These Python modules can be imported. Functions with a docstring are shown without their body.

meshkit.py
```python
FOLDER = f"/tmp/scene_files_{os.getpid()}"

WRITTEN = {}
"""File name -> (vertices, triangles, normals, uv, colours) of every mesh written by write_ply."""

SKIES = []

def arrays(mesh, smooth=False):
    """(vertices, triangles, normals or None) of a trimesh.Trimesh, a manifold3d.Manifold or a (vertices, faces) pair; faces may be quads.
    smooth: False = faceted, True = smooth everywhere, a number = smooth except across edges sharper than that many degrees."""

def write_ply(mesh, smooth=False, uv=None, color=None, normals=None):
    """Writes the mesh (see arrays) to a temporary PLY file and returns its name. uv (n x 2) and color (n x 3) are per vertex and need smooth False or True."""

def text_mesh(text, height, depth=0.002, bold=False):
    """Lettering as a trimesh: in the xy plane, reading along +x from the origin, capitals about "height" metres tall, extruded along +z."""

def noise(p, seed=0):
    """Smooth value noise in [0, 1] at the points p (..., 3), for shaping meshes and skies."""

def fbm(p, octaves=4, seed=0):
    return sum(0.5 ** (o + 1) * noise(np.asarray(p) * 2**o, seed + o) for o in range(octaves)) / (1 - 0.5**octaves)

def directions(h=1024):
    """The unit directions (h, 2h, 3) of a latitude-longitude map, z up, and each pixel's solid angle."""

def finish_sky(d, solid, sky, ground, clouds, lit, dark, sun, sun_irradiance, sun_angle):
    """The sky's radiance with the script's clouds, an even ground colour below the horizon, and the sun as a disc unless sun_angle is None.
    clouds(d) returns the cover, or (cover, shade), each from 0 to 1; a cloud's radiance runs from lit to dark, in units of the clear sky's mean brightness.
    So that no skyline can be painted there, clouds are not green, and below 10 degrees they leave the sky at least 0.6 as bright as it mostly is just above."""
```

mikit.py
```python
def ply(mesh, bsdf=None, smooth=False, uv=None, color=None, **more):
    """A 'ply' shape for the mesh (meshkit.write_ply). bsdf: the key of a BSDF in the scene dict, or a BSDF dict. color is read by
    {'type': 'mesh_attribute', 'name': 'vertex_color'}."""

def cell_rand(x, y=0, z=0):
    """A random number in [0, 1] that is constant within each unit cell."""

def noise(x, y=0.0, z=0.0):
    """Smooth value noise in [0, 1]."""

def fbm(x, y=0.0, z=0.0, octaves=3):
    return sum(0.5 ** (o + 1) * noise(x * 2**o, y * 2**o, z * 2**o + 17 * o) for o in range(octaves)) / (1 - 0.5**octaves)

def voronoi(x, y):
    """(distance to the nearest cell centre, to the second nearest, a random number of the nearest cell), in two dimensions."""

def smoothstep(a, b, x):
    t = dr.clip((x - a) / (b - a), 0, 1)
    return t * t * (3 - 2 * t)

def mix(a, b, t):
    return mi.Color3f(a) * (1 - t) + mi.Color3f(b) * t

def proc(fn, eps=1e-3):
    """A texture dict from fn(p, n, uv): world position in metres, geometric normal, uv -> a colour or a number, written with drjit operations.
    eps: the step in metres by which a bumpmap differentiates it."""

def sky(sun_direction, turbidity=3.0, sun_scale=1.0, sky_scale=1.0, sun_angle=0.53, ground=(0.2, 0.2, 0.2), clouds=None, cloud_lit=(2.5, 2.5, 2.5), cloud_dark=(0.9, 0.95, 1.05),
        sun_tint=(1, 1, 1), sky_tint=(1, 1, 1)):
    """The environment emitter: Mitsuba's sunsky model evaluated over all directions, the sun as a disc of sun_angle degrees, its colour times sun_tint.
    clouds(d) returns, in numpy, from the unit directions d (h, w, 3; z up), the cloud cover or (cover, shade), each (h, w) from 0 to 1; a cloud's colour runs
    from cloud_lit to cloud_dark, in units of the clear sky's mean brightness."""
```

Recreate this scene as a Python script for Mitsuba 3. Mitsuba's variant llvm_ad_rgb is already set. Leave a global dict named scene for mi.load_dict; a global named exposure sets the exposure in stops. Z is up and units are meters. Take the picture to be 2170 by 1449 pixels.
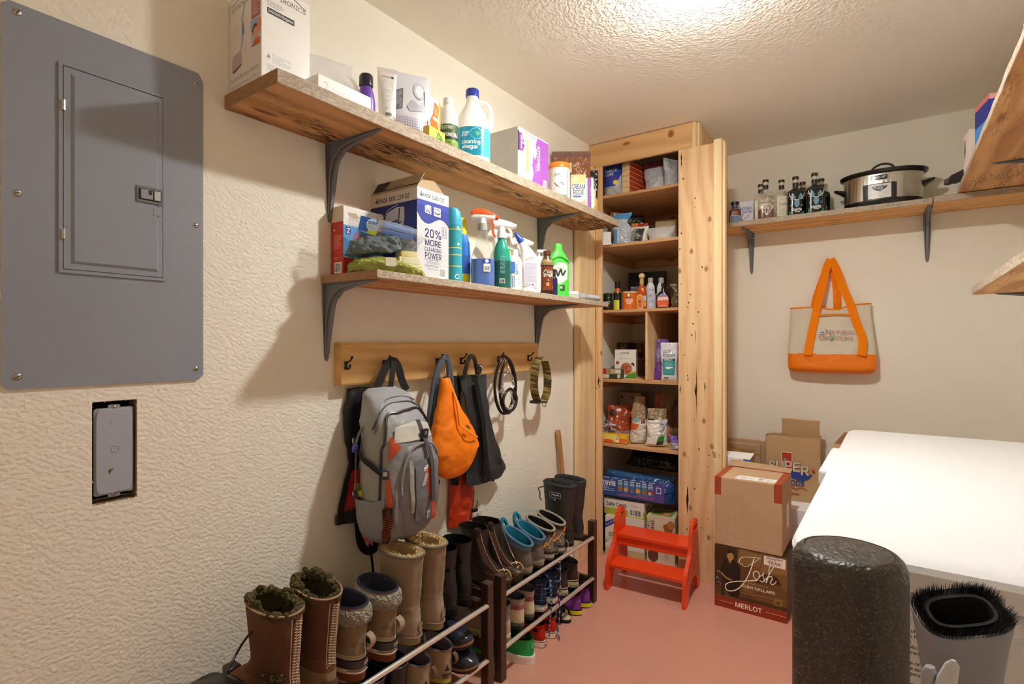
import math,random
import numpy as np,trimesh,drjit as dr,mitsuba as mi,mikit,meshkit
from mikit import noise,fbm,voronoi,smoothstep,mix,cell_rand,proc
from shapely.geometry import Polygon,LineString,Point
from scipy.interpolate import CubicSpline
from scipy.spatial import ConvexHull
import scipy.sparse as sp
T4=mi.ScalarTransform4f
scene,labels={},{}
rng=np.random.default_rng(7)
CAM=np.array([1.497,0.0,1.252])
YAW=math.atan(810/1140)
DIR=np.array([-math.sin(YAW),math.cos(YAW),0])
scene['camera']={'type':'perspective','fov_axis':'x','fov':math.degrees(2*math.atan(1085/1140)),'principal_point_offset_y':-2.5/1449,'near_clip':0.02,'far_clip':50,'to_world':T4().look_at(origin=CAM.tolist(),target=(CAM+DIR).tolist(),up=[0,0,1])}
exposure=2.92
LAMP=(0.985,1.745,2.44)
LAMP_RADIANCE=(134.0,132.5,124.0)
_v,_f=(np.array(a)for a in(trimesh.creation.icosphere(3).vertices,trimesh.creation.icosphere(3).faces))
scene['ceiling_light__diffuser']=mikit.ply((_v*[.052,.052,.009]+[LAMP[0],LAMP[1],2.404],_f),{'type':'diffuse','reflectance':{'type':'rgb','value':[.8,.8,.8]}},True,emitter={'type':'area','radiance':{'type':'rgb','value':list(LAMP_RADIANCE)}})
def lin(c):
 if not isinstance(c,str):
  return np.asarray(c,float)
 c=c.lstrip('#')
 c=c if len(c)>3 else c[0]*2+c[1]*2+c[2]*2
 s=np.array([int(c[i:i+2],16)for i in(0,2,4)])/255
 return np.where(s<=0.04045,s/12.92,((s+0.055)/1.055)**2.4)
def rgb(c):
 return{'type':'rgb','value':lin(c).tolist()}
def tm(mesh):
 if hasattr(mesh,'to_mesh'):
  m=mesh.to_mesh()
  return np.asarray(m.vert_properties[:,:3],float),np.asarray(m.tri_verts,int)
 if isinstance(mesh,tuple):
  v,f=np.asarray(mesh[0],float),np.asarray(mesh[1],int)
  if f.shape[1]==4:
   f=np.vstack([f[:,[0,1,2]],f[:,[0,2,3]]])
  return v,f
 return np.asarray(mesh.vertices,float),np.asarray(mesh.faces,int)
def X4(loc=(0,0,0),rz=0.0,rx=0.0,ry=0.0,s=1.0):
 m=trimesh.transformations.euler_matrix(math.radians(rx),math.radians(ry),math.radians(rz),'sxyz')
 m[:3,:3]*=s
 m[:3,3]=loc
 return m
def app(m,v):
 return v@m[:3,:3].T+m[:3,3]
class G:
 """Gathers coloured pieces of ONE part and writes them as one mesh."""
 def __init__(self,T=None):
  self.v,self.f,self.c,self.n,self.T=[],[],[],0,T
 def add(self,mesh,col='#ffffff',T=None):
  v,f=tm(mesh)
  if T is not None:
   v=app(T,v)
  if self.T is not None:
   v=app(self.T,v)
  c=lin(col)
  c=np.tile(c,(len(f),1))if c.ndim==1 else c
  self.v.append(v);self.f.append(f+self.n);self.c.append(c);self.n+=len(v)
  return self
 def soup(self,ang):
  v,f,c=np.vstack(self.v),np.vstack(self.f),np.vstack(self.c)
  _,first,inv=np.unique(np.round(v,6),axis=0,return_index=True,return_inverse=True)
  inv=inv.ravel()
  fn=np.cross(v[f[:,1]]-v[f[:,0]],v[f[:,2]]-v[f[:,0]])
  ar=np.linalg.norm(fn,axis=1)
  ok=ar>1e-14
  f,c,fn,ar=f[ok],c[ok],fn[ok],ar[ok]
  u=fn/ar[:,None]
  w=inv[f]
  nc=3*len(f)
  M=sp.csr_matrix((np.ones(nc),(np.arange(nc),w.ravel())),shape=(nc,len(first)))
  P=(M@M.T).tocoo()
  fi,fj=P.row//3,P.col//3
  keep=np.einsum('ij,ij->i',u[fi],u[fj])>math.cos(math.radians(ang))
  N=np.zeros((nc,3))
  for k in range(3):
   N[:,k]=np.bincount(P.row[keep],weights=fn[fj[keep],k],minlength=nc)
  N/=np.linalg.norm(N,axis=1,keepdims=True)+1e-30
  V=v[f].reshape(-1,3)
  C=np.repeat(c,3,axis=0)
  key=np.round(np.hstack([V*1e5,N*500,C*500])).astype(np.int64)
  _,idx,inv2=np.unique(key,axis=0,return_index=True,return_inverse=True)
  return V[idx],inv2.reshape(-1,3),N[idx],C[idx]
def put(key,g,bsdf,ang=35,label=None,cat=None,group=None,kind=None):
 base,k=key,1
 while key in scene:
  key=f'{base}_{k:03d}';k+=1
 v,f,n,c=g.soup(ang)
 path=meshkit.write_ply((v,f),False,None,c,normals=n)
 scene[key]={'type':'ply','filename':path,'face_normals':False,'bsdf':{'type':'ref','id':bsdf}}
 tag(key,label,cat,group,kind)
 return key
def tag(key,label=None,cat=None,group=None,kind=None):
 d={a:b for a,b in(('label',label),('category',cat),('group',group),('kind',kind))if b}
 if d:
  labels[key]=d
def thing(name,label,cat,group=None):
 key,k=name,1
 while key in labels or any(s==key or s.startswith(key+'__')for s in scene):
  key=f'{name}_{k:03d}';k+=1
 tag(key,label,cat,group)
 return key
def box(lo,hi):
 lo,hi=np.asarray(lo,float),np.asarray(hi,float)
 m=trimesh.creation.box(extents=hi-lo)
 m.apply_translation((lo+hi)/2)
 return m
def hull(pts):
 pts=np.asarray(pts,float)
 h=ConvexHull(pts)
 f=h.simplices.copy()
 cen=pts.mean(0)
 nrm=np.cross(pts[f[:,1]]-pts[f[:,0]],pts[f[:,2]]-pts[f[:,0]])
 bad=np.einsum('ij,ij->i',nrm,pts[f].mean(1)-cen)<0
 f[bad]=f[bad][:,::-1]
 return pts,f
def cbox(lo,hi,ch=0.002):
 lo,hi=np.asarray(lo,float),np.asarray(hi,float)
 ch=min(ch,0.45*(hi-lo).min())
 pts=[]
 for sx in(0,1):
  for sy in(0,1):
   for sz in(0,1):
    s=np.array([sx,sy,sz]);p=np.where(s==1,hi,lo);d=np.where(s==1,-1,1)*ch
    for k in range(3):
     q=p+d;q[k]=p[k];pts.append(q)
 return hull(pts)
def rbox(lo,hi,r,n=4):
 """Rounded box."""
 lo,hi=np.asarray(lo,float),np.asarray(hi,float)
 r=min(r,0.499*(hi-lo).min())
 s=trimesh.creation.icosphere(2 if n>3 else 1).vertices*r
 pts=np.vstack([s+np.where(np.array([a,b,c])==1,hi-r,lo+r)for a in(0,1)for b in(0,1)for c in(0,1)])
 return hull(pts)
def extr(poly,h,z0=0.0,axes=None):
 """Polygon (list or shapely) extruded; axes = (u, v, w, origin) maps polygon x,y and extrusion to world."""
 p=poly if isinstance(poly,Polygon)else Polygon(poly)
 if not p.is_valid:
  p=p.buffer(0)
 m=trimesh.creation.extrude_polygon(p,h,engine='earcut')
 v=np.asarray(m.vertices).copy();v[:,2]+=z0
 f=np.asarray(m.faces)
 if axes is not None:
  u,w,k,o=(np.asarray(a,float)for a in axes)
  if np.dot(np.cross(u,w),k)<0:
   f=f[:,::-1]
  v=o+v[:,:1]*u+v[:,1:2]*w+v[:,2:]*k
 return v,f
def ring(cx,cy,z,rx,ry,p=2.0,n=28,rot=0.0):
 t=np.arange(n)/n*2*np.pi
 c,s=np.cos(t),np.sin(t)
 x=np.sign(c)*np.abs(c)**(2/p)*rx
 y=np.sign(s)*np.abs(s)**(2/p)*ry
 if rot:
  a=math.radians(rot);x,y=x*math.cos(a)-y*math.sin(a),x*math.sin(a)+y*math.cos(a)
 return np.stack([cx+x,cy+y,np.full(n,z)],1)
def loft(rings,cols=None,caps=(True,True),closed=True):
 """Skin through rings; returns (v, f) or, with a colour per band, (v, f, face colours)."""
 n=len(rings[0]);v=np.vstack(rings);f,c=[],[]
 cl=None if cols is None else[lin(x)for x in cols]
 m=n if closed else n-1
 j=np.arange(m);jn=(j+1)%n
 for i in range(len(rings)-1):
  a,b=i*n,(i+1)*n
  f.append(np.stack([a+j,a+jn,b+jn],1));f.append(np.stack([a+j,b+jn,b+j],1))
  if cl is not None:
   c.append(np.tile(cl[min(i,len(cl)-1)],(2*m,1)))
 for k,on in((0,caps[0]),(len(rings)-1,caps[1])):
  if on:
   ce=len(v);v=np.vstack([v,rings[k].mean(0)])
   a=k*n
   t=np.stack([a+jn,a+j,np.full(m,ce)],1)
   f.append(t if k==0 else t[:,::-1])
   if cl is not None:
    c.append(np.tile(cl[0 if k==0 else min(len(rings)-2,len(cl)-1)],(m,1)))
 f=np.vstack(f)
 return(v,f)if cl is None else(v,f,np.vstack(c))
def addl(g,lo,T=None):
 g.add((lo[0],lo[1]),lo[2],T)
def lathe(prof,cols=None,n=28,cx=0,cy=0,caps=(True,True),p=2.0):
 return loft([ring(cx,cy,z,r,r,p,n)for r,z in prof],cols,caps)
def spline(pts,n=24,closed=False):
 pts=np.asarray(pts,float)
 if closed:
  pts=np.vstack([pts,pts[:1]])
 t=np.r_[0,np.cumsum(np.linalg.norm(np.diff(pts,axis=0),axis=1)+1e-9)]
 s=CubicSpline(t,pts,bc_type='periodic' if closed else 'natural')
 u=np.linspace(0,t[-1],n+(1 if closed else 0))
 q=s(u)
 return q[:-1]if closed else q
def frames(P,up=None):
 P=np.asarray(P,float)
 t=np.gradient(P,axis=0);t/=np.linalg.norm(t,axis=1,keepdims=True)+1e-12
 a=np.zeros_like(P)
 if up is None:
  x=np.array([0,0,1.0])if abs(t[0,2])<.9 else np.array([1.0,0,0])
 else:
  x=np.asarray(up,float)
 for i in range(len(P)):
  if up is not None and np.ndim(up)==1:
   x=np.asarray(up,float)
  x=x-t[i]*(x@t[i]);x=x/(np.linalg.norm(x)+1e-12);a[i]=x
 return t,a,np.cross(t,a)
def tube(P,r,n=8,closed=False):
 P=np.asarray(P,float);r=np.broadcast_to(r,(len(P),))
 t,a,b=frames(P)
 if closed:
  t=np.roll(P,-1,0)-np.roll(P,1,0);t/=np.linalg.norm(t,axis=1,keepdims=True)
  nn=np.linalg.svd(P-P.mean(0))[2][2]
  a=np.tile(nn,(len(P),1));a-=t*np.sum(a*t,1,keepdims=True);a/=np.linalg.norm(a,axis=1,keepdims=True);b=np.cross(t,a)
 th=np.arange(n)/n*2*np.pi
 R=[P[i]+r[i]*(np.cos(th)[:,None]*a[i]+np.sin(th)[:,None]*b[i])for i in range(len(P))]
 if closed:
  return loft(R+[R[0]],caps=(False,False))
 return loft(R)
def strap(P,w,th,up,n=None):
 """Flat strap along P, its flat face normal = up (one vector, or per point)."""
 P=np.asarray(P,float)
 up=np.asarray(up,float)
 w=np.broadcast_to(w,(len(P),))
 t=np.gradient(P,axis=0);t/=np.linalg.norm(t,axis=1,keepdims=True)+1e-12
 N=np.broadcast_to(up,P.shape).copy();N-=t*np.sum(N*t,1,keepdims=True);N/=np.linalg.norm(N,axis=1,keepdims=True)+1e-12
 S=np.cross(t,N)
 R=[np.array([P[i]+S[i]*w[i]/2+N[i]*th/2,P[i]-S[i]*w[i]/2+N[i]*th/2,P[i]-S[i]*w[i]/2-N[i]*th/2,P[i]+S[i]*w[i]/2-N[i]*th/2])for i in range(len(P))]
 return loft(R)
def ball(c,r,s=2,sc=(1,1,1)):
 m=trimesh.creation.icosphere(s)
 return np.asarray(m.vertices)*r*np.asarray(sc)+np.asarray(c),np.asarray(m.faces)
def lump(v,amp,freq,seed=0,dirs=None):
 """Displace the vertices by smooth noise."""
 d=np.stack([meshkit.fbm(v*freq+13.1*k,3,seed+k)-.5 for k in range(3)],1)*2*amp
 return v+(d if dirs is None else d*np.asarray(dirs))
_text={}
def text_tris(s,bold=False):
 if(s,bold)not in _text:
  m=meshkit.text_mesh(s,1.0,0.05,bold)
  top=np.asarray(m.face_normals)[:,2]>.9
  f=np.asarray(m.faces)[top]
  _text[(s,bold)]=(np.asarray(m.vertices)[:,:2],f)
 return _text[(s,bold)]
class Print:
 """Flat print in (u, v) metres, laid on a surface by a map (u, v, lift) -> point."""
 def __init__(self):
  self.items=[]
 def tri(self,v,f,col):
  self.items.append((np.asarray(v,float),np.asarray(f,int),col));return self
 def poly(self,pts,col):
  p=pts if hasattr(pts,'geom_type')else Polygon(pts)
  if not p.is_valid:
   p=p.buffer(0)
  for q in getattr(p,'geoms',[p]):
   if q.area>1e-9:
    v,f=trimesh.creation.triangulate_polygon(q,engine='earcut')
    self.tri(v,f,col)
  return self
 def rect(self,x0,y0,x1,y1,col,n=1):
  xs=np.linspace(x0,x1,n+1)
  v=np.array([[x,y]for x in xs for y in(y0,y1)]);k=np.arange(n)*2
  return self.tri(v,np.vstack([np.stack([k,k+2,k+3],1),np.stack([k,k+3,k+1],1)]),col)
 def disc(self,x,y,r,col,ry=None,n=20):
  t=np.arange(n)/n*2*np.pi
  return self.poly(np.stack([x+r*np.cos(t),y+(ry or r)*np.sin(t)],1),col)
 def stroke(self,pts,w,col,smooth=True,n=40,closed=False):
  p=spline(pts,n,closed)if smooth else np.asarray(pts,float)
  if closed:
   p=np.vstack([p,p[:1]])
  return self.poly(LineString(p).buffer(w/2,quad_segs=4),col)
 def text(self,x,y,h,s,col,w=None,rot=0,anchor='l',bold=False,skew=0.0):
  v,f=text_tris(s,bold)
  x0,x1=v[:,0].min(),v[:,0].max()
  q=np.stack([v[:,0]-x0,v[:,1]],1)*h
  if w:
   q[:,0]*=w/((x1-x0)*h)
  q[:,0]+=skew*q[:,1]
  if anchor=='c':
   q[:,0]-=q[:,0].max()/2
  a=math.radians(rot)
  q=q@np.array([[math.cos(a),math.sin(a)],[-math.sin(a),math.cos(a)]])
  return self.tri(q+[x,y],f,col)
 def lines(self,x0,y0,x1,y1,n,col,seed=1,fill=.45):
  r=np.random.default_rng(seed);h=(y1-y0)/n
  for i in range(n):
   y=y0+h*i;self.rect(x0,y,x0+(x1-x0)*(1 if i and r.random()>.3 else .55+.4*r.random()),y+h*fill,col)
  return self
 def bars(self,x0,y0,x1,y1,seed=3,frame=True,vertical=True):
  r=np.random.default_rng(seed)
  if frame:
   self.rect(x0,y0,x1,y1,'#f4f4f2')
  m=.07*(x1-x0);x,e=x0+m,x1-m
  while x<e:
   w=(x1-x0)*r.choice([.02,.03,.05]);self.rect(x,y0+.12*(y1-y0),min(x+w,e),y1-.1*(y1-y0),'#26262a');x+=w+(x1-x0)*r.choice([.02,.03,.04])
  return self
 def onto(self,g,fn,layer=0.00012,base=0.0003):
  for i,(v,f,col)in zip(self.levels(),self.items):
   g.add((fn(v[:,0],v[:,1],base+layer*i),f),col)
  return g
 def levels(self):
  """How many earlier pieces lie under each piece, by their boxes."""
  out,B=[],[(*v.min(0),*v.max(0))for v,_,_ in self.items]
  for i,b in enumerate(B):
   out.append(1+max([out[j]for j in range(i)if B[j][0]<b[2]and b[0]<B[j][2]and B[j][1]<b[3]and b[1]<B[j][3]],default=-1))
  return out
def dense(v,f,size):
 v3,f=trimesh.remesh.subdivide_to_size(np.c_[v,np.zeros(len(v))],f,size,max_iter=8)
 return np.asarray(v3)[:,:2],np.asarray(f)
def onto_dense(p,g,fn,size,base=.0012,layer=.0002):
 for i,(v,f,col)in zip(p.levels(),p.items):
  v,f=dense(v,f,size);g.add((fn(v[:,0],v[:,1],base+layer*i),f),col)
def plane(o,u,w):
 o,u,w=(np.asarray(a,float)for a in(o,u,w));k=np.cross(u,w)
 return lambda a,b,l:o+a[:,None]*u+b[:,None]*w+np.reshape(l,(-1,1))*k
def cylmap(R,a0,cx=0,cy=0,z0=0.0,ry=None,p=2.0):
 """u runs along the surface around the z axis from angle a0 (degrees, local), v up."""
 def fn(u,v,l):
  r0=R(v+z0)if callable(R)else np.full(len(u),R)
  t=math.radians(a0)+u/r0
  c,s=np.cos(t),np.sin(t)
  k=1.0 if ry is None else ry
  return np.stack([cx+np.sign(c)*np.abs(c)**(2/p)*(r0+l),cy+np.sign(s)*np.abs(s)**(2/p)*(r0*k+l),v+z0],1)
 return fn
def xf(fn,T):
 return lambda u,v,l:app(T,fn(u,v,l))
VC={'type':'mesh_attribute','name':'vertex_color'}
def two(b):
 return{'type':'twosided','bsdf':b}
def pr(rough,spec=.4,base=None,**k):
 return{'type':'principled','base_color':base or VC,'roughness':rough,'specular':spec,**k}
scene['v_matte']=two(pr(.75,.25))
scene['v_card']=two(pr(.5,.4))
scene['v_gloss']=two(pr(.2,.5))
scene['v_satin']=two(pr(.36,.5))
scene['v_fabric']=two(pr(.95,.15,sheen=.25))
scene['v_film']=two(pr(.25,.6))
scene['v_metal']=two(pr(.3,.5,metallic=1.0))
scene['steel_paint']=two(pr(.38,.45,rgb('#6f7276')))
scene['clear_film']={'type':'blendbsdf','weight':.16,'a':{'type':'thindielectric','int_ior':1.35},'b':two({'type':'diffuse','reflectance':rgb('#f0f0f2')})}
scene['milky_film']={'type':'blendbsdf','weight':.42,'a':{'type':'thindielectric','int_ior':1.4},'b':two({'type':'diffuse','reflectance':rgb('#ecebee')})}
scene['clear_glass']={'type':'blendbsdf','weight':.06,'a':{'type':'thindielectric','int_ior':1.5},'b':two({'type':'diffuse','reflectance':rgb('#e8e8e0')})}
scene['brushed_steel']=two({'type':'principled','base_color':rgb('#c9c3b8'),'metallic':1.0,'roughness':.3,'anisotropic':.5})
scene['rail_steel']=two({'type':'principled','base_color':rgb('#efeae4'),'metallic':.75,'roughness':.28})
def wall_bump(p,n,uv):
 f=165.0
 h=fbm(p.x*f+3,p.y*f,p.z*f,3)
 return smoothstep(.36,.62,h)*.8+.3*noise(p.x*210,p.y*210,p.z*210)
def ceil_bump(p,n,uv):
 f=125.0
 return smoothstep(.4,.7,fbm(p.x*f,p.y*f,1.7,2))+.3*noise(p.x*190,p.y*190,3.3)
def wall_col(p,n,uv):
 return mix((.86,.832,.738),(.83,.802,.704),fbm(p.x*2.1,p.y*2.1,p.z*2.1,2))
scene['wall_paint']=two({'type':'bumpmap','scale':.0011,'arbitrary':proc(wall_bump,1.5e-3),'bsdf':pr(.62,.25,proc(wall_col))})
scene['ceiling_paint']=two({'type':'bumpmap','scale':.0017,'arbitrary':proc(ceil_bump,1.5e-3),'bsdf':pr(.7,.2,{'type':'rgb','value':[.84,.80,.72]})})
def floor_col(p,n,uv):
 m=fbm(p.x*3,p.y*3,0.5,3)
 c=mix((.60,.285,.21),(.54,.25,.185),m)
 d,_,r=voronoi(p.x*26,p.y*26)
 return mix(c,mi.Color3f(.72,.45,.36),smoothstep(.05,.02,d)*smoothstep(.8,.95,r)*.8)
scene['floor_paint']=two({'type':'bumpmap','scale':.0006,'arbitrary':proc(lambda p,n,uv:fbm(p.x*40,p.y*40,0.0,3),2e-3),'bsdf':pr(.3,.4,proc(floor_col))})
def wood(axis,light,dark,knots=True,seed=0.0,knot_f=(2.4,9.0),pores=True):
 """Grain along one world axis."""
 def fn(p,n,uv):
  q=[p.x,p.y,p.z]
  a,b,c=q[axis],q[(axis+1)%3]+seed,q[(axis+2)%3]+seed*.7
  warp=fbm(a*1.3+seed,b*5,c*5,3)
  g=b*42+c*31+warp*7.5
  rings=.5+.5*dr.sin(g*2.3)
  fine=noise(a*7+seed,b*420,c*420)
  col=mix(light,dark,smoothstep(.15,.95,rings*.55+fine*.35+(warp-.5)*.5))
  if knots:
   d,_,r=voronoi(a*knot_f[0]+seed*3,(b+c)*knot_f[1])
   k=smoothstep(.10,.04,d)*smoothstep(.55,.6,r)
   col=mix(col,mi.Color3f(dark)*mi.Color3f(.55,.45,.38),k)
  if pores:
   s=smoothstep(.8,.86,noise(a*16,b*300,c*300))
   col=mix(col,mi.Color3f(dark)*.65,s*.25)
  return col
 return fn
def weathered(p,axis):
 q=[p.x,p.y,p.z]
 a,b,c=q[axis],q[(axis+1)%3],q[(axis+2)%3]
 s=fbm((a+c*1.2)*150,b*300,c*240,3)
 g=fbm(a*40,b*150,c*150,2)
 return mix(mix((.50,.41,.31),(.33,.265,.2),smoothstep(.3,.7,s)),mi.Color3f(.58,.50,.40),smoothstep(.5,.8,g)*.5)
def shelf_wood(axis,stain,seed,light=(.60,.335,.145),dark=(.43,.2,.075)):
 base=wood(axis,light,dark,True,seed,(1.8,7.0))
 def fn(p,n,uv):
  q=[p.x,p.y,p.z]
  a,b=q[axis],q[1-axis]
  col=base(p,n,uv)
  if stain>0:
   big=fbm(a*3.4+seed,b*11+seed,0.3,3)
   fine=noise(a*60,b*420,2.0)
   m=smoothstep(.38,.66,big)*smoothstep(.34,.66,fbm(a*34,b*210,4.1,4))*(.45+.8*fine)
   col=mix(col,mi.Color3f(.035,.018,.01),dr.clip(m*stain*1.9,0,.93))
   col=mix(col,mi.Color3f(.34,.13,.045),smoothstep(.5,.7,fbm(a*1.2+9,b*16,1.1,2))*.55)
  edge=smoothstep(.5,.8,dr.abs(q2(n,axis)))
  end=smoothstep(.6,.85,dr.abs(n.y if axis==1 else n.x))
  col=mix(col,mix((.40,.23,.11),(.26,.14,.065),fbm(p.x*90,p.y*90,p.z*140,3)),end)
  return mix(col,weathered(p,axis),edge)
 return fn
def q2(n,axis):
 return dr.maximum(dr.abs(n.x if axis==1 else n.y)*(1.0),dr.maximum(n.z,0)*0.9)
scene['upper_shelf_wood']=two(pr(.6,.25,proc(shelf_wood(1,1.0,.37))))
scene['lower_shelf_wood']=two(pr(.6,.25,proc(shelf_wood(1,.25,1.9))))
scene['back_shelf_wood']=two(pr(.6,.25,proc(shelf_wood(0,.0,3.1,(.70,.40,.16),(.55,.28,.1)))))
scene['right_shelf_wood']=two(pr(.6,.25,proc(shelf_wood(1,.3,5.2,(.66,.36,.16),(.47,.23,.09)))))
PINE_L,PINE_D=(.78,.54,.31),(.66,.40,.20)
scene['pine_z']=two(pr(.55,.3,proc(wood(2,PINE_L,PINE_D,True,.11,(5.0,8.0)))))
scene['pine_casing']=two(pr(.5,.3,proc(wood(2,(.82,.64,.39),(.74,.53,.28),False,.61))))
scene['pine_x']=two(pr(.55,.3,proc(wood(0,(.70,.43,.2),(.58,.33,.14),True,.23,(3.0,7.0)))))
scene['pine_y']=two(pr(.5,.3,proc(wood(1,(.72,.45,.19),(.62,.35,.125),False,.83))))
scene['ply_x']=two(pr(.6,.25,proc(wood(0,(.56,.32,.15),(.47,.25,.11),False,.42))))
scene['ply_z']=two(pr(.6,.25,proc(wood(2,(.66,.42,.2),(.56,.33,.15),False,.73))))
scene['axe_wood']=two(pr(.4,.4,proc(wood(2,(.50,.25,.1),(.38,.17,.06),False,.9))))
def foam_col(p,n,uv):
 d,e,r=voronoi((p.x+p.y*.6)*420,(p.z+p.y*.3)*420)
 c=mix((.040,.035,.029),(.066,.057,.048),smoothstep(.3,.8,r))
 c=mix(c,mi.Color3f(.15,.125,.09),smoothstep(.86,.97,r)*.6)
 return mix(c,mi.Color3f(.012,.01,.009),smoothstep(.05,.02,e-d)*.6)
scene['foam']=two({'type':'bumpmap','scale':.0022,'arbitrary':proc(lambda p,n,uv:noise(p.x*160,p.y*160,p.z*160)+.5*noise(p.x*330,p.y*330,p.z*330),1e-3),'bsdf':pr(.42,.5,proc(foam_col))})
def kraft(light,dark):
 def fn(p,n,uv):
  rib=.5+.5*dr.sin((p.x*.9+p.y*.9)*800)
  return mix(light,dark,.6*fbm(p.x*9,p.y*9,p.z*14,3)+.16*rib)
 return fn
scene['cardboard']=two(pr(.8,.15,proc(kraft((.55,.37,.225),(.44,.28,.165)))))
scene['kraft_paper']=two({'type':'bumpmap','scale':.004,'arbitrary':proc(lambda p,n,uv:fbm(p.x*22,p.y*22,p.z*22,3),2e-3),'bsdf':pr(.85,.1,proc(kraft((.52,.345,.19),(.45,.285,.15))))})
scene['freezer_white']=two({'type':'bumpmap','scale':.0004,'arbitrary':proc(lambda p,n,uv:noise(p.x*300,p.y*300,p.z*300),1e-3),'bsdf':pr(.32,.45,rgb('#e6eaef'))})
scene['red_paint']=two(pr(.3,.5,rgb('#dd4417')))
scene['dark_wood']=two(pr(.38,.4,proc(wood(2,(.058,.028,.018),(.03,.014,.010),False,.3))))
scene['panel_grey']=two(pr(.42,.4,proc(lambda p,n,uv:mix((.27,.295,.355),(.245,.27,.33),fbm(p.y*6,p.z*6,1.0,2)))))
def canvas(p,n,uv):
 return mix((.70,.64,.52),(.62,.56,.45),fbm(p.x*14,p.y*14,p.z*14,3))
scene['canvas']=two({'type':'bumpmap','scale':.006,'arbitrary':proc(lambda p,n,uv:fbm(p.x*26,p.y*26,p.z*20,2),2e-3),'bsdf':pr(.9,.1,proc(canvas))})
scene['fleece']=two({'type':'bumpmap','scale':.01,'arbitrary':proc(lambda p,n,uv:noise(p.x*260,p.y*260,p.z*260)+.6*noise(p.x*120,p.y*120,p.z*120),1e-3),'bsdf':pr(.98,.05,sheen=.4)})
scene['nylon']=two({'type':'bumpmap','scale':.007,'arbitrary':proc(lambda p,n,uv:fbm(p.x*30,p.y*30,p.z*22,3),2e-3),'bsdf':pr(.48,.35)})
scene['suede']=two({'type':'bumpmap','scale':.004,'arbitrary':proc(lambda p,n,uv:fbm(p.x*45,p.y*45,p.z*45,3),1.5e-3),'bsdf':pr(.85,.2)})
scene['leather']=two({'type':'bumpmap','scale':.002,'arbitrary':proc(lambda p,n,uv:fbm(p.x*70,p.y*70,p.z*70,3),1.5e-3),'bsdf':pr(.4,.45)})
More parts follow.
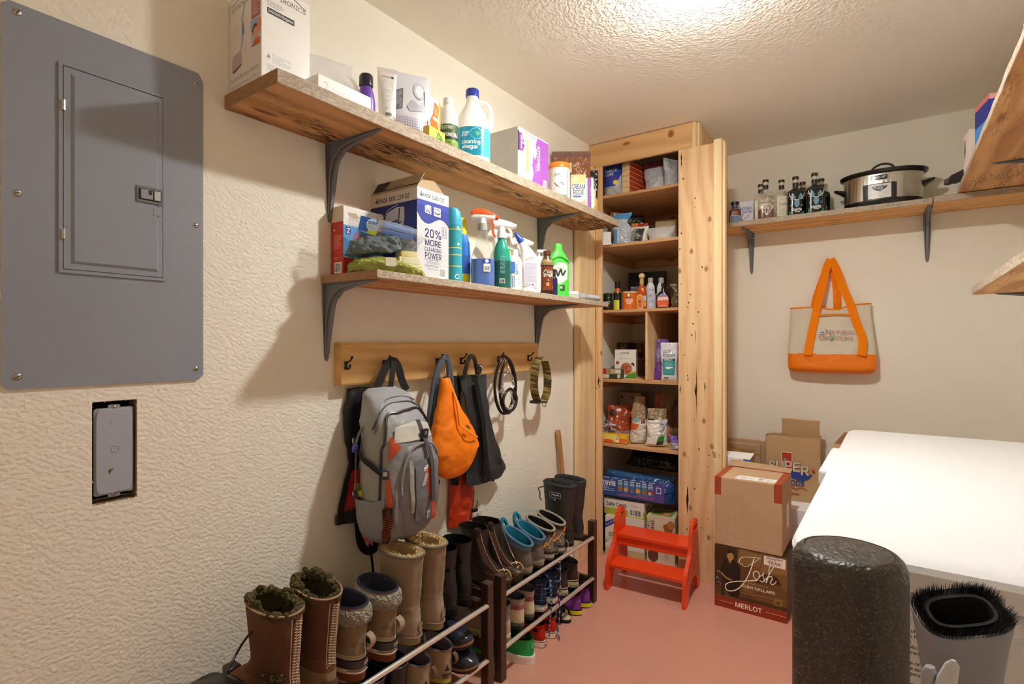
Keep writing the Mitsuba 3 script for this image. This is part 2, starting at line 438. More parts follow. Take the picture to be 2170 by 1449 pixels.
scene['crinkle']=two({'type':'bumpmap','scale':.011,'arbitrary':proc(lambda p,n,uv:dr.abs(fbm(p.x*34,p.y*34,p.z*30,2)-.5)*2,2e-3),'bsdf':pr(.3,.55)})
RX,RY0,RY1,RH=2.06,-0.75,3.573,2.44
def quad_grid(cuts_u,cuts_v,skip,mk):
 v,f=[],[]
 for i in range(len(cuts_u)-1):
  for j in range(len(cuts_v)-1):
   if(i,j)in skip:
    continue
   k=len(v)
   v+=[mk(cuts_u[i],cuts_v[j]),mk(cuts_u[i+1],cuts_v[j]),mk(cuts_u[i+1],cuts_v[j+1]),mk(cuts_u[i],cuts_v[j+1])]
   f.append([k,k+1,k+2,k+3])
 return np.array(v,float),np.array(f)
g=G();g.add(box((-.12,RY0-.1,-.1),(RX+.1,RY1+.1,0)));put('floor',g,'floor_paint',kind='structure')
g=G();g.add(box((-.12,RY0-.1,RH),(RX+.1,RY1+.1,RH+.1)));put('ceiling',g,'ceiling_paint',kind='structure')
HOLE=(.447,.537,.879,1.117)
g=G()
g.add(quad_grid([RY0,HOLE[0],HOLE[1],RY1],[0,HOLE[2],HOLE[3],RH],{(1,1)},lambda y,z:(0,y,z)))
g.add(box((-.12,RY0,0),(-.05,RY1,RH)))
put('wall_left',g,'wall_paint',kind='structure')
g=G();y0,y1,z0,z1=HOLE
edge='#8d7a63'
for lo,hi in(((-.05,y0-.004,z0),(-.0004,y0+.0004,z1)),((-.05,y1-.001,z0),(-.0004,y1+.004,z1)),((-.05,y0,z0-.004),(-.0004,y1,z0+.0004)),((-.05,y0,z1-.001),(-.0004,y1,z1+.004))):
 g.add(box(lo,hi),edge)
r_=np.random.default_rng(5)
for i in range(44):
 s=r_.integers(0,4);t=r_.random();w=.0008+.0018*r_.random()
 y,z=((y0,z0+t*(z1-z0)),(y1,z0+t*(z1-z0)),(y0+t*(y1-y0),z0),(y0+t*(y1-y0),z1))[s]
 g.add(ball((-.0015,y,z),w,1,(.45,1,1.3)),'#d8cbb4')
put('wall_left__cut_edge',g,'v_matte')
g=G();g.add(box((RX,RY0,0),(RX+.1,RY1,RH)));put('wall_right',g,'wall_paint',kind='structure')
g=G();g.add(box((-.05,RY1,0),(RX+.1,RY1+.1,RH)));put('wall_back',g,'wall_paint',kind='structure')
g=G();g.add(box((-.05,RY0-.1,0),(RX+.1,RY0,RH)));put('wall_front',g,'wall_paint',kind='structure')
tag('ceiling_light','round flush ceiling lamp with a glowing dome above the room centre','ceiling light')
g=G();addl(g,lathe([(.0,2.4215),(.055,2.4215),(.06,2.425),(.06,2.4395),(.0,2.4395)],['#efece4']*6,cx=LAMP[0],cy=LAMP[1]))
put('ceiling_light__base',g,'v_satin')
def screw(key,c,r,nrm='x',col='#b9b6ae'):
 g=G()
 th=np.linspace(0,np.pi/2,5)
 prof=[(r*math.cos(t),.45*r*math.sin(t))for t in th]
 v,f=lathe(prof,None,14)
 R={'x':X4(ry=90),'-y':X4(rx=90),'-x':X4(ry=-90)}[nrm]
 R=R.copy();R[:3,3]=c
 g.add((v,f),col,R)
 s=cbox((-r*.75,-r*.1,.38*r),(r*.75,r*.1,.47*r),.0001)
 g.add(s,'#2c2a28',R@X4(rz=rng.integers(20,160)))
 put(key,g,'v_metal',40)
def panel():
 k=thing('electrical_panel','grey metal breaker panel with a hinged door on the left wall','electrical panel')
 ch=.012
 Y0,Y1,Z0,Z1=.292,.687,1.156,1.961
 P=[(Y0+ch,Z0),(Y1-ch,Z0),(Y1,Z0+ch),(Y1,Z1-ch*1.6),(Y1-ch,Z1),(Y0+ch,Z1),(Y0,Z1-ch),(Y0,Z0+ch)]
 ax=((0,1,0),(0,0,1),(1,0,0),(0,0,0))
 g=G();g.add(extr(P,.004,.0025,ax));
 put(k+'__cover',g,'panel_grey')
 y0,y1,z0,z1=.388,.593,1.411,1.866
 g=G()
 rim=Polygon([(y0,z0),(y1,z0),(y1,z1),(y0,z1)]).buffer(.004,join_style=1).difference(Polygon([(y0+.003,z0+.003),(y1-.003,z0+.003),(y1-.003,z1-.003),(y0+.003,z1-.003)]))
 g.add(extr(rim,.005,.006,ax))
 put(k+'__door_frame',g,'panel_grey')
 g=G()
 g.add(extr([(y0+.005,z0+.005),(y1-.004,z0+.005),(y1-.004,z1-.005),(y0+.005,z1-.005)],.0035,.0065,ax))
 a,b,c,d=y0+.017,y1-.013,z0+.017,z1-.017
 e=.006
 rr=[[(.010,a,c),(.010,b,c),(.010,b,d),(.010,a,d)],[(.0145,a+e,c+e),(.0145,b-e,c+e),(.0145,b-e,d-e),(.0145,a+e,d-e)]]
 g.add(loft([np.array(r)for r in rr],caps=(False,True)))
 dk=put(k+'__door',g,'panel_grey',20)
 for z in(1.774,1.492):
  g=G();g.add(tube([(.012,y0+.004,z-.011),(.012,y0+.004,z+.011)],.0042,10),'#c9c6bd');put(k+'__door__hinge',g,'v_metal')
 g=G();g.add(cbox((.0145,.529,1.592),(.018,.587,1.632),.002),'#6d7078');g.add(cbox((.018,.534,1.599),(.0195,.583,1.626),.001),'#1e1f22')
 g.add(cbox((.0195,.537,1.601),(.0225,.563,1.624),.001),'#8e9096');g.add(cbox((.0195,.566,1.601),(.0225,.580,1.624),.001),'#b9bab9');g.add(box((.0195,.553,1.612),(.0226,.561,1.623)),'#17171a')
 put(k+'__door__latch',g,'v_satin')
 g=G();g.add(cbox((.0144,.566,1.566),(.0155,.584,1.582),.0004),'#8b8f98');put(k+'__door__knockout_mark',g,'v_satin')
 for px,z in((.317,1.942),(.317,1.565),(.317,1.182),(.669,1.930),(.669,1.560),(.669,1.185)):
  screw(k+'__screw',(.0065,px,z),.0078 if px<.5 else .0068)
panel()
def junction_box():
 k=thing('junction_box','small grey junction box with a blank cover set in a rough wall cutout','junction box')
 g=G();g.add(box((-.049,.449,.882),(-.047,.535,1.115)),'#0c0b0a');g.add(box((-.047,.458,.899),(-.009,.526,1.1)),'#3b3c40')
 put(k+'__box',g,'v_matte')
 ax=((0,1,0),(0,0,1),(1,0,0),(-.009,0,0))
 P=Polygon([(.458,.903),(.525,.903),(.525,1.094),(.458,1.094)]).buffer(.006,join_style=1)
 tab=Polygon([(.483,.893),(.501,.893),(.501,1.104),(.483,1.104)]).buffer(.003)
 g=G();g.add(extr(P.union(tab),.0025,0,ax),'#8f94a1')
 rr=[np.stack([np.full(28,x),r[:,0],r[:,1]],1)for x,r in((-.0065,ring(.4915,.9985,0,.038,.1,9)[:,:2]),(-.0025,ring(.4915,.9985,0,.0355,.0975,9)[:,:2]))]
 g.add(loft(rr,caps=(False,True)),'#a4a9b8')
 t=np.arange(24)/24*2*np.pi
 g.add(tube(np.stack([np.full(24,-.0024),.492+.008*np.cos(t),1.002+.008*np.sin(t)],1),.0006,5,True),'#787c85')
 pr_=Print();pr_.poly([(.0,.0),(.006,.004),(.013,.003),(.007,-.003),(.003,-.01)],'#7d6a2d');pr_.disc(.004,-.002,.002,'#3c2f12')
 pr_.stroke([(.004,.105),(.007,.115)],.0007,'#3b3b3b',False)
 pr_.onto(g,plane((-.0025,.478,.954),(0,1,0),(0,0,1)))
 put(k+'__cover_plate',g,'v_satin')
 for z in(.897,1.1):
  screw(k+'__screw',(-.0062,.492,z),.0052)
junction_box()
def board(key,lo,hi,bsdf,label,cat='shelf',seed=0,axis=1,rough=.0025,group=None):
 """A plank with worn, slightly wavy long edges."""
 n=46
 lo,hi=np.array(lo,float),np.array(hi,float)
 r=np.random.default_rng(seed)
 t=np.linspace(0,1,n)
 o=1-axis
 wob=(meshkit.fbm(np.stack([t*34,t*0+seed,t*0],1),3,seed)-.5)*rough*2
 wz=(meshkit.fbm(np.stack([t*50,t*0+seed+5,t*0],1),3,seed)-.5)*rough*.9
 R=[]
 front_hi=key.endswith('#')
 for i in range(n):
  p=[None]*3;p[axis]=lo[axis]+t[i]*(hi[axis]-lo[axis])
  q=[]
  c=.0015
  a0,a1=lo[o],hi[o]
  free_hi=FREE[0]
  e=wob[i]-rough*.3
  if free_hi:a1=a1+e
  else:a0=a0-e
  zt=hi[2]+wz[i]*.6
  for a,z in((a0,lo[2]+c),(a0+c,lo[2]),(a1-c,lo[2]),(a1,lo[2]+c),(a1,zt-c),(a1-c,zt),(a0+c,zt),(a0,zt-c)):
   pp=[0,0,z];pp[axis]=p[axis];pp[o]=a;q.append(pp)
  R.append(np.array(q))
 g=G();v,f=loft(R)
 if axis==1:f=f[:,::-1]
 g.add((v,f));
 k=put(key,g,bsdf,30,label,cat,group)
 return k
FREE=[True]
US=(1.893,1.930)
LS=(1.443,1.467)
board('wall_shelf',(.002,.745,US[0]),(.262,2.752,US[1]),'upper_shelf_wood','upper rough plank shelf with dark stains underneath on the left wall',seed=3)
board('wall_shelf_001',(.002,1.048,LS[0]),(.272,2.60,LS[1]),'lower_shelf_wood','lower rough plank shelf holding cleaning sprays on the left wall',seed=8)
FREE[0]=False
BS=(1.928,1.956)
board('wall_shelf_002',(.655,3.292,BS[0]),(1.648,3.571,BS[1]),'back_shelf_wood','back wall plank shelf under the bottles and the slow cooker',seed=12,axis=0)
board('wall_shelf_003',(1.652,3.288,BS[0]+.001),(RX-.002,3.571,BS[1]+.003),'back_shelf_wood','right end plank of the back wall shelf beyond the slow cooker',seed=14,axis=0,rough=.004)
board('wall_shelf_004',(1.742,.9,1.962),(RX-.002,3.33,1.988),'right_shelf_wood','high plank shelf on the right wall seen from below',seed=16)
board('wall_shelf_005',(1.748,.8,1.445),(RX-.002,2.81,1.475),'right_shelf_wood','low plank shelf on the right wall at the picture edge',seed=18)
def bracket(T,label,arm=.25,leg=.25):
 """Pressed steel shelf bracket: wall plate, arm plate and the curved web between; local x away from the wall, z up, top at 0."""
 k=thing('shelf_bracket',label,'shelf bracket')
 g=G(T)
 w0,w1=.0165,.0085
 def plate(L,wide=w0,narrow=w1):
  pts=[(0,-wide),(L*.25,-wide*.95),(L*.93,-narrow),(L*.985,-narrow*.6),(L,0),(L*.985,narrow*.6),(L*.93,narrow),(L*.25,wide*.95),(0,wide)]
  return Polygon(pts)
 g.add(extr(plate(arm),.0022,-.0022,((1,0,0),(0,1,0),(0,0,1),(0,0,0))))
 g.add(extr(plate(leg),.0022,0,((0,0,-1),(0,1,0),(1,0,0),(0,0,0))))
 web=[(.001,-.001),(arm*.96,-.001),(arm*.96,-.005),(arm*.6,-.017),(arm*.33,-.03),(.068,-.043),(.052,-.054),(.042,-.072),(.034,-.105),(.022,-leg*.65),(.005,-leg*.96),(.001,-leg*.96)]
 g.add(extr(web,.011,-.0055,((1,0,0),(0,0,1),(0,1,0),(0,0,0))))
 for s in(-1,1):
  rib=spline([(arm*.9,s*.006,-.004),(arm*.5,s*.009,-.012),(.07,s*.011,-.024),(.026,s*.011,-.07),(.012,s*.009,-leg*.5),(.005,s*.006,-leg*.9)],16)
  g.add(tube(rib,.0032,6))
 put(k+'__body',g,'steel_paint',40)
 for z in(-.028,-leg*.93):
  g=G(T);v,f=lathe([(.0052,0),(.0052,.0012),(.0034,.0026),(0.0005,.003)],None,12)
  g.add((v,f),'#d8d5cc',X4((.0022,.0095 if z>-.1 else 0,z),ry=90));put(k+'__screw',g,'v_metal')
 return k
def wallT(wall,a,z):
 return{'l':X4((0.0005,a,z)),'b':X4((a,RY1-.0005,z),rz=-90),'r':X4((RX-.0005,a,z),rz=180)}[wall]
bracket(wallT('l',1.082,US[0]),'grey steel bracket under the near half of the upper left shelf')
bracket(wallT('l',2.345,US[0]),'grey steel bracket under the far end of the upper left shelf')
bracket(wallT('l',1.070,LS[0]),'grey steel bracket under the near end of the lower left shelf')
bracket(wallT('l',2.318,LS[0]),'grey steel bracket under the far end of the lower left shelf')
bracket(wallT('b',.778,BS[0]),'grey steel bracket under the back shelf beside the cabinet trim')
bracket(wallT('b',1.638,BS[0]),'grey steel bracket under the back shelf right of the slow cooker')
bracket(wallT('r',2.83,1.962),'grey steel bracket under the high right wall shelf')
bracket(wallT('r',2.775,1.445),'grey steel bracket under the low right wall shelf')
def cabinet():
 k=thing('pantry_cabinet','tall open corner cabinet of knotty raw pine full of groceries','cabinet')
 def b(name,lo,hi,m,ch=.0015):
  g=G();g.add(cbox(lo,hi,ch));return put(k+'__'+name,g,m)
 b('header',(.003,2.905,2.300),(.615,2.924,2.436),'pine_x')
 b('side_panel',(.618,2.926,0),(.634,3.570,2.436),'ply_z')
 b('side_batten',(.634,2.930,2.29),(.646,2.975,2.436),'pine_casing')
 b('side_batten',(.6155,2.905,2.29),(.634,2.9255,2.436),'pine_casing')
 b('post',(.046,2.900,0),(.086,2.920,2.299),'pine_z')
 b('post',(.549,2.880,0),(.738,2.904,2.291),'pine_z')
 b('casing',(.004,2.712,0),(.046,2.898,2.293),'pine_casing')
 b('casing',(.012,2.702,0),(.038,2.7125,2.293),'pine_casing')
 b('casing',(.744,2.842,0),(.782,2.904,2.294),'pine_casing')
 b('casing',(.782,2.868,0),(.792,2.904,2.288),'pine_casing')
 for i,z in enumerate((2.130,1.836,1.450,1.040,.660)):
  g=G();n=20;t=np.linspace(.004,.616,n)
  sag=-.004*np.sin((t-t[0])/(t[-1]-t[0])*np.pi)*(1 if i in(0,4)else .4)
  jit=(meshkit.fbm(np.stack([t*30,t*0+i,t*0],1),2,i)-.5)*.004
  R=[]
  for x,s,j in zip(t,sag,jit):
   zz=z+s
   R.append(np.array([(x,2.926+j,zz-.016),(x,3.570,zz-.016),(x,3.570,zz),(x,2.926+j,zz)]))
  g.add(loft(R));put(k+'__shelf',g,'ply_x',25)
  b('shelf_cleat',(.002,2.93,z-.066),(.02,3.553,z-.0165),'ply_x')
  b('shelf_cleat',(.02,3.553,z-.066),(.617,3.571,z-.0165),'pine_x')
 g=G();g.add(cbox((.343,2.932,1.041),(.356,3.55,1.4335),.001));put(k+'__divider',g,'pine_z')
 g=G();p=Print();p.text(.004,0,.017,'HT','#2b241c',rot=-90+180,bold=True);p.text(.021,.002,.008,'3/8','#2b241c',rot=90)
 p.onto(g,plane((.752,2.842,.668),(1,0,0),(0,0,1)));put(k+'__ink_stamp',g,'v_matte')
 r=np.random.default_rng(2)
 def crack(x,z,w,h,y):
  p=Print()
  t=np.linspace(0,1,9);wid=w*np.sin(t*np.pi)*(.5+r.random(9));cx=x+.0015*np.cumsum(r.normal(size=9))*.4
  p.poly(np.vstack([np.stack([cx-wid/2,z+t*h],1),np.stack([cx+wid/2,z+t*h],1)[::-1]]),'#2a150a')
  g=G();p.onto(g,plane((0,y,0),(1,0,0),(0,0,1)));put(k+'__wood_split',g,'v_matte')
 for x,z,w,h in((.566,2.19,.006,.10),(.60,.335,.009,.16),(.645,.86,.004,.28),(.642,.97,.007,.07),(.69,1.0,.005,.05),(.561,.98,.006,.05),(.64,1.24,.0025,.09),(.60,1.05,.004,.02)):
  crack(x,z,w,h,2.880)
 g=G();p=Print()
 for _ in range(26):
  p.disc(.555+.17*r.random(),.1+2.1*r.random(),.0022+.0022*r.random(),'#45220d',n=8)
 p.onto(g,plane((0,2.880,0),(1,0,0),(0,0,1)));put(k+'__pin_knot',g,'v_matte',kind='stuff')
 for x,z,w,h in((.064,1.0,.010,.055),(.055,.975,.004,.02),(.075,.985,.004,.02),(.079,1.02,.004,.03)):
  crack(x,z,w,h,2.900)
 g=G();q=Print();q.disc(.5,2.398,.017,'#8f5a33',.02);q.disc(.5,2.398,.012,'#a97443',.015);q.disc(.501,2.397,.007,'#8a5631',.009);
 q.onto(g,plane((0,2.905,0),(1,0,0),(0,0,1)));put(k+'__knot',g,'v_matte')
cabinet()
def hook_rail():
 k=thing('hook_rail','varnished pine board with black coat hooks on the left wall','coat rack')
 g=G();ch=.006
 R=[]
 for y in(1.100,1.102,2.281,2.283):
  i=0 if 1.101<y<2.282 else .003
  R.append(np.array([(.0006,y,1.113+i),(.0006,y,1.253-i),(.034,y,1.253-i),(.037,y,1.247-i),(.037,y,1.119+i),(.034,y,1.113+i)]))
 g.add(loft(R));put(k+'__board',g,'pine_y',20)
 for y in HOOKS:
  g=G(X4((.037,y,1.180),s=.72))
  g.add(cbox((0,-.009,-.02),(.003,.009,.018),.001),'#1b1a1a')
  P=spline([(.002,0,.008),(.016,0,.014),(.032,0,.022),(.043,0,.034)],8)
  g.add(tube(P,[.005,.0045,.004,.004,.004,.004,.004,.005],8),'#141313');g.add(ball((.044,0,.036),.0065,1),'#141313')
  P=spline([(.002,0,-.01),(.015,0,-.016),(.026,0,-.012),(.03,0,-.002)],8)
  g.add(tube(P,.0042,8),'#141313');g.add(ball((.03,0,0),.0058,1),'#141313')
  put(k+'__hook',g,'v_satin')
HOOKS=(1.118,1.278,1.545,1.690,1.945,2.190)
hook_rail()
def freezer():
 k=thing('chest_freezer','long white chest freezer with a closed lid along the right wall','freezer')
 x0,x1,y0,y1=1.335,1.985,1.235,2.945
 g=G();g.add(cbox((x0,y0,.035),(x1,y1,.79),.012));put(k+'__body',g,'freezer_white',25)
 g=G()
 R=[]
 for z,e in((.795,.004),(.797,-.012),(.835,-.016),(.846,-.010),(.853,.004),(.857,.03)):
  R.append(ring((x0+x1)/2,(y0+y1)/2,z,(x1-x0)/2-e,(y1-y0)/2-e,30,120))
 g.add(loft(R));lk=put(k+'__lid',g,'freezer_white',28)
 g=G();g.add(rbox((x0-.038,1.98,.79),(x0+.02,2.42,.849),.014));put(k+'__lid__handle',g,'freezer_white',35)
 g=G();g.add(cbox((x0+.004,y0+.004,.788),(x1-.004,y1-.004,.797),.002),'#b9b9b9');put(k+'__seal',g,'v_matte')
 g=G();g.add(cbox((x0+.02,y0+.02,.0),(x1-.02,y1-.02,.036),.002),'#3a3a3a');put(k+'__plinth',g,'v_matte')
 g=G();g.add(rbox((x0-.013,y0+.03,.735),(x0+.004,y0+.075,.775),.006));put(k+'__latch',g,'freezer_white')
 g=G();g.add(rbox((x0+.006,y0-.0035,.748),(x1-.006,y0+.002,.755),.0015));put(k+'__body__seam',g,'freezer_white')
 g=G();p=Print();p.rect(0,0,.17,.22,'#efefee')
 L=['CAUTION: Risk of fire or','explosion due to flammable','refrigerant used.','maintenance. Follow all','puncture refrigerant tubing','','Caution. Dispose of refrigerator','properly with the applicable','flammable refrigerant used','','Risk due to puncture of the','handling instructions','required.','','Keep away from sources','of ignition']
 for i,s in enumerate(L):
  if s:
   p.text(.010,.204-i*.0098,.0058,s,'#2c2c30',bold=True)
 p.onto(g,plane((1.452,y0,.515),(1,0,0),(0,0,1)));put(k+'__warning_label',g,'v_card')
 return k
freezer()
def foreground():
 k=thing('foam_roller','black speckled foam roller standing on end before the freezer','foam roller')
 g=G(X4((1.437,1.012,0)))
 pr_=[(.06,.0),(.074,.006),(.0795,.02),(.0795,.89),(.0785,.903),(.0745,.914),(.068,.9205),(.0625,.9225),(.0615,.9205),(.060,.9222),(.03,.9235),(.001,.9235)]
 g.add(lathe(pr_,None,72,caps=(True,False)));put(k,g,'foam',50)
 k=thing('vacuum_cleaner','grey upright vacuum with a bristle brush tool stored on top','vacuum cleaner')
 ox,oy=1.561,.827
 T=X4((ox,oy,.031),rz=22)
 g=G(T)
 R=[ring(0,.03,-.031,.07,.05,3),ring(0,.03,.0,.07,.05,3),ring(0,.01,.05,.04,.035,2.5),ring(0,0,.5,.04,.035,2.5),ring(0,.0,.78,.036,.03,2.5)]
 g.add(loft(R),'#5b5e66');put(k+'__body',g,'v_satin')
 g=G(T)
 R=[ring(0,0,z,a,b,p,36)for z,a,b,p in((.775,.031,.022,2.6),(.80,.0315,.022,2.6),(.8005,.033,.0235,2.6),(.83,.038,.027,2.6),(.87,.042,.031,2.8),(.893,.045,.034,3),(.902,.046,.035,3),(.904,.043,.032,3))]
 Rl=[app(X4(rx=0),r)for r in R]
 for r in Rl:
  s=np.clip((r[:,2]-.83)/.07,0,1);r[:,2]+=s*(r[:,1]*.382+r[:,0]*.238)
 g.add(loft(Rl,caps=(True,False)),'#858a94');bk=put(k+'__brush_tool',g,'v_satin',40)
 g=G(T);m=ring(0,0,.9045,.030,.018,3,36);m2=ring(0,0,.86,.028,.016,3,36)
 for r in(m,m2):r[:,2]+=r[:,1]*.382+r[:,0]*.238
 o=ring(0,0,.9045,.0335,.0215,3,36);o[:,2]+=o[:,1]*.382+o[:,0]*.238
 g.add(loft([m2,m],caps=(True,False)),'#060607');g.add(loft([m,o],caps=(False,False)),'#1a1a1b');put(bk+'__mouth',g,'v_matte')
 g=G(T);r=np.random.default_rng(4)
 t=np.linspace(0,2*np.pi,190,endpoint=False)
 for lane in range(5):
  for a in t+r.random()*.1:
   q=(.78+.055*lane)
   c,s=math.cos(a),math.sin(a)
   x=np.sign(c)*abs(c)**(2/3)*.0445*q*(1 if lane else 1);y=np.sign(s)*abs(s)**(2/3)*(.0335*q)
   z=.902+y*.382+x*.238
   d=np.array([x*.07,y*.08,.0])+r.normal(size=3)*.0011
   w=.00055
   b0=np.array([x,y,z]);tip=b0+d+np.array([0,-.004,.0105])
   g.add((np.array([b0+[w,0,0],b0+[-w*.5,w,0],b0+[-w*.5,-w,0],tip]),np.array([[0,1,3],[1,2,3],[2,0,3]])),'#18181b' if r.random()<.85 else '#3a3a40')
 put(bk+'__bristles',g,'v_satin',20,kind='stuff')
 g=G(X4((1.5365,.742,.0),rz=-24,s=1.03))
 R=[ring(0,0,z,a,b,3,20)for z,a,b in((.0,.026,.026),(.02,.026,.026),(.04,.014,.012),(.80,.014,.012),(.84,.0145,.011))]
 g.add(loft(R),'#55585f')
 R=[ring(-.001,0,z,a,b,2.4,20)for z,a,b in((.84,.0145,.011),(.845,.0155,.012),(.848,.0145,.011))]
 g.add(loft(R),'#8f929a')
 R=[ring(x,0,z,a,b,2.4,20)for x,z,a,b in((.004,.846,.0105,.009),(.007,.866,.0085,.0075),(.0115,.884,.006,.005),(.0125,.889,.002,.002))]
 g.add(loft(R),'#c3c5cb')
 R=[ring(x,0,z,a,b,2.4,16)for x,z,a,b in((-.009,.846,.006,.008),(-.009,.866,.0065,.008),(-.008,.872,.004,.005))]
 g.add(loft(R),'#9da0a8')
 k2=thing('crevice_tool','small pale grey clip tool standing between the foam roller and the brush tool','vacuum tool')
 put(k2,g,'v_satin',40)
foreground()
def stool():
 k=thing('step_stool','red painted wooden two-step stool before the pantry cabinet','step stool')
 T=X4((.297,2.497,0),rz=4.0)
 out=[(0,0),(.014,0)]
 prof=spline([(.010,.085),(.014,.115),(.032,.148),(.062,.178),(.098,.205),(.122,.236),(.132,.275),(.140,.315),(.152,.344)],26)
 top=[(.152+.055*(1-math.cos(a)),.344+.028*math.sin(a))for a in np.linspace(0,np.pi,12)]
 back=[(.275,.25),(.298,.13),(.312,.004),(.306,.0)]
 arch=[(.262,0.0),(.256,.022)]+[(.165+.088*math.cos(a),.024+.07*math.sin(a))for a in np.linspace(.05,np.pi-.05,14)]+[(.06,.0)]
 P=Polygon([(.0,0.0),(.0,.02)]+list(map(tuple,prof))+top+back+arch)
 slot=Polygon([(.178,.322),(.232,.322),(.232,.336),(.178,.336)]).buffer(.006)
 P=P.buffer(0).difference(slot)
 if P.geom_type!='Polygon':
  P=max(P.geoms,key=lambda q:q.area)
 W=.385
 for x in(0.0,W):
  g=G(T)
  ax=((0,1,0),(0,0,1),(1,0,0),(x,0,0))
  g.add(extr(P.buffer(-.0025),.018,0,ax));g.add(extr(P,.013,.0025,ax))
  put(k+'__side',g,'red_paint',50)
 def b(n,lo,hi):
  g=G(T);g.add(cbox(lo,hi,.002));put(k+'__'+n,g,'red_paint',30)
 b('step',(.0185,.022,.112),(W-.0005,.158,.130))
 b('step',(.0185,.133,.234),(W-.0005,.285,.252))
 b('apron',(.0185,.146,.19),(W-.0005,.160,.2335))
 b('stretcher',(.0185,.262,.19),(W-.0005,.276,.2335))
 for y,z in((.06,.122),(.12,.122),(.2,.244),(.155,.21)):
  g=G(T);g.add(lathe([(.004,0),(.004,.0004),(.001,.0004)],None,10),'#5e150b',X4((W+.018,y,z),ry=90));put(k+'__side_001__screw_plug',g,'v_matte')
stool()
RACK=((.722,1.545),(1.590,2.372))
TIER=(.318,.122)
def rack(y0,y1,label):
 k=thing('shoe_rack',label,'shoe rack')
 for y in(y0,y1-.034):
  for x in(.035,.285):
   g=G();g.add(cbox((x,y,0),(x+.034,y+.034,.392),.0018));put(k+'__post',g,'dark_wood')
  for z in TIER:
   g=G();g.add(cbox((.069,y+.007,z-.036),(.285,y+.027,z-.0042),.001));put(k+'__crossbar',g,'dark_wood')
 for z in TIER:
  for x,dz in((.09,0),(.19,0),(.294,.0)):
   g=G();a=y0+.034 if x>.28 else y0+.02;b=y1-.034 if x>.28 else y1-.02
   xx=x if x<.28 else .312
   g.add(tube([(xx,a-.004,z-(.012 if x<.28 else .004)),(xx,b+.004,z-(.012 if x<.28 else .004))],.0085 if x>.28 else .0078,14));put(k+'__rail',g,'rail_steel')
rack(*RACK[0],'dark wood shoe rack with steel rails, nearer one, full of boots')
rack(*RACK[1],'dark wood shoe rack with steel rails, farther one beside the cabinet')
g=G();P=spline([(.05,2.532,.0),(.046,2.53,.25),(.04,2.528,.5),(.026,2.515,.7),(.019,2.508,.785)],22)
t,a,b=frames(P,up=(1,0,0))
th=np.arange(16)/16*2*np.pi
R=[P[i]+(.0155*np.cos(th)[:,None]*np.array([0,1,0])+.011*np.sin(th)[:,None]*np.array([1,0,0]))*(1 if i<20 else(1.12 if i==20 else .95))for i in range(22)]
g.add(loft(R));put('axe_handle',g,'axe_wood',50,'worn wooden tool handle leaning against the wall by the cabinet','tool handle')
def faceplane(s,f):
 x,y,z=s
 return{'f':plane((-x/2,-y/2,0),(1,0,0),(0,0,1)),'r':plane((x/2,-y/2,0),(0,1,0),(0,0,1)),'b':plane((x/2,y/2,0),(-1,0,0),(0,0,1)),'l':plane((-x/2,y/2,0),(0,-1,0),(0,0,1)),'t':plane((-x/2,-y/2,z),(1,0,0),(0,1,0))}[f]
def carton(name,label,cat,loc,size,rz=0,col='#ffffff',prints=None,group=None,bsdf='v_card',ch=.0012,faces=None,tilt=None,mat=None):
 k=thing(name,label,cat,group)
 T=X4(loc,rz=rz)
 if tilt is not None:
  T=T@X4(rx=tilt[0],ry=tilt[1])
 sx,sy,sz=size
 g=G(T);g.add(cbox((-sx/2,-sy/2,0),(sx/2,sy/2,sz),ch),col);put(k+'__box',g,mat or bsdf,20)
 g=G(T);P={}
 for f,c in(faces or{}).items():
  w,h=(sx if f in 'fbt' else sy),(sy if f=='t' else sz)
  P[f]=Print().rect(ch,ch,w-ch,h-ch,c)
 for f,fn in(prints or{}).items():
  w,h=(sx if f in 'fbt' else sy),(sy if f=='t' else sz)
  p=P.setdefault(f,Print());fn(p,w,h)
 for f,p in P.items():
  p.onto(g,faceplane(size,f))
 if P:
  put(k+'__print',g,bsdf,20)
 return k,T
def vessel(name,label,cat,loc,rz,prof,bands,bsdf='v_gloss',n=28,part='bottle',group=None,ang=35,tilt=None,power=2.0):
 """A bottle, can or jar from rings (z, rx, ry[, power]); bands: a colour or one per band."""
 k=thing(name,label,cat,group)
 T=X4(loc,rz=rz)
 if tilt is not None:
  T=T@X4(rx=tilt[0],ry=tilt[1])
 R=[ring(0,0,q[0],q[1],q[2],q[3]if len(q)>3 else power,n)for q in prof]
 bands=[bands]*(len(R)-1)if isinstance(bands,str)else list(bands)+[bands[-1]]*(len(R)-1-len(bands))
 g=G(T);addl(g,loft(R,bands));put(k+'__'+part,g,bsdf,ang)
 return k,T
def sub(k,name,T,pieces,bsdf='v_gloss',ang=40):
 g=G(T)
 for m,c in pieces:
  if len(m)==3:g.add((m[0],m[1]),m[2])
  else:g.add(m,c)
 return put(k+'__'+name,g,bsdf,ang)
def wrap_print(k,T,R,a0,p,bsdf='v_card',ry=None,pw=2.0,name='print'):
 g=G(T);p.onto(g,cylmap(R,a0,ry=ry,p=pw),base=.0004);return put(k+'__'+name,g,bsdf,60)
def cap_(z0,z1,r,n=20,taper=.96,p=2.0):
 return loft([ring(0,0,z0,r,r,p,n),ring(0,0,z0+(z1-z0)*.9,r*taper,r*taper,p,n),ring(0,0,z1,r*taper*.85,r*taper*.85,p,n)])
